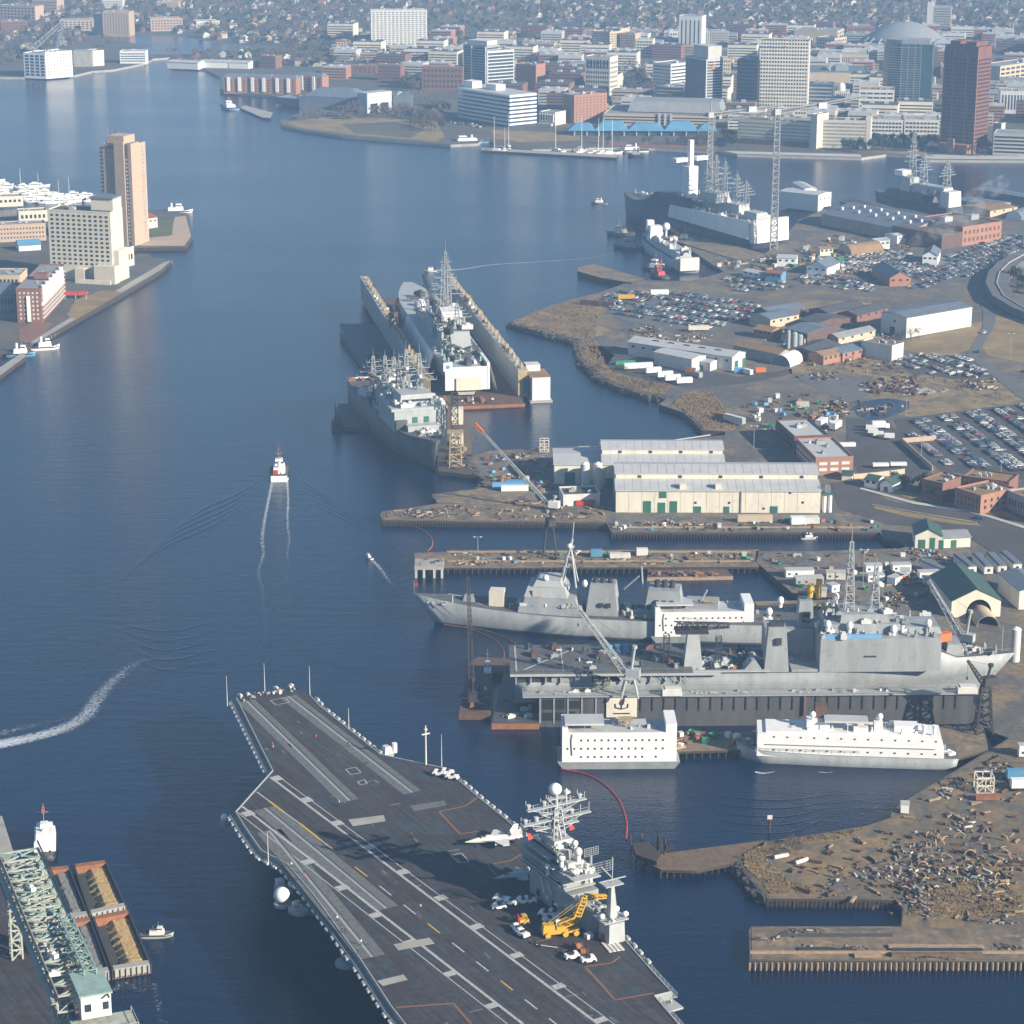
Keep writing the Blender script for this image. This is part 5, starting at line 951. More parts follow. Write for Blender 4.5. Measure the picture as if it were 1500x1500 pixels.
for i in range(14): x = 30 + i * 8; b.add([(x, 13.7, 19.5), (x + 8, 13.7, 19.5), (x + 8, 19 + (i % 2), 3), (x, 19 + ((i + 1) % 2), 3), (x, 13.9, 19.8), (x + 8, 13.9, 19.8), (x + 8, 19.3 + (i % 2), 3.2), (x, 19.3 + ((i + 1) % 2), 3.2)], [(0, 1, 2, 3), (7, 6, 5, 4), (4, 5, 1, 0), (6, 7, 3, 2)])
b.build('sheeting', s2)
MB('cream_pale').box(-2.2, -1.3, -8, 6, 6, 13).build('scaffold_sheet', s2); MB('white').box(-1.6, -1.3, 8, 13, 17, 22).build('banner', s2); MB('roof_blue').tube((-1.7, 10.5, 19.5), (-1.85, 10.5, 19.5), 1.1, 12).build('banner_emblem', s2)
MB('white').box(62, 78, -8, 5, 19, 37, .6, .6).build('shrink_wrapped_bridge', s2); MB('white').ball(122, 9, 29, 3.6, 14, 1.2).build('draped_radome', s2)
blk(s2, 'superstructure', 'navy_grey_light', (44, 61, -10, 8, 19, 29, 1, 1), (80, 110, -9, 8, 19, 30, 1, 1), (112, 135, -8, 8, 19, 26, 1, 1))
for x, h in ((84, 60), (96, 66), (108, 56), (52, 44)): mast(s2, x, -3, 29, h, 3.5, 4, 'steel_grey', False, 8)
fittings(s2, 60, 2, 46, -11, 11, 19.1, 1.5, ms=('steel_dark', 'navy_grey_dark', 'navy_grey_light', 'white_dirty', 'crane_teal')); fittings(s2, 70, 46, 110, -9, 8, 30, 1.8); fittings(s2, 20, 112, 200, -9, 9, 20, 2, ms=('steel_dark', 'white_dirty', 'rust'))
# ============ far dark amphibious ship with white wrapping
bw, st = P(914, 290, 14), P(1128, 336, 14); bw.z = st.z = 0; d = bw - st; L = d.length; rot = math.atan2(d.y, d.x); print('lha', L)
t = thing('warship', 'long dark-hulled assault ship with white wrapping and a white shrouded mast', 'warship', st, rot)
dk = hull(t, L, 34, 17, 'ship_dark', bow=.3, rake=.03, sheer=3, sternw=.95, flare=.8, boot='ship_dark', name='hull')
MB('tarp_white').add([(4, 17.2, 21), (L * .55, 17.2, 21), (L * .55, 19, 12), (2, 20, 8), (4, 16.6, 21), (L * .55, 16.6, 21), (L * .55, 16.6, 12), (2, 17.05, 8)], [(0, 1, 2, 3), (7, 6, 5, 4), (4, 5, 1, 0), (3, 2, 6, 7), (0, 3, 7, 4), (1, 5, 6, 2)]).box(-2, 3, -17, 17.1, 5, 22, 1, 0).build('white_wrapping', t)
blk(t, 'superstructure', 'ship_dark', (L * .45, L * .78, -9, 12, 17, 27, 14, 2)); blk(t, 'superstructure', 'navy_grey_light', (L * .2, L * .45, -12, 0, 17, 27, 2, 1), (L * .3, L * .42, -6, 8, 27, 34, 1, 1), (L * .05, L * .14, -6, 6, 17, 25, 1, 1))
MB('white').box(L * .5, L * .55, -3, 6, 26, 50).box(L * .51, L * .54, -14, -3, 54, 57).box(L * .51, L * .54, 6, 17, 54, 57).box(L * .515, L * .535, -.5, 3, 50, 70).build('shrouded_mast', t)
for x, h in ((L * .4, 56), (L * .36, 62), (L * .3, 58), (L * .22, 50), (L * .16, 46)): mast(t, x, 0, 27, h, 4, 4, 'steel_grey', False, 9)
fittings(t, 60, L * .05, L * .45, -14, 14, 17.1, 2.4); fittings(t, 40, L * .3, L * .6, -8, 9, 27.2, 1.8); fittings(t, 12, L * .8, L * .93, -4, 4, 18.5, 1.8)
a = P(1010, 331, 0); b_ = P(1049, 343, 0); d = b_ - a
t = thing('barracks_barge', 'tall white box barge lying against the side of the dark assault ship', 'barge', a, math.atan2(d.y, d.x)); MB('white').box(0, d.length, 0, 24, 1.5, 15).build('house', t); MB('white_dirty').box(-.8, d.length + .8, -.8, 25, -1, 1.49).build('hull', t); MB('white').box(8, 14, 4, 20, 15.01, 17).build('roof_house', t); MB('steel_dark').box(d.length, d.length + .2, 8, 14, 8, 12).build('opening', t)
# far grey ship at the right
bw, st = P(1281, 282, 10), P(1400, 304, 10); bw.z = st.z = 0; d = bw - st; L = d.length
t = thing('warship', 'distant grey warship with a heavy lattice mast at the far right berth', 'warship', st, math.atan2(d.y, d.x)); hull(t, L, 20, 10, 'ship_dark', bow=.35, rake=.05, sheer=3, boot='ship_dark')
blk(t, 'superstructure', 'navy_grey_dark', (L * .3, L * .8, -8, 8, 10, 17, 3, 1)); blk(t, 'superstructure', 'navy_grey_light', (L * .1, L * .5, -8, 4, 17, 24, 2, 1)); blk(t, 'stern_house', 'white_dirty', (2, 12, -8, 6, 10, 22, .5, .5)); blk(t, 'bridge', 'navy_grey_light', (L * .5, L * .62, -6, 6, 17, 28, 1, 1)); MB('white').box(L * .64, L * .74, -8, 2, 28, 32).build('awning', t)
for x, h in ((L * .54, 62), (L * .4, 48), (L * .12, 46)): mast(t, x, 0, 24, h, 5, 5, 'navy_grey_light', False, 9)
fittings(t, 50, 4, L * .6, -8, 6, 17, 2.2)
# medium grey ship by the tug basin
bw, st = P(944, 347, 7), P(1010, 386, 7); bw.z = st.z = 0; d = bw - st; L = d.length
t = thing('ship', 'stubby grey naval auxiliary with a white stern block in the tug basin', 'ship', st, math.atan2(d.y, d.x)); hull(t, L, 17, 8, 'navy_grey', bow=.25, rake=.04, sheer=2, boot='ship_dark')
blk(t, 'deck_house', 'navy_grey_light', (L * .12, L * .7, -6, 6, 8, 13, 1, 1)); blk(t, 'stern_block', 'white_dirty', (-1, 2, -7, 7, 2, 11)); blk(t, 'bridge', 'white', (L * .72, L * .8, -5, 5, 9, 20, .6, .6)); MB('white').ball(L * .6, -3, 22, 3, 12).cyl(L * .6, -3, 13, 20, .8).build('radome', t); fittings(t, 40, 5, L * .85, -7, 7, 13.05, 1.6); MB('white').box(L * .85, L * .9, -3, 3, 10, 22, .5, .5).build('deck_house', t)
# ============ small craft
def tug(label, px, py, rot, L=24, m='steel_dark', house='white', ch='red', scale=1, name='tugboat', cat='tugboat', tall=1.0, group=None):
    p = P(px, py, 0); t = thing(name, label, cat, p, rot, group)
    if L < 16: t.scale = (L / 22,) * 3; L = 22; tall = max(tall, .8)
    dk = hull(t, L, L * .34, 1.9, m, 'deck_grey', bow=.35, rake=.04, sheer=1.2, sternw=.8, boot=None, N=14)
    blk(t, 'deck_house', house, (L * .28, L * .72, -L * .11, L * .11, 1.9, 4.6, .3, .3)); blk(t, 'wheelhouse', house, (L * .5, L * .68, -L * .075, L * .075, 4.6, 4.6 + 3 * tall, .3, .3)); blk(t, 'wheelhouse_windows', 'glass', (L * .5 - .05, L * .68 + .05 - .25, -L * .075 - .03, L * .075 + .03, 5.6 + 1.4 * (tall - 1), 6.5 + 1.8 * (tall - 1)))
    MB(ch).cyl(L * .38, 0, 4.6, 8, .8, n=8).build('funnel', t); MB('steel_grey').cyl(L * .55, 0, 7.4 * tall, 13 * tall, .12, n=4).tube((L * .55, -1.6, 10.5 * tall), (L * .55, 1.6, 10.5 * tall), .08, 4).build('mast', t)
    fm = MB('black'); e = edge(dk, 1)
    for s_ in (1, -1):
        for i in range(1, 14): fm.tube((e[i - 1][0], s_ * e[i - 1][1], 1.7), (e[i][0], s_ * e[i][1], 1.7), .35, 5)
    fm.build('fender', t); fittings(t, 6, 1, L * .26, -L * .12, L * .12, 1.95, .6, ms=('steel_dark', 'rust'))
    return t
t = tug('white pushboat with stacked decks behind the sand barges at the lower left', 66, 1262, R(100), 20, 'steel_dark', 'white', 'white', tall=1.15, name='pushboat', cat='pushboat'); blk(t, 'upper_deck', 'white', (3, 17, -3.4, 3.4, 1.9, 4.7, .2, .2), (5, 15, -2.7, 2.7, 4.71, 7, .2, .2)); MB('roof_red').box(10, 12, -.5, .5, 12, 13.5).build('flag', t)
t = tug('white fishing-style vessel under way, stern towards the viewer with a twin foam trail', 409, 706, R(95), 27, 'white', 'white', 'white_dirty', tall=1.0, name='vessel', cat='boat'); blk(t, 'transom', 'white', (-.3, .3, -4, 4, 0, 3)); MB('rust').truss((17, 0, 7), (17, 0, 15), 2, 1, 4, .13).box(16.5, 17.5, -2, 2, 11, 11.3).build('gantry', t); MB('red').box(6, 9, .5, 3, 2, 4).build('winch', t)
tug('small white launch heading up and left with a short wake', 545, 820, R(125), 6, 'white', 'white', 'white', name='launch', cat='boat', tall=.4)
tug('white cabin tug standing at the left end of the crane barge', 714, 1000, R(90), 14, 'navy_grey_light', 'white', 'white', tall=1.3)
tug('small dark tug with orange roof beside the flat barge by the bow-on ship', 495, 632, R(95), 18, 'steel_dark', 'brick', 'rust_orange', tall=1.1)
tug('red-topped harbour tug in the basin below the grey auxiliary', 975, 410, R(110), 24, 'steel_dark', 'red', 'red')
tug('tug with a white and red house close under the grey auxiliary', 985, 398, R(150), 24, 'steel_dark', 'white', 'red')
tug('dark tug lying off the left side of the grey auxiliary', 948, 366, R(165), 26, 'ship_dark', 'navy_grey', 'steel_dark')
tug('dark tug with low house at the outer end of the auxiliary', 930, 344, R(185), 22, 'ship_dark', 'navy_grey', 'steel_dark')
tug('white launch near the big ship, alone in the upper river', 890, 299, R(170), 14, 'navy_grey', 'white', 'white', name='launch', cat='boat', tall=.8)
tug('tiny white launch drawing a long curved wake beyond the open floating dock', 640, 397, R(190), 9, 'white', 'white', 'white', name='launch', cat='boat', tall=.7)
tug('small grey workboat with a pale cabin pushing at the right side of the sand barges', 205, 1372, R(2), 10, 'navy_grey_light', 'white_dirty', 'steel_dark', name='workboat', cat='boat', tall=.5)
tug('blue and white research vessel moored at the brick condominium pier', 343, 162, R(110), 45, 'roof_blue', 'white', 'white', name='vessel', cat='ship')
tug('white fast ferry with a sky blue stripe docked beside the park', 716, 208, R(195), 45, 'roof_blue', 'white', 'white', name='ferry', cat='ferry', tall=.8)
tug('white tour boat at the waterfront promenade', 950, 222, R(182), 32, 'white', 'white', 'white', name='tour_boat', cat='boat', tall=.6)
tug('dark little tug just right of the white tour boat', 944, 229, R(182), 16, 'steel_dark', 'navy_grey', 'steel_dark')
tug('white and blue excursion boat at the end of the near left quay', 44, 513, R(15), 18, 'white', 'white', 'white', name='tour_boat', cat='boat', tall=.7)
tug('pale blue boat moored left of the excursion boat on the near left quay', 8, 522, R(5), 18, 'roof_blue', 'white', 'white', name='tour_boat', cat='boat', tall=.7)
tug('white motor yacht beside the red-roofed restaurant on the peninsula tip', 232, 312, R(5), 28, 'white', 'white', 'white', name='yacht', cat='yacht', tall=.9)
tug('small white runabout tied to the near edge of the sunlit slip', 1172, 789, R(2), 8, 'white', 'white', 'white', name='launch', cat='boat', tall=.5)
tug('small white boat tied under the left part of the middle pier', 768, 834, R(90), 6, 'white', 'white', 'white', name='launch', cat='boat', tall=.6)
tug('small white boat tied under the middle pier nearer the funnels', 916, 834, R(90), 6, 'white', 'white', 'white', name='launch', cat='boat', tall=.6)
# marina yachts
ym = []
for k in range(4):
    t = thing('yacht', 'white motor yacht moored among the crowded marina berths', 'yacht', (0, 0, 0), 0, 'motor yachts in the marina'); L_ = 14 + 3 * k
    hull(t, L_, L_ * .3, 1.6, 'white', 'white_dirty', bow=.45, sheer=.8, boot=None, N=10); blk(t, 'cabin', 'white', (L_ * .2, L_ * .7, -L_ * .1, L_ * .1, 1.6, 3.6, .6, .3)); blk(t, 'windows', 'glass', (L_ * .25, L_ * .64, -L_ * .1 - .05, L_ * .1 + .05, 2.3, 2.9)); blk(t, 'flybridge', 'white', (L_ * .3, L_ * .5, -L_ * .07, L_ * .07, 3.6, 4.6, .2, .2)); ym.append(t)
spots = []
for i in range(64):
    u_, v_ = rnd.random(), rnd.random(); px = -25 + u_ * 160; lo_, hi_ = 300 - max(0, px) * .02, 264 + max(0, px) * .24
    if hi_ + 3 < lo_: spots.append((px, hi_ + (lo_ - hi_) * v_))
for i, (px, py) in enumerate(spots):
    p = P(px, py, 0); o = ym[i % 4]
    if i < 4: o.location = p; o.rotation_euler = (0, 0, R(rnd.choice((8, 190))))
    else: dup(o, p, R(rnd.choice((8, 190)) + rnd.uniform(-4, 4)))
sail = thing('sailing_boat', 'white sailing boat with a tall bare mast in the marina', 'sailing boat', P(43, 292, 0), .2, 'sailing boats in the marina'); hull(sail, 15, 4, 1.4, 'white', 'timber_pale', bow=.5, sheer=.5, boot=None, N=10); blk(sail, 'cabin', 'white', (4, 9, -1, 1, 1.4, 2.2, .4, .2)); MB('white').cyl(8, 0, 1.4, 22, .2, .1, 6).tube((8, 0, 3.5), (2, 0, 3.5), .12, 5).build('mast', sail)
for px, py in ((86, 304), (36, 286), (94, 300)): dup(sail, P(px, py, 0), rnd.uniform(0, 3))
s3 = dup(sail, P(735, 222, 0), 1.2, 'small sailing boat with a bare mast tied at the downtown pier', 'sailing boats at the downtown pier')
for px, py in ((748, 220), (741, 223), (826, 224), (843, 225), (858, 225), (872, 227), (878, 226)): dup(sail, P(px, py, 0), rnd.uniform(0, 3), 'small sailing boat with a bare mast tied at the downtown pier', 'sailing boats at the downtown pier', (1.5, 1.5, 1.5))
# ---------------------------------------------------------------- aircraft carrier
ZD = 20.0
bo, stn = P(400, 1012, ZD), P(400, 1012, ZD); fwd = (P(422, 1020, ZD) - P(604, 1160, ZD)); fwd.z = 0; fwd.normalize(); crot = math.atan2(fwd.y, fwd.x)
c0 = P(396, 1014, ZD); c0.z = 0; CV = thing('aircraft_carrier', 'huge grey aircraft carrier with an angled flight deck, filling the foreground', 'aircraft carrier', c0 - fwd * 320, crot)
ci, si = math.cos(-crot), math.sin(-crot); base = c0 - fwd * 320
def CL(px, py, z=ZD):
    p = P(px, py, z) - base; return (p.x * ci - p.y * si, p.x * si + p.y * ci)
port = [(346.4, 1022.4), (399.7, 1129), (345.5, 1189.5), (360, 1213), (383, 1246), (421, 1266), (440, 1288), (462, 1314.5), (497, 1362.7), (530, 1408), (573, 1474), (593.6, 1500)]
star = [(454, 1018.5), (468.6, 1035), (505, 1064), (544, 1095), (557, 1105.6), (648, 1125), (668, 1140), (700, 1168), (740, 1200), (780, 1236), (915, 1377), (935, 1400), (958, 1426), (983, 1453), (958, 1459), (994, 1501)]
pp = [CL(*q) for q in port]; ss = [CL(*q) for q in star]; bowc = [CL(388, 1013), CL(430, 1008)]
pend, send = pp[-1], ss[-1]
print('carrier local', [tuple(round(v) for v in q) for q in (pp[0], ss[0], pp[2], pend, send)])
port_full = pp + [(pend[0] - 45, pend[1] + 2), (8, 60), (0, 55)]
star_full = ss + [(20, 7.5), (8, 10), (0, 14)]
poly = [bowc[1], bowc[0]] + port_full + star_full[::-1]
MB('carrier_deck').prism(poly, ZD - 2.2, ZD, side='navy_grey').build('flight_deck', CV)
# hull below
rings = []
def yc(x): return .8 + (310 - x) * .105
for i in range(25):
    t_ = i / 24; x = 4 + t_ * 312; q = 1 - max(0, (t_ - .6) / .4) ** 2.2; w1 = max(5.5 if t_ > .9 else 1, 17 * q + 3); w0 = max(.4, 20 * (1 - max(0, (t_ - .55) / .42) ** 1.8)) if t_ < .97 else .4
    xw = x - (8 * max(0, t_ - .8) / .2); yc0 = yc(x); rings.append([(x, yc0 - w1, ZD - 2.3), (x, yc0 - (w1 * .6 + w0 * .4), 9), (xw, yc0 - w0, 1.2), (xw, yc0 - w0, -1.5), (xw, yc0 + w0, -1.5), (xw, yc0 + w0, 1.2), (x, yc0 + (w1 * .6 + w0 * .4), 9), (x, yc0 + w1, ZD - 2.3)])
b = MB('navy_grey_dark'); b.loft(rings); b.use('boot_red')
for fi in range(24 * 8):
    if fi % 8 in (2, 4): b.mi[fi] = b.cur
b.build('hull', CV)
# sponson under the angled deck
b = MB('navy_grey_dark'); sp = pp[2:]
for i in range(len(sp) - 1):
    b.add([(*sp[i], ZD - 2.3), (*sp[i + 1], ZD - 2.3), (sp[i + 1][0], yc(sp[i + 1][0]) + 17, 7), (sp[i][0], yc(sp[i][0]) + 17, 7)], [(0, 1, 2, 3)])
b.add([(*pp[2], ZD - 2.3), (*pp[1], ZD - 2.3), (pp[2][0] - 2, yc(pp[2][0]) + 17, 7)], [(0, 1, 2)])
b.build('sponson', CV)
b = MB('navy_grey_dark'); sp = ss[4:]
for i in range(len(sp) - 1): b.add([(*sp[i], ZD - 2.3), (*sp[i + 1], ZD - 2.3), (sp[i + 1][0], yc(sp[i + 1][0]) - 18, 7), (sp[i][0], yc(sp[i][0]) - 18, 7)], [(3, 2, 1, 0)])
b.build('sponson', CV)
def stripe(a, b_, w_, m, nm='deck_stripe', k=1, z=ZD):
    (x0, y0), (x1, y1) = CL(*a), CL(*b_); d = Vector((x1 - x0, y1 - y0)); d.normalize(); n = Vector((-d.y, d.x)) * w_ / 2; zz = z + .02 + .02 * k
    return MB(m).add([(x0 - n.x, y0 - n.y, zz), (x1 - n.x, y1 - n.y, zz), (x1 + n.x, y1 + n.y, zz), (x0 + n.x, y0 + n.y, zz)], [(0, 1, 2, 3)]).build(nm, CV)
W_ = 'deck_paint_white'
stripe((397, 1139), (876, 1500), .85, W_); stripe((406, 1136), (902, 1502), .35, W_)
stripe((355, 1181.5), (766, 1500), .85, W_); stripe((348, 1190), (743, 1500), .35, W_)
for (x, y) in ((404, 1140), (448, 1171.5), (493, 1205.5), (540.5, 1240.5), (589.5, 1277), (645, 1315), (698, 1357), (756, 1399), (817.5, 1444.6), (879, 1494)): stripe((x - 3.2, y - 2.6), (x + 5, y + 3.2), 3.4, W_, 'deck_square', 2)
for (x, y) in ((363, 1191.5), (451.5, 1262), (501, 1300), (550.5, 1340), (601, 1380), (659, 1426), (720, 1473)): stripe((x - 3.5, y - 2.6), (x + 4.5, y + 3.2), 3.6, W_, 'deck_square', 2)
stripe((376, 1160), (395, 1174), .5, W_); stripe((395, 1174), (416, 1190), .8, 'deck_paint_yellow'); stripe((416, 1190), (440, 1207), .5, W_); stripe((440, 1207), (470, 1231), .8, 'deck_paint_yellow'); stripe((470, 1231), (490, 1246), .5, W_)
for k in range(9):
    t0, t1 = k / 9, (k + .5) / 9; f = lambda t_: (520 + t_ * 320, 1270 + t_ * 250); stripe(f(t0), f(t1), .5, W_ if k % 3 else 'deck_paint_yellow', k=2)
for a, b_ in (((422, 1020), (604, 1161)), ((361, 1027), (512, 1173))):
    stripe(a, b_, 6.2, 'catapult_steel', 'catapult_apron', 0); stripe(a, b_, .9, 'steel_grey', 'catapult_track', 3); stripe((a[0] + 3, a[1] - 1), (b_[0] + 3, b_[1] - 1), .3, 'steel_dark', 'catapult_slot', 3)
for a, b_ in (((388, 1184), (566, 1331)), ((394, 1217), (545, 1402))):
    stripe(a, b_, 7.5, 'catapult_steel', 'catapult_apron', 0); stripe(a, b_, .9, 'steel_grey', 'catapult_track', 3); stripe((a[0] + 3, a[1] - 1), (b_[0] + 3, b_[1] - 1), .3, 'steel_dark', 'catapult_slot', 3)
def deckquad(pts, m, nm, z=.08): b = MB(m).sheet([CL(*q) for q in pts], ZD + z).build(nm, CV)
deckquad([(510, 1201), (562, 1194.5), (565, 1203.5), (517, 1211)], 'concrete', 'blast_deflector', .14); deckquad([(600, 1181), (650.6, 1173), (654.5, 1180), (606, 1189)], 'catapult_steel', 'blast_deflector', .14)
deckquad([(576, 1384), (629, 1374), (637, 1383), (583.5, 1393)], 'concrete', 'blast_deflector', .14); deckquad([(552, 1437.5), (591, 1428), (597.5, 1436), (561, 1445)], 'concrete', 'blast_deflector', .14)
for line in ([(700, 1168), (682, 1181), (643, 1189), (674, 1222), (700, 1218)], [(768, 1249), (748, 1261), (714, 1267), (726, 1281)], [(909, 1401), (896, 1411), (857, 1416), (901, 1465), (958, 1455)], [(580, 1476), (664, 1470), (690, 1500)]):
    for i in range(len(line) - 1): stripe(line[i], line[i + 1], .7, 'deck_paint_rust', 'elevator_line', 2)
for q in ([(506, 1127), (521, 1124), (529, 1132), (514, 1135)], [(524, 1145), (534, 1142), (538, 1148), (528, 1150)], [(660, 1253), (676, 1250), (687, 1262), (672, 1264)], [(396, 1026), (418, 1022), (424, 1029), (404, 1033)]):
    for i in range(4): stripe(q[i], q[(i + 1) % 4], .35, W_, 'hatch_outline', 2)
for k in range(150):
    x, y = rnd.uniform(60, 306), rnd.uniform(-8, 56); lim = yc(x)
    if not (lim - 13 < y < lim + 34) or (x > 225 and y > lim + 18): continue
    w_, h_ = rnd.uniform(.8, 4.5), rnd.uniform(.25, 1.1); MB(rnd.choice(('catapult_steel', 'asphalt_pale', 'deck_grey', 'steel_dark'))).obox(x, y, ZD + .004, w_, h_, .012 + .0001 * k, R(rnd.choice((-6, -6, 2, 84)) + rnd.uniform(-2, 2))).build('deck_scuff', CV) if k < 100 else None
# catwalks, rafts and rails along both edges
raft = MB('white_dirty').tube((-.9, 0, 0), (.9, 0, 0), .42, 8).mesh('life_raft'); strut = MB('navy_grey').box(-.15, .15, -1.6, 0, -1.6, 0).mesh('catwalk_bracket'); nr = 0
for side, pts in ((1, pp), (-1, ss)):
    for i in range(len(pts) - 1):
        (x0, y0), (x1, y1) = pts[i], pts[i + 1]; d = Vector((x1 - x0, y1 - y0)); L_ = d.length
        if L_ < 3: continue
        if side == 1 and i == 1: MB('navy_grey_light').tube((x0, y0, ZD + .1), (x1, y1, ZD + .1), .25, 4).build('deck_edge', CV); continue
        d.normalize(); n = Vector((-d.y, d.x)); n = n if n.y * side > 0 else -n; o = 1.7
        b = MB('navy_grey'); a0 = [(x0 + n.x * .1, y0 + n.y * .1), (x1 + n.x * .1, y1 + n.y * .1), (x1 + n.x * 1.9, y1 + n.y * 1.9), (x0 + n.x * 1.9, y0 + n.y * 1.9)]
        b.prism(a0, ZD - 2.0, ZD - 1.8).build('catwalk', CV)
        b = MB('navy_grey_light'); q0, q1 = a0[3], a0[2]; b.tube((*q0, ZD - .7), (*q1, ZD - .7), .08, 4).tube((*q0, ZD - 1.3), (*q1, ZD - 1.3), .08, 4).tube((x0, y0, ZD + .1), (x1, y1, ZD + .1), .18, 4); 
        for k in range(int(L_ / 2.5)): e_ = Vector((x0, y0)) + d * (k * 2.5) + n * 1.9; b.tube((e_.x, e_.y, ZD - 1.8), (e_.x, e_.y, ZD - .7), .06, 4)
        b.build('catwalk_rail', CV)
        for k in range(int(L_ / 4.2)):
            if nr >= 98: break
            e_ = Vector((x0, y0)) + d * (k * 4.2 + 1.5) + n * 2.5; put('life_raft', raft, CV, (e_.x, e_.y, ZD - 1.3), math.atan2(d.y, d.x)); nr += 1
# bow nets, antennas
for (x, y, h) in ((388, 1013, 10.5), (454, 1017, 10.5), (511, 1066, 7), (333, 1030, 10), (647, 1122, 11), (393, 1259, 9)):
    q = CL(x, y); MB('white_dirty').cyl(q[0], q[1], ZD - 1, ZD + h, .15, .05, 6).build('whip_antenna', CV)
q = CL(624, 1120); MB('white_dirty').cyl(q[0], q[1], ZD, ZD + 13.5, .3, .2, 6).box(q[0] - .3, q[0] + .3, q[1] - 1.4, q[1] + 1.4, ZD + 10.5, ZD + 10.8).cyl(q[0], q[1], ZD + 12, ZD + 12.4, .6, n=8).build('signal_mast', CV)
def sponson_pad(px, py, z, r, nm='gun_platform', m='navy_grey'):
    q = CL(px, py, z); MB(m).cyl(q[0], q[1], z - 1, z, r, n=14).tube((q[0], q[1], z - .5), (q[0], q[1] + (-4 if q[1] > yc(q[0]) else 4) * 2, z - 2.5), r * .5, 6).build(nm, CV); return q
q = sponson_pad(413, 1322, 15, 2.4); MB('white').ball(q[0], q[1], 17.4, 2.35, 18).build('radome', CV)
q = sponson_pad(427, 1302, 15, 1.4); MB('white').ball(q[0], q[1], 16.6, 1.1, 12).build('radome', CV)
q = sponson_pad(410, 1297, 15, 1.8); MB('white_dirty').box(q[0] - 1.2, q[0] + 1.2, q[1] - 1, q[1] + 1, 15, 17).build('missile_launcher', CV)
q = sponson_pad(329, 1204, 14, 1.6); MB('white').ball(q[0], q[1], 15.4, 1.3, 12).build('radome', CV)
q = sponson_pad(440, 1330, 15, 3.6); fittings(CV, 6, q[0] - 3, q[0] + 3, q[1] - 2, q[1] + 2, 15.05, .7)
q = sponson_pad(508, 1408, 16.5, 3.2); MB('navy_grey_light').tube((q[0] - 3, q[1], 17.5), (q[0] + 3, q[1], 17.5), .5, 6).build('mooring_gear', CV)
q = sponson_pad(566, 1102, 18, 2.6); MB('white_dirty').box(q[0] - 2, q[0] + 1.4, q[1] - 1.4, q[1] + 1.4, 18, 20.4, .5, .4).build('missile_launcher', CV)
q = CL(578, 1102, 18); MB('white').cyl(q[0], q[1], 18, 21.3, .9, n=10).build('raft_canister', CV)
q = CL(972, 1460, ZD - 2); MB('navy_grey_light').box(q[0] - 5, q[0] + 5, q[1] - 3, q[1] + 2, ZD - 4, ZD - 3.5).truss((q[0], q[1], ZD - 3.5), (q[0], q[1], ZD - .5), 3, 3, 3, .15).build('boat_platform', CV)
MB('yellow').cyl(q[0] + 1, q[1], ZD - 3.4, ZD - 2, .5).build('yellow_bollard', CV)
fittings(CV, 44, pp[0][0] - 4, pp[0][0] + 1.5, min(pp[0][1], ss[0][1]) + 1, max(pp[0][1], ss[0][1]) - 1, ZD + .05, .5, ms=('steel_dark', 'rust_orange', 'white_dirty', 'navy_grey'))
# ---- island, in its own frame
ia, ib = CL(776, 1306), CL(868, 1378); ang = math.atan2(ib[1] - ia[1], ib[0] - ia[0]); IL = math.hypot(ib[0] - ia[0], ib[1] - ia[1]); print('island', ia, ib, IL, math.degrees(ang))
ISL = bpy.data.objects.new('island', None); COL.objects.link(ISL); ISL.parent = CV; ISL.location = (ia[0], ia[1], ZD); ISL.rotation_euler = (0, 0, ang); ISL.scale = (1, 1, .84)
def ip(nm, m, *bx): return blk(ISL, nm, m, *bx)
# local x runs aft, +y is starboard (away from the landing strip)
ip('tower_base', 'navy_grey', (0, 23, 0, 9, 0, 10)); ip('tower', 'navy_grey', (-2, 20, -.6, 8.5, 10.01, 16, .3, .2), (0, 15, .3, 8.2, 16.01, 21, .3, .2))
for z in (11, 13.6, 16.4, 18.8): ip('bridge_gallery', 'navy_grey_light', (-3.2, 21 - (z - 11), -1.6, 9.3, z - .35, z - .05)); ip('gallery_windows', 'black', (-2.3 + (z - 11) * .25, 18.5 - (z - 11) * .6, -.75 + (z - 11) * .12, 8.3, z + .7, z + 1.5))
ip('gallery_rail', 'white_dirty', (-3.2, -3.1, -1.6, 9.3, 11.8, 12), (-3.2, 20, -1.65, -1.55, 12, 12.2)); ip('upper_house', 'navy_grey_light', (3, 12, 1, 7.5, 21.01, 23.5, .4, .4), (12.4, 19, 1.5, 7, 16.01, 19, .3, .3))
b = MB('navy_grey_light'); b.cyl(8, 4, 23, 39, .7, .45, 10); b.truss((8, 4, 23), (8, 4, 34), 4, 2, 5, .14)
for s_ in (-1, 1): b.tube((8 + s_ * 3, 4, 23), (8, 4, 31), .25, 5)
b.build('mast', ISL)
for z, l in ((27, 7), (29.5, 11), (32, 5), (34.5, 9.5), (37, 3)):
    b = MB('navy_grey_light'); b.box(7.2, 8.8, 4 - l, 4 + l, z, z + .35)
    for s_ in (-1, 1): b.tube((8, 4 + s_ * l * .9, z), (8, 4, z - 3), .14, 4)
    for i in range(9): y = 4 - l + i * l / 4; b.cyl(7.4, y, z, z + rnd.uniform(1.2, 3.6), .11, n=4)
    b.tube((7.2, 4 - l, z + 1.2), (7.2, 4 + l, z + 1.2), .06, 4); b.build('yardarm', ISL)
for i, (y, z) in enumerate(((-5, 35.3), (-2.5, 30.3), (0, 35.3), (9, 30.3), (11.5, 35.2), (-6, 30.2))): MB('navy_grey_light').cyl(8, y, z, z + 1.2, .5, .7, 8).box(7.5, 8.5, y - .6, y + .6, z + 1.2, z + 1.6).build('antenna', ISL)
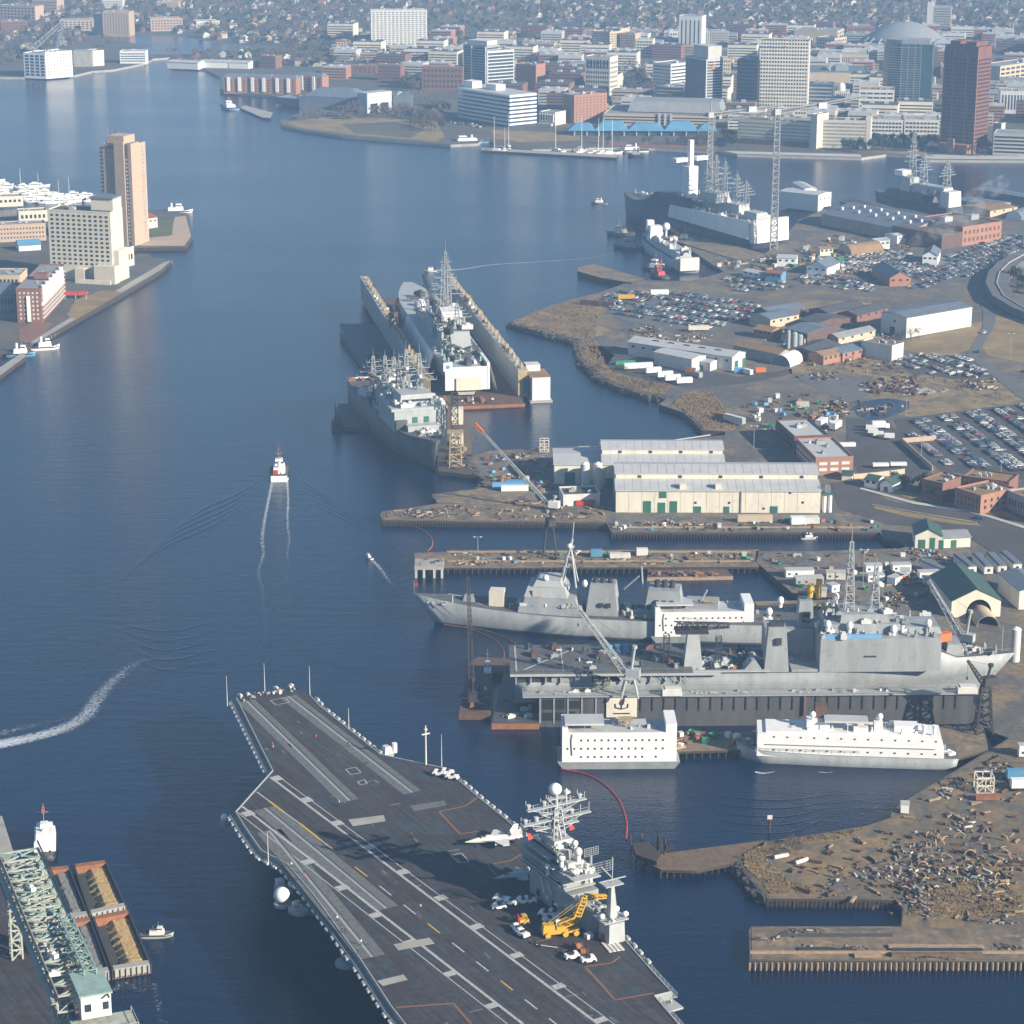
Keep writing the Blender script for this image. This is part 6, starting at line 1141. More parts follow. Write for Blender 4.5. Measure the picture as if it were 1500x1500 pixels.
MB('white').ball(8, 3.6, 40.4, 1.9, 16, 1.1).build('radome', ISL)
MB('white_dirty').cyl(8.4, 7, 35, 40, .2, n=6).box(7.6, 9.2, 6.4, 7.8, 38.4, 39.2).build('antenna', ISL)
for x, y, z, r_ in ((17, .5, 19, 1.2), (13, -1.5, 14.5, 1.0), (18.5, 5, 20.5, 1.3), (20.5, 2, 15, 1.0), (-1.5, -1, 21.6, .8), (22, 7, 14, 1), (15, 6, 22, 1.0)): MB('white_dirty').ball(x, y, z + r_ * 1.4, r_, 10, 1.2).cyl(x, y, z - 1.5, z + r_, r_ * .6, n=8).build('radome', ISL)
ip('antenna_deck', 'navy_grey_light', (12.2, 25, 0, 8.6, 15.5, 15.95)); ip('aft_house', 'navy_grey', (23.01, 31, 1.5, 7.5, 0, 7, .2, .2))
MB('navy_grey_light').cyl(25, 1, 7, 8, 3.6, n=16).cyl(25, 1, 8, 9, .8).build('radar_platform', ISL); MB('white').ball(25.6, 1, 10.2, 1.1, 10).build('radome', ISL)
b = MB('steel_grey')
for i in range(7): b.box(19.5, 19.7, 6.3 + i * .75, 6.4 + i * .75, 20.5, 23.5)
for i in range(5): b.box(19.5, 19.7, 6.2, 11, 20.5 + i * .7, 20.6 + i * .7)
b.cyl(19.6, 8.5, 15.9, 20.5, .4, n=8).build('radar_lattice', ISL)
b = MB('white_dirty'); b.tube((15, 3, 18), (21, -1, 26), .25, 5).tube((15.8, 4, 18), (21.8, 0, 26), .25, 5); 
for i in range(7): t_ = i / 6; b.tube((15 + 6 * t_, 3 - 4 * t_, 18 + 8 * t_), (15.8 + 6 * t_, 4 - 4 * t_, 18 + 8 * t_), .12, 4)
b.build('ladder_boom', ISL)
for i, (y, z) in enumerate(((-4, 27), (1, 25), (9.5, 27))): MB('cloth_red').add([(5, y, z), (5, y + .1, z), (5, y + 2.4, z - 4.5), (5, y + .6, z - 4.8), (5.1, y, z), (5.1, y + .1, z), (5.1, y + 2.4, z - 4.5), (5.1, y + .6, z - 4.8)], [(0, 1, 2, 3), (7, 6, 5, 4), (0, 3, 7, 4), (1, 5, 6, 2)]).build('flag', ISL)
fittings(ISL, 60, 12, 22, 0, 8, 16.1, .9, name='antenna_fitting'); fittings(ISL, 44, 0, 14, .5, 8, 21.1, .8, name='antenna_fitting'); fittings(ISL, 22, 24, 31, 1, 8, 7.1, .6, name='antenna_fitting'); fittings(ISL, 14, 0, 20, -.4, -.1, 3, .5, name='wall_fitting')
MB('black').box(4, 6, -.12, -.02, 1, 3.4).box(13, 15, -.12, -.02, 1, 3.4).build('door', ISL)
MB('white_dirty').tube((7, -.3, 9), (9, -.3, 4), .35, 5).tube((11, -.3, 8.6), (13.4, -.3, 5.4), .3, 5).build('whip_antenna', ISL)
# separate after mast
q = CL(893, 1377); am = bpy.data.objects.new('after_mast', None); COL.objects.link(am); am.parent = CV; am.location = (q[0], q[1], ZD); am.rotation_euler = (0, 0, ang); am.scale = (.85, .85, .72)
blk(am, 'mast_base', 'navy_grey_light', (-3.5, 3, -2, 4, 0, 8, .2, .2)); blk(am, 'mast_column', 'navy_grey_light', (-2.2, 1.2, -.6, 2.4, 8.01, 23, 1.1, 1)); blk(am, 'platform', 'navy_grey_light', (-4, 3.5, -4, 5, 9, 9.4)); blk(am, 'top_platform', 'navy_grey_light', (-2.2, 1.8, -2.6, 4, 23, 23.4)); blk(am, 'door', 'red', (-2, .4, -2.15, -1.95, .3, 2.8))
MB('navy_grey_light').cyl(-.4, .9, 23.4, 34, .18, n=5).box(-.6, -.2, -4, 6, 24.6, 24.9).build('topmast', am)
b = MB('steel_grey')
for i in range(9): b.box(-3.4, -3.2, -6 + i * 1.1, -5.9 + i * 1.1, 27, 31)
for i in range(5): b.box(-3.4, -3.2, -6, 3, 27 + i, 27.12 + i)
b.tube((-.4, .9, 25.4), (-3.3, -1.5, 29), .3, 5).build('radar_lattice', am)
for x, y, z in ((-2.6, 4, 9.5), (2, 4.6, 9.5), (0, -3, 9.5)): MB('white').ball(x, y, z + 1.2, 1.1, 10).build('radome', am)
fittings(am, 16, -3.5, 3, -3, 4, 9.45, .5); ip('cargo_box', 'white_dirty', (32, 34, -1, 1, 0, 1.6))
# ============ things standing on the deck
def ondeck(px, py): p = P(px, py, ZD); p.z = ZD + .06; return p
def jet(label, px, py, rot, m='white_dirty'):
    t = thing('jet_aircraft', label, 'fighter jet', ondeck(px, py), rot); b = MB(m); rg = []
    for x, w_, h_, z in ((9, .08, .08, 1.9), (7.5, .4, .4, 1.95), (5, .75, .85, 2.1), (2.5, .95, 1.1, 2.3), (0, 1.3, 1.0, 2.1), (-3, 1.4, .85, 2.0), (-6, 1.1, .7, 2.0), (-7.8, .8, .5, 2.0)): rg.append([(x, w_ * math.cos(a), z + h_ * math.sin(a)) for a in [2 * math.pi * i / 10 for i in range(10)]])
    b.loft(rg).build('fuselage', t); MB('glass').ball(4.3, 0, 2.95, .62, 10, .9).ball(3.2, 0, 2.95, .62, 10, .8).build('canopy', t)
    for s_ in (1, -1):
        MB(m).prism([(1.5, s_ * 1.1), (-.8, s_ * 5.6), (-2.6, s_ * 5.6), (-3.6, s_ * 1.1)], 2.0, 2.2).prism([(5, s_ * .7), (1.4, s_ * 1.8), (.8, s_ * 1.0)], 2.1, 2.25).build('wing', t)
        MB(m).prism([(-5.4, s_ * .9), (-7.6, s_ * 3.3), (-8.8, s_ * 3.3), (-8.2, s_ * .9)], 1.9, 2.05).build('tailplane', t)
        MB(m).add([(-3.6, s_ * .9, 2.4), (-6.4, s_ * .9, 2.4), (-7.2, s_ * 1.7, 5.0), (-5.8, s_ * 1.7, 5.0), (-3.6, s_ * 1.02, 2.4), (-6.4, s_ * 1.02, 2.4), (-7.2, s_ * 1.8, 5.0), (-5.8, s_ * 1.8, 5.0)], [(0, 1, 2, 3), (7, 6, 5, 4), (0, 3, 7, 4), (1, 5, 6, 2), (2, 6, 7, 3)]).build('tail_fin', t)
        MB('steel_dark').cyl(-1.8, s_ * 1.5, 0, 2, .12, n=5).tube((-1.8, s_ * 1.35, .38), (-1.8, s_ * 1.65, .38), .38, 10).build('landing_wheel', t); MB('steel_dark').tube((-7.8, s_ * .5, 2), (-8.6, s_ * .5, 2), .42, 10).build('exhaust', t); MB(m).tube((1, s_ * 3.2, 1.6), (-2.4, s_ * 3.2, 1.6), .25, 8).build('store', t)
    MB('steel_dark').cyl(5.4, 0, 0, 1.5, .1, n=5).tube((5.4, -.2, .3), (5.4, .2, .3), .3, 10).build('landing_wheel', t); return t
j1 = jet('pale grey twin-tailed jet in the sun at the front of the island', 726, 1238, R(195)); j2 = jet('grey twin-tailed jet half in shadow against the island', 757, 1289, R(200), 'navy_grey_light')
j1.scale = (1.05, 1.05, 1.05); j2.scale = (.8, .8, .8)
def tractor(m='white'):
    b = MB(m); b.box(-1.6, 1.6, -.9, .9, .35, 1.0, .15, .08).box(.3, 1.2, -.6, .6, 1.0, 1.5, .1, .1); t = b.build('tow_tractor')
    for x in (-1, 1):
        for y in (-.9, .9): MB('black').tube((x, y - .15, .38), (x, y + .15, .38), .38, 10).build('wheel', t)
    MB('steel_dark').box(-.5, .2, -.5, .5, 1.0, 1.35).build('seat', t); return t
tr = tractor(); tr['label'] = 'white flat tow tractor parked left of the island in its shadow'; tr['category'] = 'tow tractor'; tr['group'] = 'tow tractors beside the island'; tr.location = ondeck(733, 1320); tr.rotation_euler = (0, 0, R(160)); tr.scale = (1.3, 1.3, 1.3)
for x, y, r_ in ((731, 1331, 190), (749, 1325, 150), (766, 1323, 175), (776, 1322, 175)): dup(tr, ondeck(x, y), R(r_))
for x, y, r_ in ((799, 1342, 160), (812, 1341, 160), (822, 1350, 165), (806, 1350, 20)): dup(tr, ondeck(x, y), R(r_), 'white tow tractor tucked between the yellow crane and the island', 'tow tractors behind the yellow crane')
for x, y, r_ in ((643, 1136, 165), (655, 1134, 165), (662, 1141, 165)): dup(tr, ondeck(x, y), R(r_), 'white tow tractor at the starboard edge of the forward deck', 'tow tractors on the forward deck edge')
for x, y, r_, lb in ((758, 1364, 120, 'white tow tractor behind the small yellow forklift'), (765, 1371, 130, 'white tow tractor nearest the landing strip, behind the forklift'), (838, 1404, 20, 'white tow tractor left of the orange reel aft of the crane'), (862, 1409, 15, 'white tow tractor right of the orange reel aft of the crane')): dup(tr, ondeck(x, y), R(r_), lb, 'x')['group'] = 'deck tractors'
fl = thing('forklift', 'yellow forklift beside the white tractors on the carrier deck', 'forklift', ondeck(767, 1353), R(200)); MB('yellow').box(-1.4, 1.4, -.9, .9, .4, 1.5, .1, .1).build('body', fl); MB('yellow').box(-.8, .6, -.8, .8, 2.5, 2.7).box(-.8, -.7, -.8, -.7, 1.5, 2.5).box(.5, .6, .7, .8, 1.5, 2.5).box(-.8, -.7, .7, .8, 1.5, 2.5).box(.5, .6, -.8, -.7, 1.5, 2.5).build('cab', fl); MB('red').box(1.5, 1.8, -.7, .7, .1, 3).build('mast', fl)
for x in (-.9, .9):
    for y in (-.9, .9): MB('black').tube((x, y - .15, .4), (x, y + .15, .4), .4, 10).build('wheel', fl)
yc = thing('crash_crane', 'large yellow mobile crane with a bent lattice jib beside the island', 'mobile crane', ondeck(823, 1369), R(12)); yc.scale = (.85,) * 3; b = MB('yellow'); b.box(-6.5, 5.5, -1.6, 1.6, 1, 2.4).box(-6.5, -2.5, -1.5, 1.5, 2.4, 4.2, .2, .1).box(-2, 1, -1.4, 1.4, 2.4, 3.4); b.build('chassis', yc)
for x in (-5, .8, 4.4):
    for y in (-1.9, 1.9): MB('yellow').tube((x, y - .4, .95), (x, y + .4, .95), .95, 14).build('wheel', yc)
MB('white').box(-1.9, -.3, .3, 1.5, 3.42, 4.8, .1, .1).build('cab', yc)
MB('yellow').truss((-1, 0, 3.4), (4.6, 0, 5.2), 2, 2, 5, .2).truss((4.6, 0, 5.2), (7.4, 0, 12.5), 2, 1.8, 6, .2).truss((7.4, 0, 12.5), (15, 1, 11.5), 1.6, .8, 8, .16).build('jib', yc)
MB('steel_dark').tube((14.8, 1, 11.2), (14.8, 1, 7), .05, 4).box(14.5, 15.1, .8, 1.2, 6.4, 7).build('hook', yc); MB('yellow').tube((-4.5, -.8, 4.2), (7.2, -.8, 12.4), .1, 4).tube((-4.5, .8, 4.2), (7.2, .8, 12.4), .1, 4).build('stay', yc)
rl = thing('reel', 'orange cable reel on the deck aft of the yellow crane', 'cable reel', ondeck(856, 1399)); MB('rust_orange').tube((-1, 0, 1), (1, 0, 1), .9, 14).tube((-1, 0, 1), (-.85, 0, 1), 1.2, 14).tube((.85, 0, 1), (1, 0, 1), 1.2, 14).build('drum', rl); MB('steel_dark').box(-1.3, 1.3, -.9, .9, 0, .25).build('frame', rl)
rl2 = dup(rl, ondeck(846, 1391), .6, 'rusty cable reel farther from the white tractors aft of the yellow crane')
for i, (x, y, a_) in enumerate(((793, 1380, .5), (801, 1388, -.3), (832, 1394, .2))): 
    t = thing('tow_bar', ('rusty tow bar lying left of the yellow crane', 'white wheeled tow bar below the yellow crane', 'short tow bar beside the cable reels')[i], 'tow bar', ondeck(x, y), a_); MB('rust' if i != 1 else 'white_dirty').tube((-3, 0, .4), (3, 0, .4), .13, 5).build('bar', t); MB('black').tube((-2, -.5, .35), (-2, .5, .35), .35, 8).build('wheel', t)
pl = thing('plank_stack', 'white planks laid flat on the deck below the after mast', 'planks', ondeck(897, 1387), R(110))
for i in range(4): MB('white_dirty').box(-3, 3, -2.4 + i * 1.2, -1.5 + i * 1.2, 0, .2).build('plank', pl)
# crew
def person(shirt, pose=0):
    vs = [(0, 0, .95), (0, 0, 1.2), (0, 0, 1.45), (0, 0, 1.56), (0, 0, 1.72), (.1, 0, .9), (.13, .06 * pose, .5), (.14, 0, .06), (.16, .14, .03), (-.1, 0, .9), (-.13, -.06 * pose, .5), (-.14, 0, .06), (-.16, .14, .03), (.2, 0, 1.42), (.27, 0, 1.15), (.27, .12, .9), (-.2, 0, 1.42), (-.27, 0, 1.15), (-.27, .1, .92)]
    ed = [(0, 1), (1, 2), (2, 3), (3, 4), (0, 5), (5, 6), (6, 7), (7, 8), (0, 9), (9, 10), (10, 11), (11, 12), (2, 13), (13, 14), (14, 15), (2, 16), (16, 17), (17, 18)]
    rad = [.15, .16, .15, .07, .12, .1, .075, .05, .045, .1, .075, .05, .045, .07, .05, .035, .07, .05, .035]
    me = bpy.data.meshes.new('person'); me.from_pydata(vs, ed, []); o = bpy.data.objects.new('person_src', me); COL.objects.link(o); md = o.modifiers.new('s', 'SKIN'); sub = o.modifiers.new('u', 'SUBSURF'); sub.levels = 1
    for i, r_ in enumerate(rad): me.skin_vertices[0].data[i].radius = (r_, r_ * .8)
    me.skin_vertices[0].data[0].use_root = True
    dg = bpy.context.evaluated_depsgraph_get(); m2 = bpy.data.meshes.new_from_object(o.evaluated_get(dg)); bpy.data.objects.remove(o)
    for m in (shirt, 'cloth_dark', 'skin'): m2.materials.append(M[m])
    for p in m2.polygons: z = p.center.z; p.material_index = 2 if z > 1.52 else (0 if z > .95 else 1); p.use_smooth = True
    return m2
pm = [person('cloth_red', 1), person('cloth_pale', -1), person('cloth_dark', 1)]; pw = ['red shirt', 'pale shirt', 'dark clothing']
for i, (x, y) in enumerate([(399, 1095), (400, 1099), (510, 1094), (463, 1084), (497, 1180), (505, 1183), (418, 1262), (427, 1271), (445, 1281), (449, 1292), (494, 1350), (501, 1367), (506, 1367), (529, 1385), (524, 1398), (603, 1228), (616, 1333), (404, 1259)]):
    lb = ['crew member in %s on the bow, left of the port catapult', 'second crew member in %s on the bow, just below the first', 'lone crew member in %s on the starboard bow catapult', 'crew member in %s between the bow catapults', 'crew member in %s at the aft end of the port bow catapult', 'crew member in %s close to the end of the port bow catapult', 'crew member in %s at the port edge, topmost of the waist line', 'crew member in %s second along the port waist edge', 'crew member in %s third along the port waist edge', 'crew member in %s beside the port waist catapult start', 'crew member in %s halfway along the outer waist catapult', 'crew member in %s, left of a pair on the outer waist catapult', 'crew member in %s, right of a pair on the outer waist catapult', 'crew member in %s near the end of the outer waist catapult', 'crew member in %s at the lower end of the waist catapult by the edge', 'crew member in %s alone on the open deck before the first jet', 'crew member in %s in the middle of the landing strip', 'crew member in %s at the port edge above the white radome'][i] % pw[i % 3]
    o = put('person', pm[i % 3], None, ondeck(x, y), rnd.uniform(0, 6)); o['label'] = lb; o['category'] = 'person'; o['group'] = 'deck crew'; o.scale = (1.15, 1.15, 1.1)
# ---------------------------------------------------------------- piers, piles, cranes, barges
pile_m = MB('timber_dark').cyl(0, 0, -1.5, 2.2, .28, n=6).mesh('pile'); pile_p = MB('timber_pale').cyl(0, 0, -1.5, 2.4, .3, n=6).mesh('pile')
def piles(root, A, B, step=3, me=None, z=0, local=None, cap=100):
    a, b_ = P(*A, GZ), P(*B, GZ); n = min(cap, max(2, int((b_ - a).length / step)))
    for k in range(n + 1):
        p = a.lerp(b_, k / n); put('pile', me or pile_m, root, (p.x - root.location.x + rnd.uniform(-.1, .1), p.y - root.location.y - .3, 0))
def pier(label, pts, m='pier_ground', z=GZ, side='timber_dark', thick=.9, pl=(), name='pier', step=3, me=None, under=True, cap=100):
    poly = [P(x, y, z) for x, y in pts]; o = Vector((poly[0].x, poly[0].y, 0)); root = thing(name, label, 'pier', o)
    MB(m).prism([(p.x - o.x, p.y - o.y) for p in poly], z - thick, z, side=side).build('pier_deck', root)
    for A, B in pl: piles(root, A, B, step, me, cap=cap)
    return root
pr = pier('long timber pier with two rusty edge beams between the two middle slips', [(607, 810), (652, 808), (655, 806), (1112, 805), (1108, 822), (1112, 830), (945, 831), (652, 832), (607, 832)], pl=[((612, 832), (1108, 831))], step=2.6)
for y in (809, 822.5): a, b_ = P(655, y, GZ), P(1100, y - 1, GZ); MB('timber_pale').obox((a.x + b_.x) / 2 - pr.location.x, a.y - pr.location.y, GZ + .01, b_.x - a.x, .7, .5).build('edge_beam', pr)
a = P(607, 832, 4.5); dl = thing('mooring_dolphin', 'pale raised concrete dolphin at the left end of the long timber pier', 'dolphin', (a.x, a.y, 0))
MB('concrete').box(0, 12.5, 0, 11, 3.6, 5.2).build('deck', dl)
for x in (.2, 3.6, 8, 11.3): MB('concrete_light').box(x, x + 1, -.3, .8, -1, 3.59).build('leg', dl)
fittings(dl, 10, 1, 12, 1, 10, 5.21, .5, ms=('timber', 'rust', 'timber_pale'))
q0 = thing('pile_row', 'dark timber piles along the front of the quay at the sunlit slip', 'piles', P(560, 763, 0)); piles(q0, (560, 763), (888, 767), 1.2, cap=95)
q1 = thing('pile_row', 'rusty sheet piles along the quay below the huge cream hall', 'piles', P(897, 781, 0)); piles(q1, (897, 781), (1288, 781), 1.4, cap=95); a = P(897, 780, GZ); b_ = P(1288, 780, GZ); MB('timber_pale').box(0, b_.x - a.x, -.5, .3, GZ + .06, GZ + .7).build('edge_beam', q1)
q2 = thing('pile_row', 'pale timber piles under the big pier at the lower right', 'piles', P(1098, 1408, 0)); piles(q2, (1098, 1409), (1520, 1409), 1.6, pile_p, cap=95); a = P(1098, 1406.5, GZ); MB('timber_pale').box(0, 130, -.5, .2, GZ + .06, GZ + .8).build('edge_beam', q2)
q3 = thing('pile_row', 'leaning timber piles of the bulkhead above the small square slip', 'piles', P(1124, 1316, 0)); piles(q3, (1124, 1317), (1312, 1319), 1.3, pile_m, cap=60)
q5 = thing('pile_row', 'pale piles along the promenade of the left peninsula', 'piles', P(45, 508, 0)); piles(q5, (45, 509), (252, 381), 6, pile_p, cap=70)
rp = pier('rotting timber jetty reaching left from the scrapyard', [(962, 1251), (1118, 1231), (1120, 1240), (1086, 1262), (1020, 1276), (968, 1274), (945, 1262)], m='timber', pl=[((968, 1275), (1080, 1264))], step=2)
rp2 = pier('collapsed dark timber pier head at the end of the rotting jetty', [(926, 1236), (950, 1232), (968, 1252), (962, 1262), (932, 1252)], m='timber_dark', z=4.5, thick=1.5)
for k in range(26): x, y = rnd.uniform(924, 990), rnd.uniform(1236, 1270); p = P(x, y, 0) - rp2.location; MB('timber_dark').tube((p.x, p.y, -1), (p.x + rnd.uniform(-1, 1), p.y + rnd.uniform(-1, 1), rnd.uniform(2, 5)), .3, 5).build('broken_pile', rp2)
pier('narrow dark timber jetty in the water above the scrub point', [(846, 391), (870, 387), (945, 408), (925, 414), (880, 407), (846, 397)], m='pier_ground', z=3.5, thick=3)
pier('brown timber gangway joining the destroyer berth to the yard', [(1105, 881), (1245, 878), (1245, 884), (1108, 887)], m='pier_ground', z=4, pl=[((1110, 887), (1240, 884))], step=5)
pier('dark cluttered service pier behind the two white barracks vessels', [(985, 1072), (1112, 1070), (1440, 1062), (1448, 1098), (1400, 1112), (1310, 1085), (1100, 1098), (992, 1101)], m='pier_ground', z=2.6, pl=[((994, 1101), (1098, 1098))], step=2.5)
pier('floating pier of sailing boats in front of the downtown park', [(706, 216), (905, 227), (903, 231), (704, 220)], m='concrete', z=1.6, thick=1.5)
pier('small stone jetty in front of the condominium row', [(358, 154), (400, 165), (396, 173), (384, 172), (352, 158)], m='concrete', z=2, thick=2)
pier('narrow timber jetty left of the dark assault ship', [(560 + 420, 350), (1000, 340), (1140, 380), (1120, 392), (1050, 372)], m='pier_ground', z=3, thick=2.5)
pier('dark pier in front of the dark shed at the far right berth', [(1240, 306), (1290, 300), (1420, 322), (1380, 330)], m='asphalt', z=3, thick=2.5)
pier('narrow quay strip running into the frame at the lower left', [(0, 1195), (3, 1195), (26, 1268), (14, 1272), (-20, 1225)], m='concrete', z=3, thick=2)
pier('dark timber mooring islet left of the amphibious ship repair berth', [(685, 668), (722, 662), (722, 700), (660, 692), (642, 690), (640, 650), (668, 655)], m='rubble', z=2.4, thick=2)
pier('timber jetty tip below the grey bow-on ship, with rubble', [(632, 724), (700, 716), (770, 722), (770, 742), (640, 736)], m='pier_ground', z=2.7, thick=1.5, pl=[((636, 737), (690, 739))])
# floating boom
def rope(label, pts, m='rust_orange', r=.3, z=.15, name='floating_boom', cat='boom'):
    c = [P(x, y, 0) for x, y in pts]; o = c[0]; b = MB(m)
    fine = []
    for i in range(len(c) - 1):
        p0, p1, p2, p3 = c[max(i - 1, 0)], c[i], c[i + 1], c[min(i + 2, len(c) - 1)]
        for k in range(5): t_ = k / 5; fine.append(.5 * ((2 * p1) + (p2 - p0) * t_ + (2 * p0 - 5 * p1 + 4 * p2 - p3) * t_ ** 2 + (3 * p1 - p0 - 3 * p2 + p3) * t_ ** 3))
    fine.append(c[-1])
    for i in range(len(fine) - 1): b.tube(fine[i] - o + Vector((0, 0, z)), fine[i + 1] - o + Vector((0, 0, z)), r, 6)
    t = b.build(name, None, o); t['label'] = label; t['category'] = cat
rope('orange floating boom curving from the white barracks barge toward the jetty', [(822, 1127), (860, 1135), (888, 1152), (908, 1175), (918, 1205), (917, 1230)], 'red')
rope('rusty floating boom looping from the quay tip to the concrete dolphin', [(588, 765), (615, 775), (631, 788), (633, 800), (626, 808)], 'rust_orange')
rope('rusty floating boom from the destroyer bow to the crane barge', [(650, 915), (690, 922), (722, 937), (737, 952), (738, 965)], 'rust_orange', .22)
rope('second rusty floating boom outside the first near the destroyer', [(680, 918), (725, 928), (752, 942), (758, 952), (755, 964)], 'rust_orange', .2)
rope('pale floating boom along the shore of the cove', [(1062, 634), (1010, 642), (940, 651), (880, 654), (812, 657)], 'concrete_light', .3)
# crane barge and flat barge
def barge(label, quad, m='rust', dm='deck_grey', z=2.2, name='barge', cat='barge'):
    p = [P(x, y, z) for x, y in quad]; o = Vector((p[0].x, p[0].y, 0)); t = thing(name, label, cat, o); MB(dm).prism([(q.x - o.x, q.y - o.y) for q in p], -1, z, side=m).build('hull', t); return t, [q - o for q in p]
cb, q = barge('brown deck barge carrying the black lattice crane left of the dry dock', [(672, 1046), (719, 1046), (722, 985), (745, 985), (748, 965), (700, 962), (688, 970)], 'rust', 'brick_dark')
fittings(cb, 14, 1, 10, 2, 24, 2.25, .9, ms=('rust_orange', 'steel_dark', 'white_dirty'))
fb, q = barge('dark flat barge with an orange end lying against the end of the dry dock', [(720, 1060), (790, 1060), (790, 985), (738, 985)], 'rust_orange', 'navy_grey_dark'); fittings(fb, 8, 3, 14, 4, 25, 2.25, .8)
bb, q = barge('rusty scrap barge tied under the long timber pier', [(948, 846), (1074, 844), (1060, 828), (950, 828)], 'timber_pale', 'brick_dark', 1.6); 
for k in range(30): MB(rnd.choice(('rust', 'steel_dark', 'timber_pale', 'rust_orange'))).obox(rnd.uniform(3, 32), rnd.uniform(1, 5), 1.62, rnd.uniform(1, 3), rnd.uniform(.6, 1.6), rnd.uniform(.4, 1.4), rnd.uniform(0, 3)).build('scrap_piece', bb)
dbg, q = barge('dark grey barge alongside the grey bow-on ship', [(505, 626), (540, 626), (520, 590), (490, 592)], 'ship_dark', 'navy_grey_dark')
obg, q = barge('long dark empty hull lying left of the open floating dock', [(556, 566), (612, 560), (548, 474), (498, 474), (498, 486)], 'ship_dark', 'ship_dark', 4); fittings(obg, 40, -8, 22, 10, 150, 4.02, 1.8, ms=('steel_dark', 'ship_dark', 'rust'))
rbg, q = barge('rusty work barge with a timber gantry right of the bow of the grey ship', [(655, 690), (692, 690), (690, 640), (668, 560), (655, 560)], 'rust', 'timber'); fittings(rbg, 24, 0, 9, 2, 50, 2.22, 1.4, ms=('yellow_dull', 'steel_dark', 'rust')); MB('yellow_dull').truss((4, 8, 2.2), (4, 8, 20), 6, 5, 5, .25).box(0, 8, 5, 11, 20, 20.5).build('gantry', rbg); MB('cream_pale').box(1, 7, 46, 52, 14, 22).box(1, 7, 46, 52, 2.2, 8).build('cabin', rbg); MB('steel_dark').truss((3, 34, 2.2), (3, 34, 34), 4, 3, 8, .22).build('gantry', rbg)
def latticecrane(label, px, py, z, tip, m='steel_grey', base='box', bh=9, cab='navy_grey_light', rot=None, w=1.5, top=3.5, bm=None, name='crane', cat='crane', jibtip=None):
    p = P(px, py, z); t = thing(name, label, cat, (p.x, p.y, z))
    dx, dy, dz = tip
    if base == 'tower': MB(m).truss((0, 0, 0), (0, 0, bh), 6, 3, 6, .25).box(-1.6, 1.6, -1.6, 1.6, bh, bh + .6).build('portal', t)
    elif base == 'legs':
        b = MB(m)
        for x in (-3, 3):
            for y in (-2.5, 2.5): b.tube((x, y, 0), (x * .45, y * .45, bh), .4, 6)
        b.box(-2, 2, -2, 2, bh, bh + .6).build('portal', t)
    else: MB('steel_dark').box(-2.6, 2.6, -1.8, 1.8, 0, 1.1).build('crawler', t); bh = 1.1
    r_ = math.atan2(dy, dx); c, s_ = math.cos(r_), math.sin(r_)
    MB(cab).obox(-c * 1.2, -s_ * 1.2, bh + .61, 5, 3.2, 3, r_).build('machine_house', t); MB('glass').obox(c * 1.4 , s_ * 1.4, bh + 1.8, .5, 2, 1.2, r_).build('cab_window', t)
    MB(m).tube((-c * .6, -s_ * .6, bh + 3.5), (-c * 1.6, -s_ * 1.6, bh + 3.5 + top), .5, 8).cyl(-c * 1.6, -s_ * 1.6, bh + 3.3 + top, bh + 4.4 + top, 1.0, n=10).build('mast', t)
    L_ = math.sqrt(dx * dx + dy * dy + dz * dz); MB(bm or m).truss((c * 1.5, s_ * 1.5, bh + 2), (dx, dy, dz), w, w * .45, max(6, int(L_ / 2.2)), .13).build('boom', t)
    MB('steel_dark').tube((-c * 1.6, -s_ * 1.6, bh + 4 + top), (dx, dy, dz), .06, 4).tube((dx, dy, dz), (dx, dy, dz - 6), .05, 4).build('cable', t)
    MB('steel_dark').box(dx - .3, dx + .3, dy - .3, dy + .3, dz - 7, dz - 6).build('hook', t); return t
def rel(base_px, bz, tip_px, dep=0):
    """offset from a crane foot to a boom tip standing dep metres farther away"""
    b_ = P(*base_px, bz); lo, hi = bz - 20, 200
    for _ in range(50):
        m = (lo + hi) / 2
        if P(tip_px[0], tip_px[1], m).y > b_.y + dep: lo = m
        else: hi = m
    q = P(tip_px[0], tip_px[1], lo); return (q.x - b_.x, dep, lo - bz)
latticecrane('grey dockside crane on the near dock wall, its long jib reaching over the destroyer', 922, 1020, 12.2, rel((922, 1020), 12.2, (847, 890), 4), 'navy_grey_light', 'legs', 7, top=8, w=2.2)
latticecrane('grey dockside crane with its jib raised left beside the bow of the docked ship', 1413, 944, GZ, rel((1413, 944), GZ, (1360, 850), 8), 'navy_grey_light', 'box', top=9, w=2.2)
latticecrane('dark trestle tower crane at the right end of the service pier', 1440, 1072, 2.6, rel((1440, 1072), 2.6, (1418, 968), -3), 'steel_dark', 'tower', 17, cab='steel_dark', top=4, w=1.5)
latticecrane('black lattice boom crane standing on the brown deck barge', 692, 1030, 2.3, rel((692, 1030), 2.3, (686, 845), 20), 'steel_dark', 'box', cab='steel_dark', w=2, top=5)
latticecrane('white cab crawler crane with a long thin boom tipped in orange, on the quay', 808, 748, GZ, rel((808, 748), GZ, (697, 622), 12), 'steel_grey', 'box', cab='white', w=1.3, top=2)
p = P(808, 748, GZ); v = Vector(rel((808, 748), GZ, (697, 622), 12)); u_ = v.normalized(); c_ = bpy.data.objects['crane.004']; MB('orange').truss(v - u_ * 5, v + u_ * .5, 1.1, .9, 3, .2).build('boom_tip', c_)
latticecrane('dark frame derrick astride the long timber pier behind the destroyer mast', 805, 815, GZ, rel((805, 815), GZ, (803, 765), 2), 'steel_dark', 'legs', 14, cab='steel_dark', top=2)
latticecrane('tall dark crane leaning left above the white-draped ship', 655, 520, 17, rel((655, 520), 17, (620, 402), 10), 'steel_dark', 'tower', 12, cab='steel_dark', w=3, top=5)
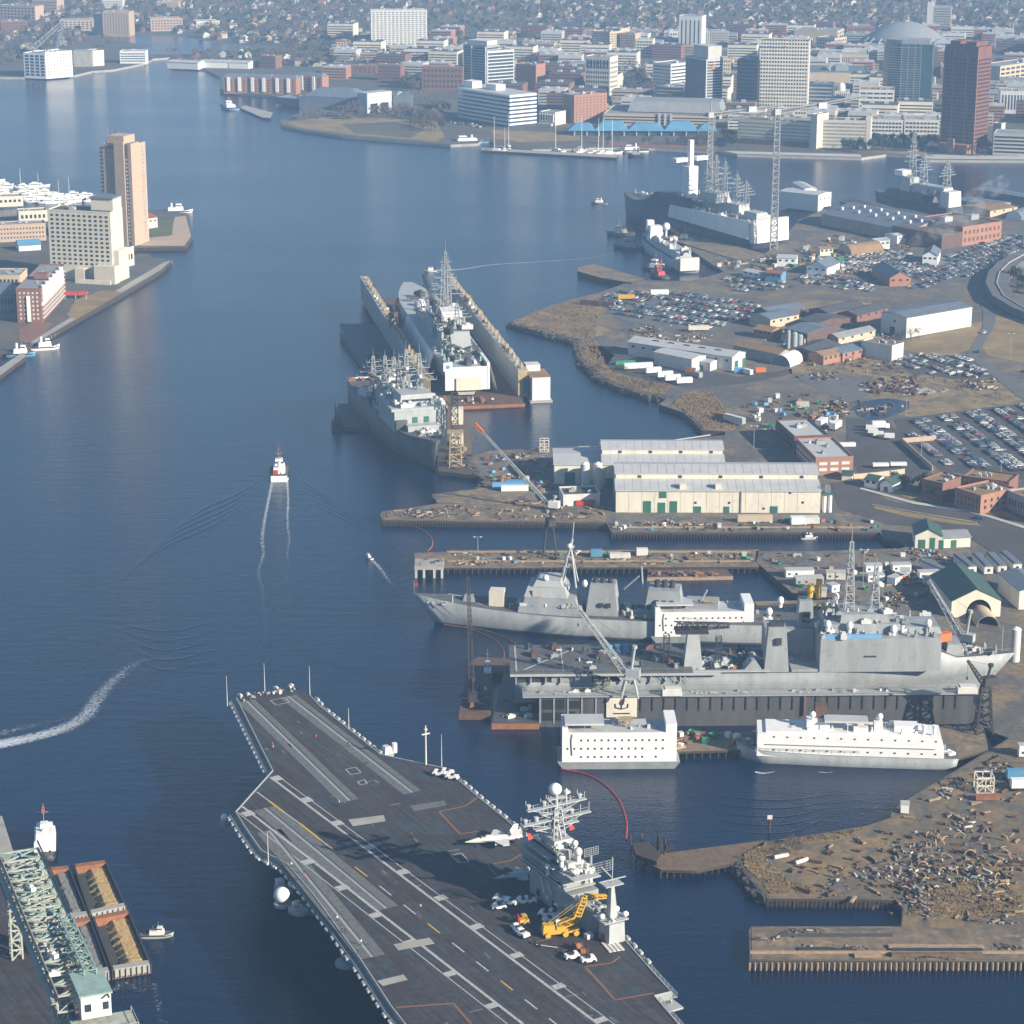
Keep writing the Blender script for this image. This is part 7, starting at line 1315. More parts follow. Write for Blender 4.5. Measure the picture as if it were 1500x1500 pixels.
latticecrane('short dark crane on the left wing wall of the open floating dock', 578, 480, 17, rel((578, 480), 17, (583, 436), 4), 'steel_dark', 'legs', 6, cab='rust', w=3, top=3)
latticecrane('grey yard crane lying low beside the tug basin', 1000, 352, GZ, rel((1000, 352), GZ, (975, 330), 3), 'rust', 'box', w=2)
# tall tower cranes in the far yard
for (x, y, tp, lb, jx, jl) in ((1133, 366, 168, 'very tall grey lattice tower crane nearest in the far yard, rising over the assault ship', -1, 40), (1038, 318, 172, 'tall grey lattice tower crane behind the shrouded mast', 1, 46)):
    h_ = HT(x, y, tp, GZ); p = P(x, y, GZ); t = thing('tower_crane', lb, 'tower crane', p); MB('steel_grey').truss((0, 0, 0), (0, 0, h_), 5, 3.4, 22, .34).build('tower', t)
    MB('white_dirty').box(-2, 2, -2, 2, h_, h_ + 4).build('cab', t); e_ = (34 * jx * -1, 8, h_ + 14) if jx < 0 else (-8, 5, h_ + 6)
    MB('steel_grey').truss((0, 0, h_ + 2), (-44 if jx < 0 else -30, 10, h_ - 6 if jx < 0 else h_ + 2), 2.4, 1.2, 16, .3).truss((0, 0, h_ + 2), (66 if jx < 0 else 58, 12, h_ + 12 if jx < 0 else h_ + 8), 2.4, 1.2, 18, .3).build('jib', t); MB('steel_grey').tube((0, 0, h_ + 3), (0, 0, h_ + 12), .5, 5).tube((0, 0, h_ + 12), (-40, 9, h_ - 3), .2, 4).tube((0, 0, h_ + 12), (50, 10, h_ + 10), .2, 4).build('stay', t)
    MB('white').box(30, 36, 3, 6, h_ + 4, h_ + 8).build('counterweight', t)
# ---------------------------------------------------------------- lower left: barges of sand, green gantry bridge
def hopper(label, quad, fill, lump):
    p = [P(x, y, 3.0) for x, y in quad]; o = Vector((p[0].x, p[0].y, 0)); v = [q - o for q in p]; t = thing('sand_barge', label, 'barge', o, 0, 'hopper barges rafted together')
    def at(u_, w_): return v[0].lerp(v[3], u_).lerp(v[1].lerp(v[2], u_), w_)
    def pol(u0, u1, w0, w1): return [at(u0, w0)[:2], at(u0, w1)[:2], at(u1, w1)[:2], at(u1, w0)[:2]]
    MB('rust').prism(pol(0, 1, 0, 1), -1, .6).build('hull', t)
    b = MB('rust'); b.use('steel_dark')
    for q in (pol(0, 1, 0, .05), pol(0, 1, .95, 1)): b.use('steel_dark').prism(q, .61, 3)
    b.build('coaming', t)
    MB('rust_orange').prism(pol(0, .07, .05, .95), .61, 3.1).build('raked_bow', t); MB('concrete').prism(pol(.93, 1, .05, .95), .61, 3.1).build('stern_deck', t)
    for k in range(7): q = at(1.004, .08 + .14 * k); MB('concrete').obox(q.x, q.y, .5, .3, .8, 2.4, .3).build('rib', t)
    b = MB('soil_dark').sheet(pol(.07, .93, .05, .95), .7); b.build('hold_floor', t)
    b = MB(fill); N_, K_ = 22, 12
    for i in range(N_ + 1):
        for j in range(K_ + 1):
            u_, w_ = .09 + .82 * i / N_, .06 + .88 * j / K_; q = at(u_, w_); c_ = .62 + .02 * math.sin(i * 1.7); hgt = min(1.5, max(0, 1 - abs(w_ - c_ - .06) / (.36 + .04 * math.sin(i * 2.1))) * 3.2) + rnd.uniform(-.09, .09) - .05
            if u_ > .8: hgt += max(0, .8 - abs(w_ - .35) * 1.4)
            b.v.append((q.x, q.y, .62 + max(-.2, hgt)))
    for i in range(N_):
        for j in range(K_): b.face((i * (K_ + 1) + j, i * (K_ + 1) + j + 1, (i + 1) * (K_ + 1) + j + 1, (i + 1) * (K_ + 1) + j))
    b.build('cargo', t)
hopper('sand barge with a ridge of yellow sand, farther one of the right-hand pair', [(107, 1266), (155, 1260), (186, 1327), (131, 1339)], 'sand', 1)
hopper('sand barge with a ridge of yellow sand, nearer one of the right-hand pair', [(135, 1343), (189, 1332), (222, 1412), (164, 1421)], 'sand', 1)
hopper('barge with a ridge of dark grey gravel, farther one of the left-hand pair', [(62, 1272), (101, 1268), (130, 1340), (90, 1345)], 'gravel_grey', 1)
hopper('barge with a ridge of pale grey gravel, nearer one of the left-hand pair', [(94, 1349), (132, 1343), (161, 1422), (128, 1429)], 'gravel_grey', 1)
dq = [(-260, 1180), (0, 1300), (42, 1392), (62, 1440), (85, 1500), (120, 1640), (-260, 1640)]
wq = thing('quay', 'dark paved wharf at the lower left under the green bridge crane', 'quay', P(0, 1300, 0)); MB('carrier_deck').prism([(P(x, y, 3)[0] - wq.location.x, P(x, y, 3)[1] - wq.location.y) for x, y in dq], -1, 3, side='timber_dark').build('quay_deck', wq)
z1 = 27
A0, A1 = P(28, 1268, z1), P(118, 1478, z1); d = A1 - A0; gL = d.length; gt = thing('bridge_crane', 'long green steel unloading bridge crane with a cabin at its near end', 'gantry crane', (A0.x, A0.y, 0), math.atan2(d.y, d.x)); print('gantry', gL)
wdt = 5.6
b = MB('crane_green'); N_ = 14
for y in (-wdt, wdt):
    for z in (z1, z1 + 4.5): b.tube((0, y, z), (gL, y, z), .42, 4)
b.build('chord', gt)
for k in range(N_ + 1):
    x = gL * k / N_; b = MB('crane_green'); b.tube((x, -wdt, z1 + 4.5), (x, wdt, z1 + 4.5), .34, 4).tube((x, -wdt, z1), (x, wdt, z1), .3, 4); b.tube((x, -wdt, z1), (x, 0, z1 + 4.3), .2, 4).tube((x, wdt, z1), (x, 0, z1 + 4.3), .2, 4)
    for y in (-wdt, wdt): b.tube((x, y, z1), (x, y, z1 + 4.5), .25, 4)
    b.build('cross_frame', gt)
    if k < N_:
        x2 = gL * (k + 1) / N_; b = MB('crane_green' if k % 2 else 'crane_teal')
        for y in (-wdt, wdt): b.tube((x, y, z1), (x2, y, z1 + 4.5), .22, 4).tube((x, y, z1 + 4.5), (x2, y, z1), .2, 4)
        b.tube((x, -wdt, z1 + 4.5), ((x + x2) / 2, 0, z1 + 4.5), .24, 4).tube((x, wdt, z1 + 4.5), ((x + x2) / 2, 0, z1 + 4.5), .24, 4).tube(((x + x2) / 2, 0, z1 + 4.5), (x2, -wdt, z1 + 4.5), .24, 4).tube(((x + x2) / 2, 0, z1 + 4.5), (x2, wdt, z1 + 4.5), .24, 4); b.tube((x, -wdt, z1), (x2, wdt, z1), .18, 4); b.build('brace', gt)
MB('crane_green').box(-2, gL + 2, -wdt - 2.2, -wdt - .8, z1 + 3.5, z1 + 3.8).build('walkway', gt)
MB('steel_dark').box(-4, gL + 6, -wdt - .6, -wdt - .1, z1 + 4.9, z1 + 5.3).box(-4, gL + 6, wdt + .4, wdt + .8, z1 + 4.9, z1 + 5.3).build('rail', gt)
for x in (gL * .1, gL * .92):
    for y in (-wdt + 2, wdt - 2): MB('crane_green').truss((x, y, 3), (x, y, z1), 3, 2.4, 8, .26).build('leg', gt)
b = MB('crane_teal'); b.truss((gL * .55, wdt - 1.5, z1 + 5.4), (gL * .93, wdt - 1.5, z1 + 5.6), 3, 3, 9, .22); b.build('trolley_frame', gt)
MB('white_dirty').box(gL * .93, gL + 4, -.5, wdt + 1.5, z1 - 1, z1 + 5.2).build('cabin', gt); MB('crane_teal').box(gL * .9, gL + 4.4, -.9, wdt + 1.9, z1 + 5.21, z1 + 5.7).build('cabin_roof', gt); MB('glass').box(gL + 4, gL + 4.15, .4, 2, z1 + 1, z1 + 3).box(gL + 4, gL + 4.15, 5, 6.4, z1 + 1, z1 + 3).build('cabin_window', gt)
MB('crane_green').box(gL + .5, gL + 10, -3, wdt + 7, z1 - 3, z1 - 2.4).build('service_platform', gt)
b = MB('crane_green')
for (x, y) in ((gL + 10, -3), (gL + 10, wdt + 7), (gL + 1, wdt + 7)): b.cyl(x, y, z1 - 2.4, z1 - 1, .12, n=4)
b.tube((gL + 10, -3, z1 - 1), (gL + 10, wdt + 7, z1 - 1), .1, 4).tube((gL + 10, wdt + 7, z1 - 1), (gL + 1, wdt + 7, z1 - 1), .1, 4).build('platform_rail', gt)
fittings(gt, 26, 4, gL - 6, -wdt + 1, wdt - 1, z1 + 4.6, .8, ms=('crane_green', 'crane_teal', 'white_dirty', 'steel_grey'), name='bridge_fitting'); MB('yellow').box(gL * .72, gL * .75, 0, 1.5, z1, z1 + 2).build('hoist', gt)
ho, q = barge('rusty empty hopper barge under the near end of the green bridge crane', [(86, 1436), (128, 1430), (140, 1462), (110, 1475)], 'rust', 'brick_dark')
# ---------------------------------------------------------------- vehicles, containers, yard clutter
def box_unit(kind, m, L_, W_, H_, z=0):
    b = MB(m); b.box(0, L_, -W_ / 2, W_ / 2, z + .0, z + H_); n = int(L_ / .8)
    for k in range(n): b.box(k * .8 + .1, k * .8 + .4, -W_ / 2 - .05, -W_ / 2 - .001, z + .1, z + H_ - .1)
    return b
CONT = {}
def container(label, px, py, rot, m='white', L_=12, H_=2.7, group=None, kind='container', z=GZ, cat=None, W_=2.5):
    key = (kind, m, L_, H_, W_)
    p = P(px, py, z)
    p.z = z + .16
    if key in CONT: return dup(CONT[key], p, R(rot), label, group) if group else dup(CONT[key], p, R(rot), label)
    t = thing(kind, label, cat or kind.replace('_', ' '), p, R(rot), group); CONT[key] = t
    raise_ = 1.1 if kind in ('trailer', 'truck') else .25
    box_unit(kind, m, L_, W_, H_, raise_).build('box', t); MB('steel_grey' if m != 'white' else 'white_dirty').box(L_ - .001, L_ + .06, -W_ / 2 + .1, W_ / 2 - .1, raise_ + .1, raise_ + H_ - .1).build('door', t)
    if kind == 'cabin': MB('roof_pale').box(-.2, L_ + .2, -W_ / 2 - .2, W_ / 2 + .2, raise_ + H_ + .01, raise_ + H_ + .2).build('roof', t); MB('glass').box(1, 2, -W_ / 2 - .1, -W_ / 2 - .05, 1.3, 2.1).box(4, 5, -W_ / 2 - .1, -W_ / 2 - .05, 1.3, 2.1).build('window', t)
    if raise_ > 1:
        for x in ((1, 2.2) if kind == 'trailer' else (1.2,)):
            for s_ in (-1, 1): MB('black').tube((x, s_ * .8, .5), (x, s_ * 1.2, .5), .5, 10).build('wheel', t)
        if kind == 'truck':
            MB('white').box(L_ + .3, L_ + 2.3, -1.15, 1.15, .6, 2.9, .1, .1).build('cab', t); MB('glass').box(L_ + 1.9, L_ + 2.28, -1, 1, 1.7, 2.5).build('windscreen', t)
            for s_ in (-1, 1): MB('black').tube((L_ + 1.3, s_ * .8, .5), (L_ + 1.3, s_ * 1.2, .5), .5, 10).build('wheel', t)
    else: MB('steel_dark').box(.3, L_ - .3, -W_ / 2 + .2, W_ / 2 - .2, 0, .24).build('base', t)
    return t
C = container
C('long white box trailer below the lean-to workshop, farthest left of its row', 914, 543, 12, 'white', 17, 3, kind='trailer'); C('white box trailer second in the stepped row by the cove', 946, 549, 14, 'white', 9, 3, kind='trailer'); C('white box trailer third in the stepped row by the cove', 963, 555, 14, 'white', 9, 3, kind='trailer'); C('white box trailer fourth in the stepped row by the cove', 974, 560, 14, 'white', 9, 3, kind='trailer'); C('white box trailer nearest the water in the stepped row', 991, 564, 12, 'white', 9, 3, kind='trailer')
C('green flat container by the gravel above the white trailers', 901, 535, 14, 'green', 12, 2); C('orange container on the road below the long white warehouse', 1004, 546, -15, 'rust_orange', 6); C('pale grey container beside the orange one', 1018, 551, -60, 'navy_grey_light', 6); C('blue grey container in the row right of the long white warehouse', 1075, 546, -8, 'blue_light', 7); C('white container in the row right of the long white warehouse', 1090, 547, -50, 'white', 6); C('orange container in the row right of the long white warehouse', 1106, 546, 10, 'orange', 6)
C('yellow school bus shaped trailer at the top of the point', 905, 440, 5, 'yellow', 11, 2.6, kind='trailer'); C('white lorry trailer beside the yellow trailer on the point', 953, 434, 3, 'white', 12, 3.2, kind='trailer'); C('pale yellow trailer parked below the far car park', 1008, 486, 6, 'cream', 13, 2.6, kind='trailer'); C('long rust brown flat unit on the grassy point', 850, 446, -22, 'brick_dark', 24, 3, kind='container'); C('small brick red unit above the long rust brown one', 869, 447, 0, 'rust', 7, 3)
C('bright blue long container above the white one on the quay', 721, 716, 3, 'blue_light', 15, 2.6); C('white long container below the blue one on the quay', 734, 720, 2, 'white', 13, 2.6); C('second blue container right behind the first on the quay', 740, 712, 3, 'roof_blue', 11, 2.6)
C('white reefer trailer standing on end of the road by the cove', 1062, 617, -50, 'white_dirty', 14, 3.2, kind='trailer'); C('orange brick coloured box by the reeds at the cove', 1048, 612, -40, 'rust_orange', 6)
C('white curved trailer of the pair by the two-storey offices, left', 1198, 628, 60, 'white', 9, 3.2, kind='trailer', W_=3.4); C('white curved trailer of the pair by the two-storey offices, right', 1219, 632, 60, 'white', 9, 3.2, kind='trailer', W_=3.4)
for i, (x, y) in enumerate(((1268, 632), (1271, 637), (1279, 641), (1295, 644))): C('white van in the fan of vans near the pond, number %s from the top' % ('one', 'two', 'three', 'four')[i], x, y, -8, 'white', 5.2, 2.2, kind='trailer', W_=2)
C('white box lorry at the head of the fan of vans near the pond', 1277, 629, 4, 'white', 7, 3.2, kind='truck'); C('white barrier-like trailer on the empty lot, left one', 1278, 686, 3, 'white', 8, 1.4, kind='trailer'); C('white barrier-like trailer on the empty lot, right one', 1304, 685, 3, 'white', 8, 1.4, kind='trailer'); C('long white low unit beside the two-storey offices', 1216, 655, 5, 'white', 13, 1.8, kind='container'); C('grey box on the road above the two-storey offices', 1166, 596, 0, 'concrete_light', 7, 2.6)
C('sandy container on the quay below the huge hall', 1080, 765, 2, 'tan_light', 16, 3); C('white double container on the quay below the huge hall, left half', 1158, 768, 4, 'white', 6, 3.2, W_=4); C('white double container on the quay below the huge hall, right half', 1177, 767, 4, 'white_dirty', 7, 3, W_=4); C('pale blue portacabin on the long timber pier, left one', 865, 816, 3, 'roof_blue', 5, 3); C('pale portacabin on the long timber pier, middle one', 893, 818, 2, 'white_dirty', 9, 2); C('pale portacabin on the long timber pier, right one', 932, 814, 3, 'white_dirty', 5, 3); C('red container in the shade by the low store', 843, 741, 5, 'red', 9, 2.4)
cab = [('striped white roofed cabin stack left of the slip head', 1150, 845, 3, 'white', 12), ('flat grey trailer below the striped cabins', 1164, 857, 8, 'concrete', 12), ('grey roofed hut with a white front in the yard corner', 1210, 848, -4, 'cream_pale', 8), ('white cabin with a red roof stripe right of the lamp mast, upper', 1267, 838, 2, 'white', 7), ('white cabin right of the lamp mast, lower', 1270, 852, 3, 'white', 7), ('white container lorry by the orange box in the yard', 1305, 858, 50, 'white', 7), ('orange box beside the white container lorry', 1316, 853, 20, 'orange', 4), ('white box among the cabins above the docked ship', 1306, 837, 5, 'white', 8), ('white box end right of the cluster of cabins', 1325, 848, 80, 'white', 5), ('little white hut left of the boom, near the ship masts', 1214, 868, 30, 'white', 4), ('small pale box standing among ship masts', 1203, 876, 80, 'white_dirty', 4), ('white parked unit under the crane jib', 1345, 848, 5, 'white', 10), ('white flatbed under the crane jib tip', 1352, 856, 0, 'white_dirty', 15)]
for lb, x, y, r_, m, L_ in cab: C(lb, x, y, r_, m, L_, 3, kind='cabin', W_=4, cat='site cabin')
C('blue and white trailer at the right edge near the scrapyard, upper', 1474, 1144, 2, 'roof_blue', 12, 3, kind='trailer'); C('white trailer at the right edge near the scrapyard, lower', 1480, 1158, 2, 'white', 12, 3, kind='trailer'); C('brown and white cabin at the right edge above the trailers', 1491, 1108, 2, 'white', 8, 4, kind='cabin'); C('small white fuel tank box on the bulkhead corner', 1325, 1193, 80, 'white', 3, 3, kind='cabin', W_=2.6); C('red flat skid under the white frame in the scrapyard', 1428, 1172, 2, 'rust_orange', 8, 1.4, kind='container')
for i, (x, y, r_) in enumerate(((1134, 1259, 25), (1165, 1267, 35))):
    t = thing('pipe', 'thick white pipe length lying on the dry grass point, %s one' % ('left', 'right')[i], 'pipe', P(x, y, GZ + .1), R(r_)); MB('white_dirty').tube((0, 0, .7), (5, 0, .7), .65, 12).build('shell', t); MB('black').tube((5.01, 0, .7), (5.05, 0, .7), .5, 12).build('bore', t)
def frame_cube(label, px, py, s_, z=GZ, m='cream_pale', h=None):
    t = thing('steel_frame', label, 'steel frame', P(px, py, z + .1)); h = h or s_
    b = MB(m)
    for z_ in (0, h / 2, h):
        for a, b_ in (((0, 0), (s_, 0)), ((s_, 0), (s_, s_)), ((s_, s_), (0, s_)), ((0, s_), (0, 0))): b.tube((*a, z_), (*b_, z_), .22, 4)
    for x in (0, s_ / 2, s_):
        for y in (0, s_): b.tube((x, y, 0), (x, y, h), .22, 4)
    b.tube((0, 0, 0), (s_ / 2, 0, h / 2), .16, 4).tube((s_ / 2, 0, h / 2), (s_, 0, 0), .16, 4).tube((0, 0, h / 2), (s_ / 2, 0, h), .16, 4).build('lattice', t)
frame_cube('white open lattice frame standing in the scrapyard', 1431, 1162, 5.5); frame_cube('white open lattice frame on the jetty left of the rear hall', 791, 662, 4.5, h=6); frame_cube('sandy lattice frame on the near wall of the dry dock', 872, 1010, 5, 12.2, 'yellow_dull', 3.5)
for (x, y, h_, lb) in ((1104, 657, 12, 'pale lamp mast on the dark road right of the rear hall'), (1264, 858, 16, 'dark lamp mast in the cabin yard above the docked ship'), (700, 812, 8, 'thin lamp post on the long timber pier'), (1466, 693, 12, 'lamp mast at the lower edge of the big car park'), (1349, 672, 12, 'lamp mast left of the big car park, by the wall'), (1103, 662 + 2, 0, ''), (1480, 520, 13, 'lamp mast beside the road at the far right'), (1327, 610, 12, 'lamp mast beside the pond')):
    if not lb: continue
    t = thing('lamp_mast', lb, 'lamp mast', P(x, y, GZ + .05)); MB('steel_grey').cyl(0, 0, 0, h_, .16, .1, 6).tube((-1.6, 0, h_), (1.6, 0, h_), .08, 4).build('pole', t)
    for s_ in (-1.5, 1.5): MB('white_dirty').box(s_ - .4, s_ + .4, -.3, .3, h_ - .15, h_ + .15).build('lamp', t)
# boundary walls of the lot
def wallrun(label, pts, h_=2.6, m='tan', name='boundary_wall'):
    c = [P(x, y, GZ) for x, y in pts]; o = c[0]; b = MB(m)
    for i in range(len(c) - 1):
        d = c[i + 1] - c[i]; b.obox((c[i].x + c[i + 1].x) / 2 - o.x, (c[i].y + c[i + 1].y) / 2 - o.y, 0, d.length, .5, h_, math.atan2(d.y, d.x))
    t = b.build(name, None, (o.x, o.y, GZ)); t['label'] = label; t['category'] = 'wall'
wallrun('sandy wall around the walled yard beside the big car park', [(1371, 645), (1321, 649), (1366, 690)]); wallrun('pale wall along the road behind the green-roofed sheds', [(1250, 702), (1285, 699), (1325, 694)], m='tan_light'); wallrun('low rusty kerb wall on the quay road median', [(1278, 741), (1340, 752), (1430, 768)], .8, 'tan_light')
# harbour marker and steam
t = thing('channel_marker', 'small timber marker post beside the rotting jetty', 'marker', P(1127, 1221, 0)); MB('timber_dark').cyl(0, 0, -1, 5, .4, n=6).build('post', t); MB('white_dirty').box(-.8, .8, -.1, .1, 5, 6.4).build('board', t)
# yard clutter: crates, pallets, drums, pipes
def clut():
    out = []
    def mk(n, cat, *bs):
        t = bs[0].build(n); t['category'] = cat; out.append(t); return t
    mk('crate', 'crate', MB('timber_pale').box(-1, 1, -.8, .8, 0, 1.4).box(-1.05, 1.05, -.85, .85, .5, .6).box(-1.05, 1.05, -.85, .85, 1.1, 1.2))
    mk('skip', 'skip', MB('green').add([(-1.6, -1, 1.3), (1.6, -1, 1.3), (1.6, 1, 1.3), (-1.6, 1, 1.3), (-1, -.8, 0), (1, -.8, 0), (1, .8, 0), (-1, .8, 0), ], [(7, 6, 5, 4), (4, 5, 1, 0), (5, 6, 2, 1), (6, 7, 3, 2), (7, 4, 0, 3)]).box(-1.2, 1.2, -.8, .8, .9, .95))
    mk('tool_box', 'tool box', MB('white_dirty').box(-1.1, 1.1, -.9, .9, .1, 1.8).box(-1.2, 1.2, -1, 1, 1.8, 1.95))
    mk('pipe_bundle', 'pipes', MB('rust').tube((-3, -.3, .3), (3, -.3, .3), .28, 8).tube((-3, .3, .3), (3, .3, .3), .28, 8).tube((-3, 0, .8), (3, 0, .8), .28, 8))
    mk('plank_stack', 'planks', MB('timber_pale').box(-2.4, 2.4, -.5, .5, .1, .4).box(-2.3, 2.3, -.45, .45, .4, .7).box(-2, -1.8, -.6, .6, 0, .1).box(1.8, 2, -.6, .6, 0, .1))
    mk('tarpaulin', 'covered load', MB('roof_blue').box(-1.2, 1.2, -.9, .9, 0, 1.2, .3, .3).box(-1.4, 1.4, -1.1, 1.1, 0, .15))
    mk('generator', 'generator', MB('rust_orange').box(-1.2, 1.2, -.7, .7, .2, 1.5).cyl(.6, 0, 1.5, 2.1, .15).box(-1.3, 1.3, -.8, .8, 0, .2))
    mk('scrap_pile', 'scrap', MB('rust').obox(0, 0, 0, 2, 1, .5, .4).obox(.6, .5, .3, 1.8, .4, .4, 1.2).obox(-.6, -.3, .3, 1.5, .5, .7, 2.1).tube((-1, 0, .2), (1.3, .6, 1.2), .14, 5))
    return out
CL_ = clut(); seen_ = set()
CW = {'crate': 'pale timber crate', 'skip': 'green rubbish skip', 'tool_box': 'white lidded tool box', 'pipe_bundle': 'bundle of three rusty pipes', 'plank_stack': 'stack of pale planks', 'tarpaulin': 'load under a sky blue cover', 'generator': 'orange generator set', 'scrap_pile': 'small rusty scrap heap'}
def scatter(zone, poly, n, where, wts=None, z=GZ, big=1.0, zo=.2):
    xs = [p[0] for p in poly]; ys = [p[1] for p in poly]; k = 0; tr_ = 0
    while k < n and tr_ < n * 20:
        tr_ += 1; x, y = rnd.uniform(min(xs), max(xs)), rnd.uniform(min(ys), max(ys))
        if not inpoly(x, y, poly): continue
        p = P(x, y, z); i = rnd.choice(wts) if wts else rnd.randrange(8)
        if z == GZ and any((p.x - a) ** 2 + (p.y - b_) ** 2 < (c_ * .9) ** 2 for a, b_, c_ in FOOT): continue
        kk = list(CW)[i]; lb = CW[kk] + ' ' + where; gp = kk.replace('_', ' ') + ' items ' + where; p.z = z + zo
        if i not in seen_: seen_.add(i); o = CL_[i]; o.location = p; o['label'] = lb; o['group'] = gp
        else:
            o = CL_[i].copy(); COL.objects.link(o); o.location = p; o['label'] = lb; o['group'] = gp
        o.rotation_euler = (0, 0, rnd.uniform(0, 6)); s_ = big * rnd.uniform(.7, 1.25); o.scale = (s_, s_, s_); k += 1
scatter('a', [(560, 751), (760, 732), (888, 744), (888, 762), (562, 760)], 55, 'on the rubble quay left of the slip', [3, 4, 7, 7, 0, 4], big=.7)
scatter('b', [(900, 764), (1288, 762), (1288, 778), (900, 778)], 60, 'on the quay below the huge cream hall', big=.75)
scatter('c', [(655, 810), (1105, 808), (1105, 824), (655, 826)], 60, 'on the long timber pier', big=.7, zo=.03)
scatter('d', [(700, 672), (808, 662), (808, 708), (880, 745), (720, 705)], 50, 'on the yard left of the rear hall', big=.9)
scatter('e', [(1115, 815), (1330, 806), (1430, 810), (1430, 880), (1300, 895), (1170, 862)], 60, 'in the cabin yard right of the middle slip', big=.85)
scatter('f', [(1300, 1195), (1478, 1100), (1499, 1110), (1499, 1355), (1330, 1350), (1150, 1300), (1160, 1250), (1270, 1225)], 130, 'strewn over the scrapyard at the right', [3, 7, 7, 7, 4, 3, 4, 7], big=.75)
scatter('g', [(990, 1075), (1080, 1073), (1080, 1096), (992, 1098)], 24, 'on the service pier between the white vessels', z=2.6, zo=.02)
scatter('h', [(1140, 380), (1230, 345), (1300, 365), (1230, 400), (1020, 392), (1080, 380)], 90, 'in the far yard by the tall crane', big=1.4)
scatter('i', [(1160, 575), (1240, 590), (1230, 620), (1120, 630), (1080, 590)], 60, 'in the boat yard above the two-storey offices', big=1.1)
scatter('j', [(1110, 480), (1290, 490), (1320, 530), (1180, 540)], 40, 'between the old workshops', big=1)
scatter('k', [(1260, 560), (1350, 562), (1360, 580), (1280, 580)], 30, 'in the rubble heap above the pond', [7], big=1.5)
# long timbers and steel on the lower right pier
for i, (x0, y0, x1, m, h_) in enumerate(((1252, 1404, 1292, 'timber_pale', .6), (1306, 1403, 1440, 'timber', .7), (1308, 1397, 1440, 'steel_dark', .7), (1302, 1391, 1442, 'timber_pale', .5), (1170, 1394, 1250, 'steel_dark', .3), (1142, 1373, 1308, 'asphalt', .15))):
    a, b_ = P(x0, y0, GZ), P(x1, y0, GZ); t = MB(m); [t.box(0, b_.x - a.x, k * .5, k * .5 + .38, .15, .15 + h_) for k in range(4)]; o = t.build('beam_stack', None, (a.x, a.y, GZ + .1)); o['label'] = ('short pale block of beams at the front edge of the lower right pier', 'long brown beam stack at the front edge of the lower right pier', 'long black steel stack in the middle of the lower right pier', 'long pale beam stack at the back of the lower right pier', 'thin black steel plates left of the stacks on the lower pier', 'dark tarred sheet laid near the back edge of the lower pier')[i]; o['category'] = 'beams'
def scrap_ring(px, py, s_):
    t = scrap_ring.src
    if t is None:
        b = MB('timber_pale'); n = 10
        for i in range(7): a0, a1 = math.pi * (i / 8), math.pi * ((i + 1) / 8); b.tube((1.4 * math.cos(a0), 0, .3 + 1.4 * math.sin(a0)), (1.4 * math.cos(a1), 0, .3 + 1.4 * math.sin(a1)), .22, 6)
        t = b.build('bent_pipe', None, P(px, py, GZ + .1)); t['label'] = 'bent pale pipe section lying in the scrapyard'; t['category'] = 'pipe'; t['group'] = 'bent pipes in the scrapyard'; scrap_ring.src = t; return
    o = t.copy(); COL.objects.link(o); o.location = P(px, py, GZ + .1); o.rotation_euler = (rnd.uniform(-1, 1), 0, rnd.uniform(0, 6)); o.scale = (s_, s_, s_)
scrap_ring.src = None
for i in range(44): scrap_ring(rnd.uniform(1350, 1495), rnd.uniform(1225, 1300), rnd.uniform(.6, 1.3))
def debris(label, poly, n, s=(.25, .9), z=GZ + .2, ms=('timber_pale', 'rust', 'steel_dark', 'timber', 'timber_dark', 'concrete', 'black', 'rust', 'timber', 'steel_grey', 'steel_dark', 'white_dirty', 'reed')):
    n = int(n * .42); s = (s[0] * .7, s[1] * .8)
    b = MB('rust'); xs = [p[0] for p in poly]; ys = [p[1] for p in poly]; k = 0; q = [(rnd.uniform(min(xs), max(xs)), rnd.uniform(min(ys), max(ys))) for _ in range(max(4, n // 40))]
    while k < n:
        x, y = rnd.choice(q); x += rnd.gauss(0, (max(xs) - min(xs)) * .045); y += rnd.gauss(0, (max(ys) - min(ys)) * .045); k += .2
        if not inpoly(x, y, poly): continue
        p = P(x, y, z)
        if z < 3 and any((p.x - a) ** 2 + (p.y - b_) ** 2 < (c_ * .8) ** 2 for a, b_, c_ in FOOT): continue
        k += .8; r_ = rnd.uniform(*s); l_ = r_ * rnd.choice((1, 1.3, 2.5, 5)); b.use(rnd.choice(ms)).obox(p.x, p.y, z, l_, r_, r_ * rnd.uniform(.4, 1.1), rnd.uniform(0, 3))
    b.build('debris', kind='stuff', label=label)
debris('fine scrap metal and timber offcuts over the scrapyard', [(1300, 1195), (1478, 1100), (1499, 1110), (1499, 1355), (1330, 1350), (1150, 1300), (1160, 1250), (1270, 1225)], 2300)
debris('broken timber and rubble over the left quay', [(560, 751), (760, 732), (888, 744), (888, 762), (562, 760)], 900, (.2, .7)); debris('loose gear along the hall quay', [(900, 760), (1300, 758), (1300, 778), (900, 778)], 700, (.2, .8)); debris('loose gear on the long timber pier', [(655, 810), (1105, 807), (1105, 826), (655, 828)], 800, (.2, .7), GZ + .03)
debris('loose gear in the cabin yard', [(1112, 812), (1330, 803), (1430, 808), (1430, 900), (1300, 900), (1170, 866)], 1100, (.3, 1)); debris('loose gear in the yard by the cranes', [(690, 670), (812, 660), (812, 712), (880, 745), (700, 730)], 800, (.3, .9)); debris('clutter in the boat yard', [(1070, 560), (1240, 580), (1245, 612), (1200, 640), (1110, 630)], 900, (.4, 1.2))
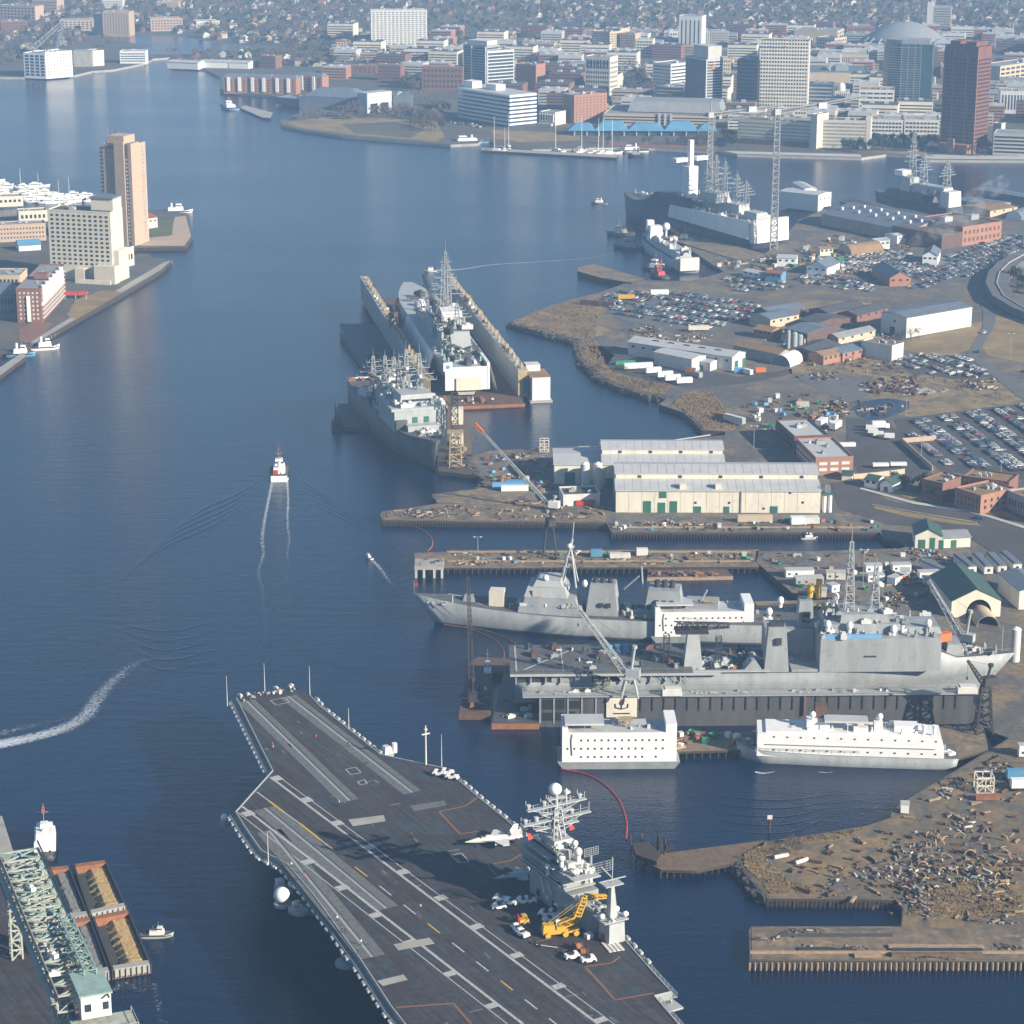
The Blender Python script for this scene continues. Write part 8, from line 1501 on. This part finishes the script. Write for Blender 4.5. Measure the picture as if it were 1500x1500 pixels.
debris('clutter of the old workshops', [(1090, 470), (1290, 440), (1330, 540), (1180, 545), (1100, 510)], 1200, (.4, 1.6)); debris('clutter of the far shipyard', [(1010, 398), (1140, 372), (1220, 345), (1340, 362), (1300, 400), (1100, 430)], 1500, (.6, 2.2)); debris('scattered stones and junk on the grassy point', [(820, 450), (1010, 426), (1140, 470), (1000, 510), (860, 500)], 700, (.4, 1.3)); debris('scattered junk on the waste ground', [(1150, 535), (1300, 520), (1460, 545), (1500, 600), (1250, 610), (1160, 580)], 700, (.4, 1.4)); debris('fine litter on the big lower right pier', [(1101, 1361), (1499, 1361), (1499, 1405), (1101, 1404)], 500, (.15, .5))
# ---------------------------------------------------------------- parked cars
def carmesh(ci):
    b = MB('car_paint_%d' % ci); b.loft([[(x, -w_, z0), (x, w_, z0), (x, w_ * .97, z1), (x, -w_ * .97, z1)] for x, w_, z0, z1 in ((-2.3, .78, .35, .85), (-2.1, .88, .25, .98), (-.9, .9, .25, 1.0), (1.0, .9, .25, .95), (2.0, .86, .25, .78), (2.3, .75, .35, .65))])
    b.box(-1.75, .55, -.68, .68, 1.38, 1.44, .12, .04)
    b.use('glass').add([(-1.95, -.8, .98), (1.15, -.8, .96), (1.15, .8, .96), (-1.95, .8, .98), (-1.6, -.66, 1.38), (.5, -.66, 1.38), (.5, .66, 1.38), (-1.6, .66, 1.38)], [(0, 1, 5, 4), (1, 2, 6, 5), (2, 3, 7, 6), (3, 0, 4, 7)]).use('black')
    for x in (-1.4, 1.4):
        for y in (-.8, .8): b.tube((x, y - .12, .32), (x, y + .12, .32), .32, 8)
    return b
cmesh = [carmesh(i) for i in range(8)]; cme = [c.mesh('parked_car') for c in cmesh]
CARS = []
def lot(poly, dirpx, row, gap, fill, where):
    """rows of cars inside a polygon of pixels; dirpx gives the direction of the rows on the ground"""
    pw_ = [P(x, y, GZ) for x, y in poly]; a, b_ = P(*dirpx[0], GZ), P(*dirpx[1], GZ); d = (b_ - a).normalized(); n = Vector((-d.y, d.x, 0)); o = pw_[0]
    us = [(p - o).dot(d) for p in pw_]; vs_ = [(p - o).dot(n) for p in pw_]; v = min(vs_); k = 0
    while v < max(vs_):
        for s_ in (0, 5.4):
            u = min(us); g = rnd.randint(4, 14)
            while u < max(us):
                p = o + d * u + n * (v + s_); u += gap; g -= 1
                if g < 0: u += gap * rnd.choice((0, 1, 3)); g = rnd.randint(4, 16)
                if rnd.random() < fill and inpoly(p.x, p.y, [(q.x, q.y) for q in pw_]) and not taken(p.x, p.y, 0): CARS.append((p.y, p.x, math.atan2(n.y, n.x) + rnd.uniform(-.05, .05) + (math.pi if rnd.random() < .5 else 0), where))
        v += row; k += 1
lot([(1322, 618), (1500, 594), (1620, 590), (1640, 690), (1480, 692), (1372, 680), (1340, 648)], ((1400, 640), (1480, 700)), 17, 2.7, .86, 'in the big lot by the brick offices')
lot([(880, 438), (905, 428), (1000, 429), (1110, 446), (1128, 464), (1040, 482), (960, 472), (905, 462)], ((900, 440), (1100, 470)), 16, 2.8, .8, 'in the lot on the point')
lot([(1225, 372), (1330, 368), (1350, 392), (1340, 424), (1290, 408), (1215, 394)], ((1230, 372), (1340, 400)), 13, 3, .85, 'in the far yard lot')
lot([(1375, 376), (1480, 344), (1500, 348), (1498, 372), (1450, 396), (1405, 408), (1345, 424), (1340, 396)], ((1350, 400), (1480, 350)), 13, 3, .85, 'in the lot beside the ramp')
lot([(1172, 404), (1230, 404), (1285, 420), (1290, 428), (1230, 426), (1165, 412)], ((1180, 405), (1280, 425)), 14, 3, .7, 'in the small lot behind the workshops')
lot([(1312, 524), (1350, 520), (1415, 524), (1450, 550), (1400, 554), (1335, 543)], ((1330, 524), (1420, 552)), 15, 2.9, .8, 'in the lot below the white depot')
lot([(1060, 408), (1150, 402), (1150, 425), (1080, 428)], ((1060, 410), (1150, 420)), 15, 3, .6, 'on the ground by the tug basin')
lot([(640, 176), (650, 178), (720, 184), (700, 188)], ((640, 176), (720, 184)), 14, 3, .5, 'by the white waterfront offices')
lot([(1290, 199), (1375, 200), (1375, 204), (1290, 204)], ((1290, 200), (1375, 203)), 12, 3, .5, 'by the low white parking block')
CARS.sort(); mc = MB('car_paint_0'); mc.ms = []
wts = [0, 0, 0, 1, 1, 1, 5, 5, 2, 2, 3, 4, 4, 6, 7]
for i, (y, x, r_, where) in enumerate(CARS):
    ci_ = rnd.choice(wts)
    if i < 290:
        o = put('parked_car', cme[ci_], None, (x, y, GZ + .28), r_); o['label'] = '%s car parked %s' % (CARCOL[ci_], where); o['category'] = 'car'; o['group'] = '%s cars %s' % (CARCOL[ci_], where)
    else:
        cm_ = cmesh[ci_]; c, s_ = math.cos(r_), math.sin(r_); off = len(mc.v); mc.v += [(x + vx * c - vy * s_, y + vx * s_ + vy * c, vz + GZ + .28) for vx, vy, vz in cm_.v]
        for f, mi in zip(cm_.f, cm_.mi): mc.use(cm_.ms[mi]); mc.face(tuple(k + off for k in f))
print('cars', len(CARS))
if len(CARS) > 290: mc.build('parked_cars', kind='stuff', label='more cars filling the far shipyard lots')
for x, y, r_, c_, lb in ((1433, 516, 240, 4, 'blue car on the road beside the white depot'), (1441, 488, 240, 0, 'white car on the road above the blue one'), (1433, 760, 160, 4, 'pale blue car at the kerb of the curving road'), (1364, 920, 130, 0, 'white car in front of the arched hall'), (1289, 893, 120, 0, 'white pickup behind the ship masts'), (1500, 545, 140, 5, 'dark car on the road at the right edge')):
    o = put('car', cme[c_], None, P(x, y, GZ + .3), R(r_)); o['label'] = lb; o['category'] = 'car'
# ---------------------------------------------------------------- trees, houses, wakes
def tree_mesh(kind, seed):
    r_ = random.Random(seed); tm = MB('bark'); h_ = r_.uniform(8, 12); tm.tube((0, 0, -.3), (0, 0, h_ * .45), .32, 6, .2); cm = MB(kind)
    limbs = []
    for i in range(7):
        a = r_.uniform(0, 6.28); z0 = h_ * r_.uniform(.25, .5); e = Vector((math.cos(a) * h_ * r_.uniform(.18, .36), math.sin(a) * h_ * r_.uniform(.18, .36), h_ * r_.uniform(.6, .95))); tm.tube((0, 0, z0), e, .14, 4, .04); limbs.append(e)
    n = 210 if kind != 'evergreen' else 240
    for i in range(n):
        c = Vector(r_.choice(limbs)) * r_.uniform(.75, 1.05) + Vector((r_.gauss(0, 1), r_.gauss(0, 1), r_.gauss(0, .8))) * h_ * .085; s_ = r_.uniform(.25, .7) if kind == 'evergreen' else r_.uniform(.2, .55)
        d1 = Vector((r_.gauss(0, 1), r_.gauss(0, 1), r_.gauss(0, 1))).normalized() * s_; d2 = d1.orthogonal().normalized() * s_ * (.8 if kind == 'evergreen' else .28)
        cm.add([c - d1 - d2, c + d1 - d2, c + d1 + d2, c - d1 + d2], [(0, 1, 2, 3)])
    return tm.mesh('trunk'), cm.mesh('crown'), cm, tm
TM = [tree_mesh(k, i) for i, k in enumerate(('twig', 'twig_grey', 'twig', 'evergreen', 'twig_grey', 'evergreen'))]
trees = []
def grove(poly, n, where, kinds=(0, 1, 2, 4), z=GZ, s=1.0):
    xs = [p[0] for p in poly]; ys = [p[1] for p in poly]; k = 0; g = 0
    while k < n and g < n * 30:
        g += 1; x, y = rnd.uniform(min(xs), max(xs)), rnd.uniform(min(ys), max(ys))
        if inpoly(x, y, poly):
            p = P(x, y, z)
            if taken(p.x, p.y, -3): continue
            trees.append((p.y, p.x, rnd.choice(kinds), where, s * rnd.uniform(.7, 1.2))); k += 1
grove([(600, 172), (650, 176), (650, 196), (600, 190)], 40, 'around the waterfront park'); grove([(440, 168), (600, 168), (600, 178), (500, 176), (440, 182)], 30, 'around the waterfront park')
grove([(540, 160), (660, 165), (655, 178), (540, 172)], 34, 'behind the waterfront park'); grove([(880, 204), (1050, 208), (1050, 216), (890, 211)], 40, 'along the promenade by the blue-roofed pavilion')
grove([(1270, 208), (1378, 206), (1370, 226), (1300, 222), (1270, 224)], 44, 'on the green by the brown tower', (3, 5, 1)); grove([(1240, 214), (1270, 218), (1268, 226), (1236, 222)], 10, 'beside the cream hotel end', (3, 5))
grove([(1380, 214), (1450, 218), (1452, 230), (1380, 228)], 20, 'at the foot of the brown tower'); grove([(906, 100), (960, 112), (956, 142), (912, 140)], 40, 'between the arcade block and the banded offices'); grove([(1060, 200), (1078, 206), (1078, 218), (1056, 212)], 14, 'left of the cream hotel', (3, 0))
grove([(1310, 706), (1360, 712), (1400, 735), (1360, 730), (1310, 718)], 16, 'in the shade of the brick offices', (3, 0, 1), s=.7); grove([(1300, 500), (1400, 480), (1400, 490), (1310, 508)], 5, 'in front of the white depot', (0, 1), s=.8)
grove([(190, 344), (212, 348), (212, 356), (196, 360)], 6, 'by the tan tower', (3, 0), s=.7); grove([(1474, 412), (1500, 402), (1540, 410), (1540, 440), (1500, 440)], 16, 'inside the motorway loop', (3, 1))
grove([(590, 98), (620, 98), (620, 135), (590, 135)], 30, 'between the brick flats'); grove([(660, 165), (640, 160), (560, 150), (610, 140)], 20, 'behind the museum')
grove([(800, 452), (900, 432), (1000, 428), (880, 462), (852, 520)], 26, 'dotted over the grassy point', (0, 1, 2), s=.35); grove([(860, 530), (985, 562), (972, 580), (900, 562)], 22, 'dotted along the cove shore', (0, 2), s=.35); grove([(1120, 1240), (1260, 1220), (1200, 1240), (1140, 1262)], 12, 'dotted over the scrapyard point', (0, 2), s=.3); grove([(1150, 540), (1290, 524), (1450, 548), (1490, 590), (1340, 560)], 34, 'dotted over the waste ground', (0, 2), s=.35)
# far city: street grid of houses with trees between
HC = [('concrete_light', 'roof_dark'), ('tan_light', 'roof_dark'), ('brick', 'roof_dark'), ('concrete', 'brick_dark'), ('brick_orange', 'roof_dark'), ('white_dirty', 'roof_tan'), ('brick_dark', 'roof_dark')]
HW = ['pale grey', 'sandy', 'brick', 'grey', 'orange brick', 'white', 'dark brown']
def house_mesh(k):
    w_, r_ = HC[k]; W_, D_, H_ = 8 + (k % 3) * 1.6, 7 + (k % 2) * 2, 4.6 + (k % 2) * 1.4; b = MB(w_); b.box(-W_ / 2, W_ / 2, -D_ / 2, D_ / 2, -1, H_)
    b.add([(-W_ / 2, -D_ / 2, H_ + .01), (-W_ / 2, D_ / 2, H_ + .01), (-W_ / 2, 0, H_ + 2.6), (W_ / 2, -D_ / 2, H_ + .01), (W_ / 2, D_ / 2, H_ + .01), (W_ / 2, 0, H_ + 2.6)], [(0, 2, 1), (3, 4, 5)])
    b.use(r_).add([(-W_ / 2 - .4, -D_ / 2 - .4, H_), (W_ / 2 + .4, -D_ / 2 - .4, H_), (W_ / 2 + .4, 0, H_ + 2.7), (-W_ / 2 - .4, 0, H_ + 2.7), (-W_ / 2 - .4, D_ / 2 + .4, H_), (W_ / 2 + .4, D_ / 2 + .4, H_)], [(0, 1, 2, 3), (3, 2, 5, 4)])
    b.use('glass')
    for x in (-2.5, 0, 2.5): b.box(x - .5, x + .5, -D_ / 2 - .05, -D_ / 2 - .01, 1.2, 2.5).box(x - .5, x + .5, -D_ / 2 - .05, -D_ / 2 - .01, 3.8, 5)
    b.use('brick').box(W_ * .2, W_ * .2 + .8, .6, 1.4, H_ + 1, H_ + 3.8); return b
HM = [house_mesh(k) for k in range(7)]; HMe = [h.mesh('house') for h in HM]
bad = [pxpoly([(145, 56), (190, 48), (280, 54), (330, 64), (425, 72), (425, 82), (222, 86), (120, 114), (-40, 116)], 0)]
grove([(225, 83), (330, 79), (425, 81), (480, 90), (480, 98), (370, 84)], 70, 'lining the inlet behind the marina sheds'); grove([(430, 66), (540, 76), (560, 92), (440, 84)], 60, 'in the streets beyond the condominiums'); grove([(0, 60), (60, 54), (150, 56), (200, 80), (110, 90), (0, 88)], 50, 'on the far left bank')
norf = pxpoly(NORF, 0) + [(2000, 2200), (2000, 6000), (-2000, 6000), (-2000, 2900)]
houses = []
Y = 2780
while Y < 4350:
    X = -950
    while X < 950:
        x, y = X + rnd.uniform(-5, 5), Y + rnd.uniform(-6, 6); px, py = Q(x, y, GZ); X += 17 if rnd.random() < .9 else 34
        if not (-60 < px < 1560) or py < -12: continue
        if px > 760 and py > 52 and py > 60 + (px - 760) * -.02: continue
        if py > 100 or not inpoly(x, y, norf) or any(inpoly(x, y, q) for q in bad) or taken(x, y, 4): continue
        dens = .74 if py < 62 else .5
        if math.sin(x * .006 + 2) * math.sin(y * .004) > .62: dens = .1
        if rnd.random() < dens: houses.append((y, x, rnd.choice((0, 1, 2, 2, 2, 3, 3, 4, 5, 6, 6)), rnd.choice((0, 1.57)) + .25))
        if rnd.random() < .95: trees.append((y + 9, x + rnd.uniform(-8, 8), rnd.choice((0, 1, 2, 4, 4, 3)), 'among the far houses', rnd.uniform(.7, 1.15)))
        if rnd.random() < .85: trees.append((y - 9, x + rnd.uniform(-8, 8), rnd.choice((0, 1, 2, 4, 4, 5)), 'among the far houses', rnd.uniform(.6, 1.1)))
    Y += 33
# commercial blocks filling downtown
gi = 0
shop_w = ['tan_light', 'white_dirty', 'brick', 'concrete', 'brick_orange', 'cream_pale', 'tan', 'concrete_light']; shop_n = ['sandy', 'white', 'brick', 'grey', 'orange brick', 'cream', 'tan', 'pale grey']
cb_ = []
for k in range(8):
    W_, D_, H_ = 24 + (k * 7) % 22, 18 + (k * 5) % 14, 7 + (k * 5) % 13; t = thing('commercial_block', shop_n[k] + ' low commercial block among the downtown streets', 'building', (0, 0, 0), 0, shop_n[k] + ' commercial blocks in downtown')
    MB(shop_w[k]).box(0, W_, 0, D_, -1, H_).build('wall', t); MB(('roof_grey', 'roof_pale', 'roof_dark')[k % 3]).box(.5, W_ - .5, .5, D_ - .5, H_ + .003, H_ + .3).build('roof', t)
    wm = MB('glass').box(1, W_ - 1, -.12, .05, 0, 1.3).mesh('window_band'); [put('window_band', wm, t, (0, 0, 1.5 + r_ * 3.2)) for r_ in range(int(H_ / 3.3))]
    for q in range(2): MB('roof_pale').box(W_ * (.2 + .4 * q), W_ * (.32 + .4 * q), D_ * .4, D_ * .6, H_ + .31, H_ + 2.2).build('roof_unit', t)
    cb_.append([t, W_, D_, False])
g = 0; n_ = 0
while n_ < 240 and g < 9000:
    g += 1; x = rnd.uniform(470, 1530); y = rnd.uniform(50, 200)
    if y > 190 + min(0, (x - 1000) * .02) or (x < 780 and y > 158): continue
    if x < 700 and y > 118: continue
    k = rnd.randrange(8); t, W_, D_, used = cb_[k]; p = P(x, y, GZ)
    if not inpoly(p.x, p.y, norf) or taken(p.x + W_ / 2, p.y + D_ / 2, W_ * .42): continue
    a_ = -.2 + rnd.uniform(-.05, .05)
    if not used: t.location = p; t.rotation_euler = (0, 0, a_); cb_[k][3] = True
    else: dup(t, p, a_)
    FOOT.append((p.x + W_ / 2, p.y + D_ / 2, W_ * .5)); n_ += 1
print('commercial', n_)
houses.sort(); houses = [h for h in houses if not taken(h[1], h[0], 2)]; print('houses', len(houses), 'trees', len(trees))
hs = MB('brick'); hs.ms = []
for i, (y, x, k, a_) in enumerate(houses):
    if i < 290:
        o = put('house', HMe[k], None, (x, y, GZ), a_); o['label'] = '%s house with a pitched roof among the far streets beyond the river' % HW[k]; o['category'] = 'house'; o['group'] = HW[k] + ' houses of the far streets'
    else:
        c, s_ = math.cos(a_), math.sin(a_); off = len(hs.v); m_ = HM[k]; hs.v += [(x + vx * c - vy * s_, y + vx * s_ + vy * c, vz + GZ) for vx, vy, vz in m_.v]
        for f, mi in zip(m_.f, m_.mi): hs.use(m_.ms[mi]); hs.face(tuple(q + off for q in f))
if len(hs.v): hs.build('distant_houses', kind='stuff', label='dense far suburb of small pitched-roof houses')
trees.sort(); KN = ['bare brown', 'bare grey', 'bare brown', 'dark evergreen', 'bare grey', 'dark evergreen']
far = [[] for _ in TM]; first = [None] * 6; nt_ = 0
for i, (y, x, k, where, s_) in enumerate(trees):
    if i < 290:
        t = thing('tree', '%s tree %s' % (KN[k], where), 'tree', (x, y, GZ), rnd.uniform(0, 6), '%s trees %s' % (KN[k], where)); put('trunk', TM[k][0], t); put('crown', TM[k][1], t); t.scale = (s_, s_, s_)
    else: far[k].append((x, y, s_))
import numpy as np
for k in range(6):
    if not far[k]: continue
    src = TM[k][2]; v0 = np.array(src.v).reshape(-1, 4, 3); sel = v0[::3]  # every third spray, made larger
    c0_ = sel.mean(axis=1, keepdims=True); sel = c0_ * (1.2, 1.2, 1.1) + (sel - c0_) * (2.5, 2.5, 2.5)
    pts = np.array(far[k]); V = (sel.reshape(1, -1, 3) * pts[:, 2].reshape(-1, 1, 1)); V = V + np.concatenate([pts[:, :2], np.full((len(pts), 1), GZ)], 1).reshape(-1, 1, 3); V = V.reshape(-1, 3)
    nf = len(V) // 4; me = bpy.data.meshes.new('woodland'); me.vertices.add(len(V)); me.vertices.foreach_set('co', V.ravel()); me.loops.add(nf * 4); me.loops.foreach_set('vertex_index', np.arange(nf * 4)); me.polygons.add(nf); me.polygons.foreach_set('loop_start', np.arange(0, nf * 4, 4)); me.materials.append(src and M[src.ms[0]]); me.update(calc_edges=True)
    put('woodland', me, None, None, None, kind='stuff', label='bare and evergreen trees massed between far houses')
# scrub tufts on the dry grass
def tufts(label, polys, n, m, s=(.5, 1.3)):
    b = MB(m)
    for poly in polys:
        xs = [p[0] for p in poly]; ys = [p[1] for p in poly]; k = 0
        while k < n:
            x, y = rnd.uniform(min(xs), max(xs)), rnd.uniform(min(ys), max(ys))
            if not inpoly(x, y, poly): continue
            p = P(x, y, GZ); h_ = rnd.uniform(*s); a = rnd.uniform(0, 3.1); dx, dy = math.cos(a) * h_ * .7, math.sin(a) * h_ * .7; b.add([(p.x - dx, p.y - dy, GZ), (p.x + dx, p.y + dy, GZ), (p.x + dx * .7 + .1, p.y + dy * .7, GZ + h_), (p.x - dx * .7, p.y - dy * .7 + .1, GZ + h_ * .8)], [(0, 1, 2, 3)]); b.add([(p.x + dy, p.y - dx, GZ), (p.x - dy, p.y + dx, GZ), (p.x - dy * .6, p.y + dx * .6, GZ + h_ * .9), (p.x + dy * .6, p.y - dx * .6, GZ + h_)], [(0, 1, 2, 3)]); k += 1
    b.build('dry_grass', kind='stuff', label=label)
tufts('tall dry reeds on the shores and the scrapyard point', [[(1090, 1268), (1090, 1250), (1122, 1236), (1180, 1226), (1268, 1213), (1240, 1228), (1160, 1240), (1120, 1256), (1150, 1285), (1210, 1308), (1128, 1309), (1110, 1288)], [(1370, 1296), (1430, 1290), (1500, 1310), (1500, 1340), (1400, 1345), (1330, 1340), (1335, 1320)]], 1500, 'reed', (.2, .6))
tufts('reeds on the grassy shore of the cove', [[(752, 472), (785, 457), (822, 446), (872, 433), (900, 440), (880, 462), (872, 494), (850, 502), (846, 498), (800, 486)], [(846, 506), (872, 500), (888, 536), (930, 558), (985, 562), (972, 580), (936, 573), (902, 562), (880, 550), (854, 527)], [(985, 590), (1000, 580), (1040, 572), (1056, 590), (1078, 628), (1030, 628), (1022, 617)]], 1300, 'reed', (.35, .9))
# rocks along shores
def rocks(label, line, n, wd, s=(.6, 1.6), m='rubble'):
    b = MB(m)
    for k in range(n):
        t_ = rnd.random() * (len(line) - 1); i = int(t_); f = t_ - i; x = line[i][0] + (line[i + 1][0] - line[i][0]) * f; y = line[i][1] + (line[i + 1][1] - line[i][1]) * f
        p = P(x, y, 1.5) + Vector((rnd.gauss(0, wd), rnd.gauss(0, wd), 0)); q = rnd.uniform(*s); b.obox(p.x, p.y, rnd.uniform(-.5, 1.2), q * 1.5, q, q, rnd.uniform(0, 3))
    b.build('shore_rocks', kind='stuff', label=label)
rocks('dark broken rocks along the shore of the cove', [(748, 474), (800, 489), (847, 501), (852, 528), (876, 553), (935, 577), (978, 585)], 900, 1.6, (.8, 2.2)); rocks('dark rocks below the scrapyard point', [(1086, 1258), (1088, 1272), (1105, 1298), (1124, 1316)], 500, 1.1); rocks('dark broken concrete around the shore of the repair berth', [(690, 668), (684, 684), (712, 702), (716, 708), (700, 716)], 300, 1.5, (.8, 2)); rocks('rubble heap of broken concrete above the pond', [(1262, 572), (1300, 568), (1350, 574), (1362, 580)], 500, 4, (.8, 2.2), 'concrete'); rocks('dark rocks on the inner point', [(1002, 604), (1022, 620), (1030, 630)], 200, 1)
# foam trails and wave ridges
fm = bpy.data.materials.new('foam_sheet'); fm.use_nodes = True; n = fm.node_tree.nodes; L_ = fm.node_tree.links; at_ = n.new('ShaderNodeAttribute'); at_.attribute_name = 'fade'; g = n.new('ShaderNodeNewGeometry'); tn = n.new('ShaderNodeTexNoise'); tn.inputs['Scale'].default_value = .9; tn.inputs['Detail'].default_value = 7; tn.inputs['Roughness'].default_value = .7; tn.inputs['Distortion'].default_value = .8; L_.new(g.outputs['Position'], tn.inputs[0])
ad = n.new('ShaderNodeMath'); ad.operation = 'ADD'; L_.new(tn.outputs[0], ad.inputs[0]); L_.new(at_.outputs['Fac'], ad.inputs[1]); mr = n.new('ShaderNodeMapRange'); mr.inputs[1].default_value = .98; mr.inputs[2].default_value = 1.35; L_.new(ad.outputs[0], mr.inputs[0]); tb = n.new('ShaderNodeBsdfTransparent'); mx = n.new('ShaderNodeMixShader'); L_.new(mr.outputs[0], mx.inputs[0]); L_.new(tb.outputs[0], mx.inputs[1]); L_.new(n['Principled BSDF'].outputs[0], mx.inputs[2]); L_.new(mx.outputs[0], n['Material Output'].inputs[0]); n['Principled BSDF'].inputs['Base Color'].default_value = (.62, .67, .72, 1); M['foam_sheet'] = fm
def curve(line, sub=8):
    c = [P(x, y, 0) for x, y in line]; out = []
    for i in range(len(c) - 1):
        p0, p1, p2, p3 = c[max(i - 1, 0)], c[i], c[i + 1], c[min(i + 2, len(c) - 1)]
        for k in range(sub): t_ = k / sub; out.append(.5 * ((2 * p1) + (p2 - p0) * t_ + (2 * p0 - 5 * p1 + 4 * p2 - p3) * t_ ** 2 + (3 * p1 - p0 - 3 * p2 + p3) * t_ ** 3))
    return out + [c[-1]]
def foam(label, line, w0, w1, a0=.9, a1=.45):
    c = curve(line); b = MB('foam_sheet'); at2 = []; N_ = len(c)
    for i, p in enumerate(c):
        d = c[min(i + 1, N_ - 1)] - c[max(i - 1, 0)]; d.normalize(); q = Vector((-d.y, d.x, 0)); u = i / (N_ - 1); w_ = w0 + (w1 - w0) * u
        for k in range(7): v = (k - 3) / 3; b.v.append(tuple(p + q * v * w_ + Vector((0, 0, .06)))); at2.append((a0 + (a1 - a0) * u) * (1 - v * v) ** .6 if u < 1 else 0)
    for i in range(N_ - 1):
        for k in range(6): b.face((i * 7 + k, i * 7 + k + 1, (i + 1) * 7 + k + 1, (i + 1) * 7 + k))
    o = b.build('wake_foam', kind='stuff', label=label); o.data.attributes.new('fade', 'FLOAT', 'POINT').data.foreach_set('value', at2)
foam('white wake curving in from the left edge', [(-60, 1100), (0, 1090), (40, 1082), (90, 1068), (125, 1048), (150, 1014), (180, 985), (210, 967), (245, 963), (275, 966)], 6.5, 4.5, .86, .36); foam('spread thin foam above the curving wake', [(-60, 1082), (0, 1074), (50, 1062), (100, 1052), (130, 1040)], 7, 4, .56, .38)
foam('left foam line behind the white vessel', [(398, 708), (394, 730), (388, 760), (384, 790), (386, 812), (379, 836), (384, 862), (388, 900), (390, 950)], 1.2, 2.2, .72, .4); foam('right foam line behind the white vessel', [(421, 706), (422, 735), (421, 765), (424, 790), (421, 815), (427, 845), (434, 890)], 1.0, 1.6, .72, .36)
foam('short foam wake behind the small white launch', [(547, 822), (556, 832), (566, 846), (577, 858), (585, 872)], 1.5, 2.4, .68, .4); foam('thin curved wake of the far launch', [(648, 397), (680, 394), (720, 388), (780, 384), (860, 378), (915, 366)], 2, 2.4, .8, .5); foam('foam churned beside the sand barges', [(165, 1452), (185, 1440), (205, 1452), (225, 1442), (235, 1490), (252, 1510)], 2.5, 2.5, .5, .45); foam('foam ripple at the bow of the barracks ship', [(1106, 1131), (1120, 1133), (1136, 1130)], .8, .8, .9, .6); foam('second foam ripple along the barracks ship', [(1200, 1131), (1212, 1132), (1224, 1130)], .5, .5, .8, .5); foam('loose foam at the water left of the carrier', [(350, 1330), (370, 1350), (400, 1420), (430, 1490)], 8, 8, .4, .4)
def swell(lines, h_=.22, w_=1.3):
    for line in lines:
        c = curve(line); b = MB('water'); b.smooth = True; N_ = len(c); b_ = b
        for i, p in enumerate(c):
            d = c[min(i + 1, N_ - 1)] - c[max(i - 1, 0)]; d.normalize(); q = Vector((-d.y, d.x, 0)); e_ = math.sin(math.pi * (i + .01) / (N_ - .98))
            for v, z in ((-1, -.02), (-.5, .45), (0, 1), (.5, .45), (1, -.02)): b_.v.append(tuple(p + q * v * w_ + Vector((0, 0, z * h_ * e_ - .01))))
        for i in range(N_ - 1):
            for k in range(4): b.face((i * 5 + k, i * 5 + k + 1, (i + 1) * 5 + k + 1, (i + 1) * 5 + k))
        b.build('water', kind='structure')
for k in range(5):
    swell([[(402 - 8 * k, 690 + 11 * k), (350 - 10 * k, 722 + 12 * k), (290 - 16 * k, 750 + 15 * k), (225 - 18 * k, 800 + 18 * k)], [(416 + 8 * k, 690 + 11 * k), (455 + 12 * k, 712 + 12 * k), (500 + 14 * k, 740 + 12 * k), (560 + 14 * k, 770 + 14 * k)]], .2, 1.4)
    swell([[(1010 + 8 * k, 1150 + 9 * k), (1060, 1166 + 12 * k), (1150, 1172 + 12 * k), (1250 - 10 * k, 1158 + 10 * k)]], .14, .9)
    swell([[(150 + 10 * k, 905 + 12 * k), (240, 925 + 14 * k), (330, 905 + 14 * k)], [(560, 850 + 9 * k), (590, 842 + 9 * k), (612, 832 + 9 * k)]], .12, 1.6)
# steam plumes
def steam(label, px, py, z, dx, dz, r0, r1, dens):
    m = bpy.data.materials.new('steam_air'); m.use_nodes = True; n = m.node_tree.nodes; n.clear(); o_ = n.new('ShaderNodeOutputMaterial'); v = n.new('ShaderNodeVolumePrincipled'); v.inputs['Color'].default_value = (.95, .95, .95, 1)
    tn = n.new('ShaderNodeTexNoise'); tn.inputs['Scale'].default_value = .25 * 6 / r1; tn.inputs['Detail'].default_value = 3; g = n.new('ShaderNodeNewGeometry'); m.node_tree.links.new(g.outputs['Position'], tn.inputs[0]); mr = n.new('ShaderNodeMapRange'); mr.inputs[1].default_value = .45; mr.inputs[2].default_value = .7; mr.inputs[3].default_value = 0; mr.inputs[4].default_value = dens; m.node_tree.links.new(tn.outputs[0], mr.inputs[0]); m.node_tree.links.new(mr.outputs[0], v.inputs['Density']); m.node_tree.links.new(v.outputs[0], o_.inputs['Volume']); M['steam_air'] = m
    p = P(px, py, z); b = MB('steam_air'); N_ = 7
    rg = [[(dx * i / N_, (r0 + (r1 - r0) * i / N_) * (.35 if i in (0, N_) else 1) * math.cos(a), dz * (i / N_) + (r0 + (r1 - r0) * i / N_) * (.35 if i in (0, N_) else 1) * math.sin(a)) for a in [2 * math.pi * j / 10 for j in range(10)]] for i in range(N_ + 1)]
    b.loft(rg).build('steam', None, p, kind='stuff', label=label)
steam('thin smoke drifting over the slate shed', 1330, 356, 12, 55, 26, 5, 12, .05); steam('steam rising behind the brown tower', 1445, 75, 10, 50, 50, 4, 12, .03)
steam('steam beside the cream hotel', 74, 398, 8, 18, 12, 2, 6, .08); steam('steam in the far right harbour', 1405, 292, 6, 40, 14, 4, 10, .04)
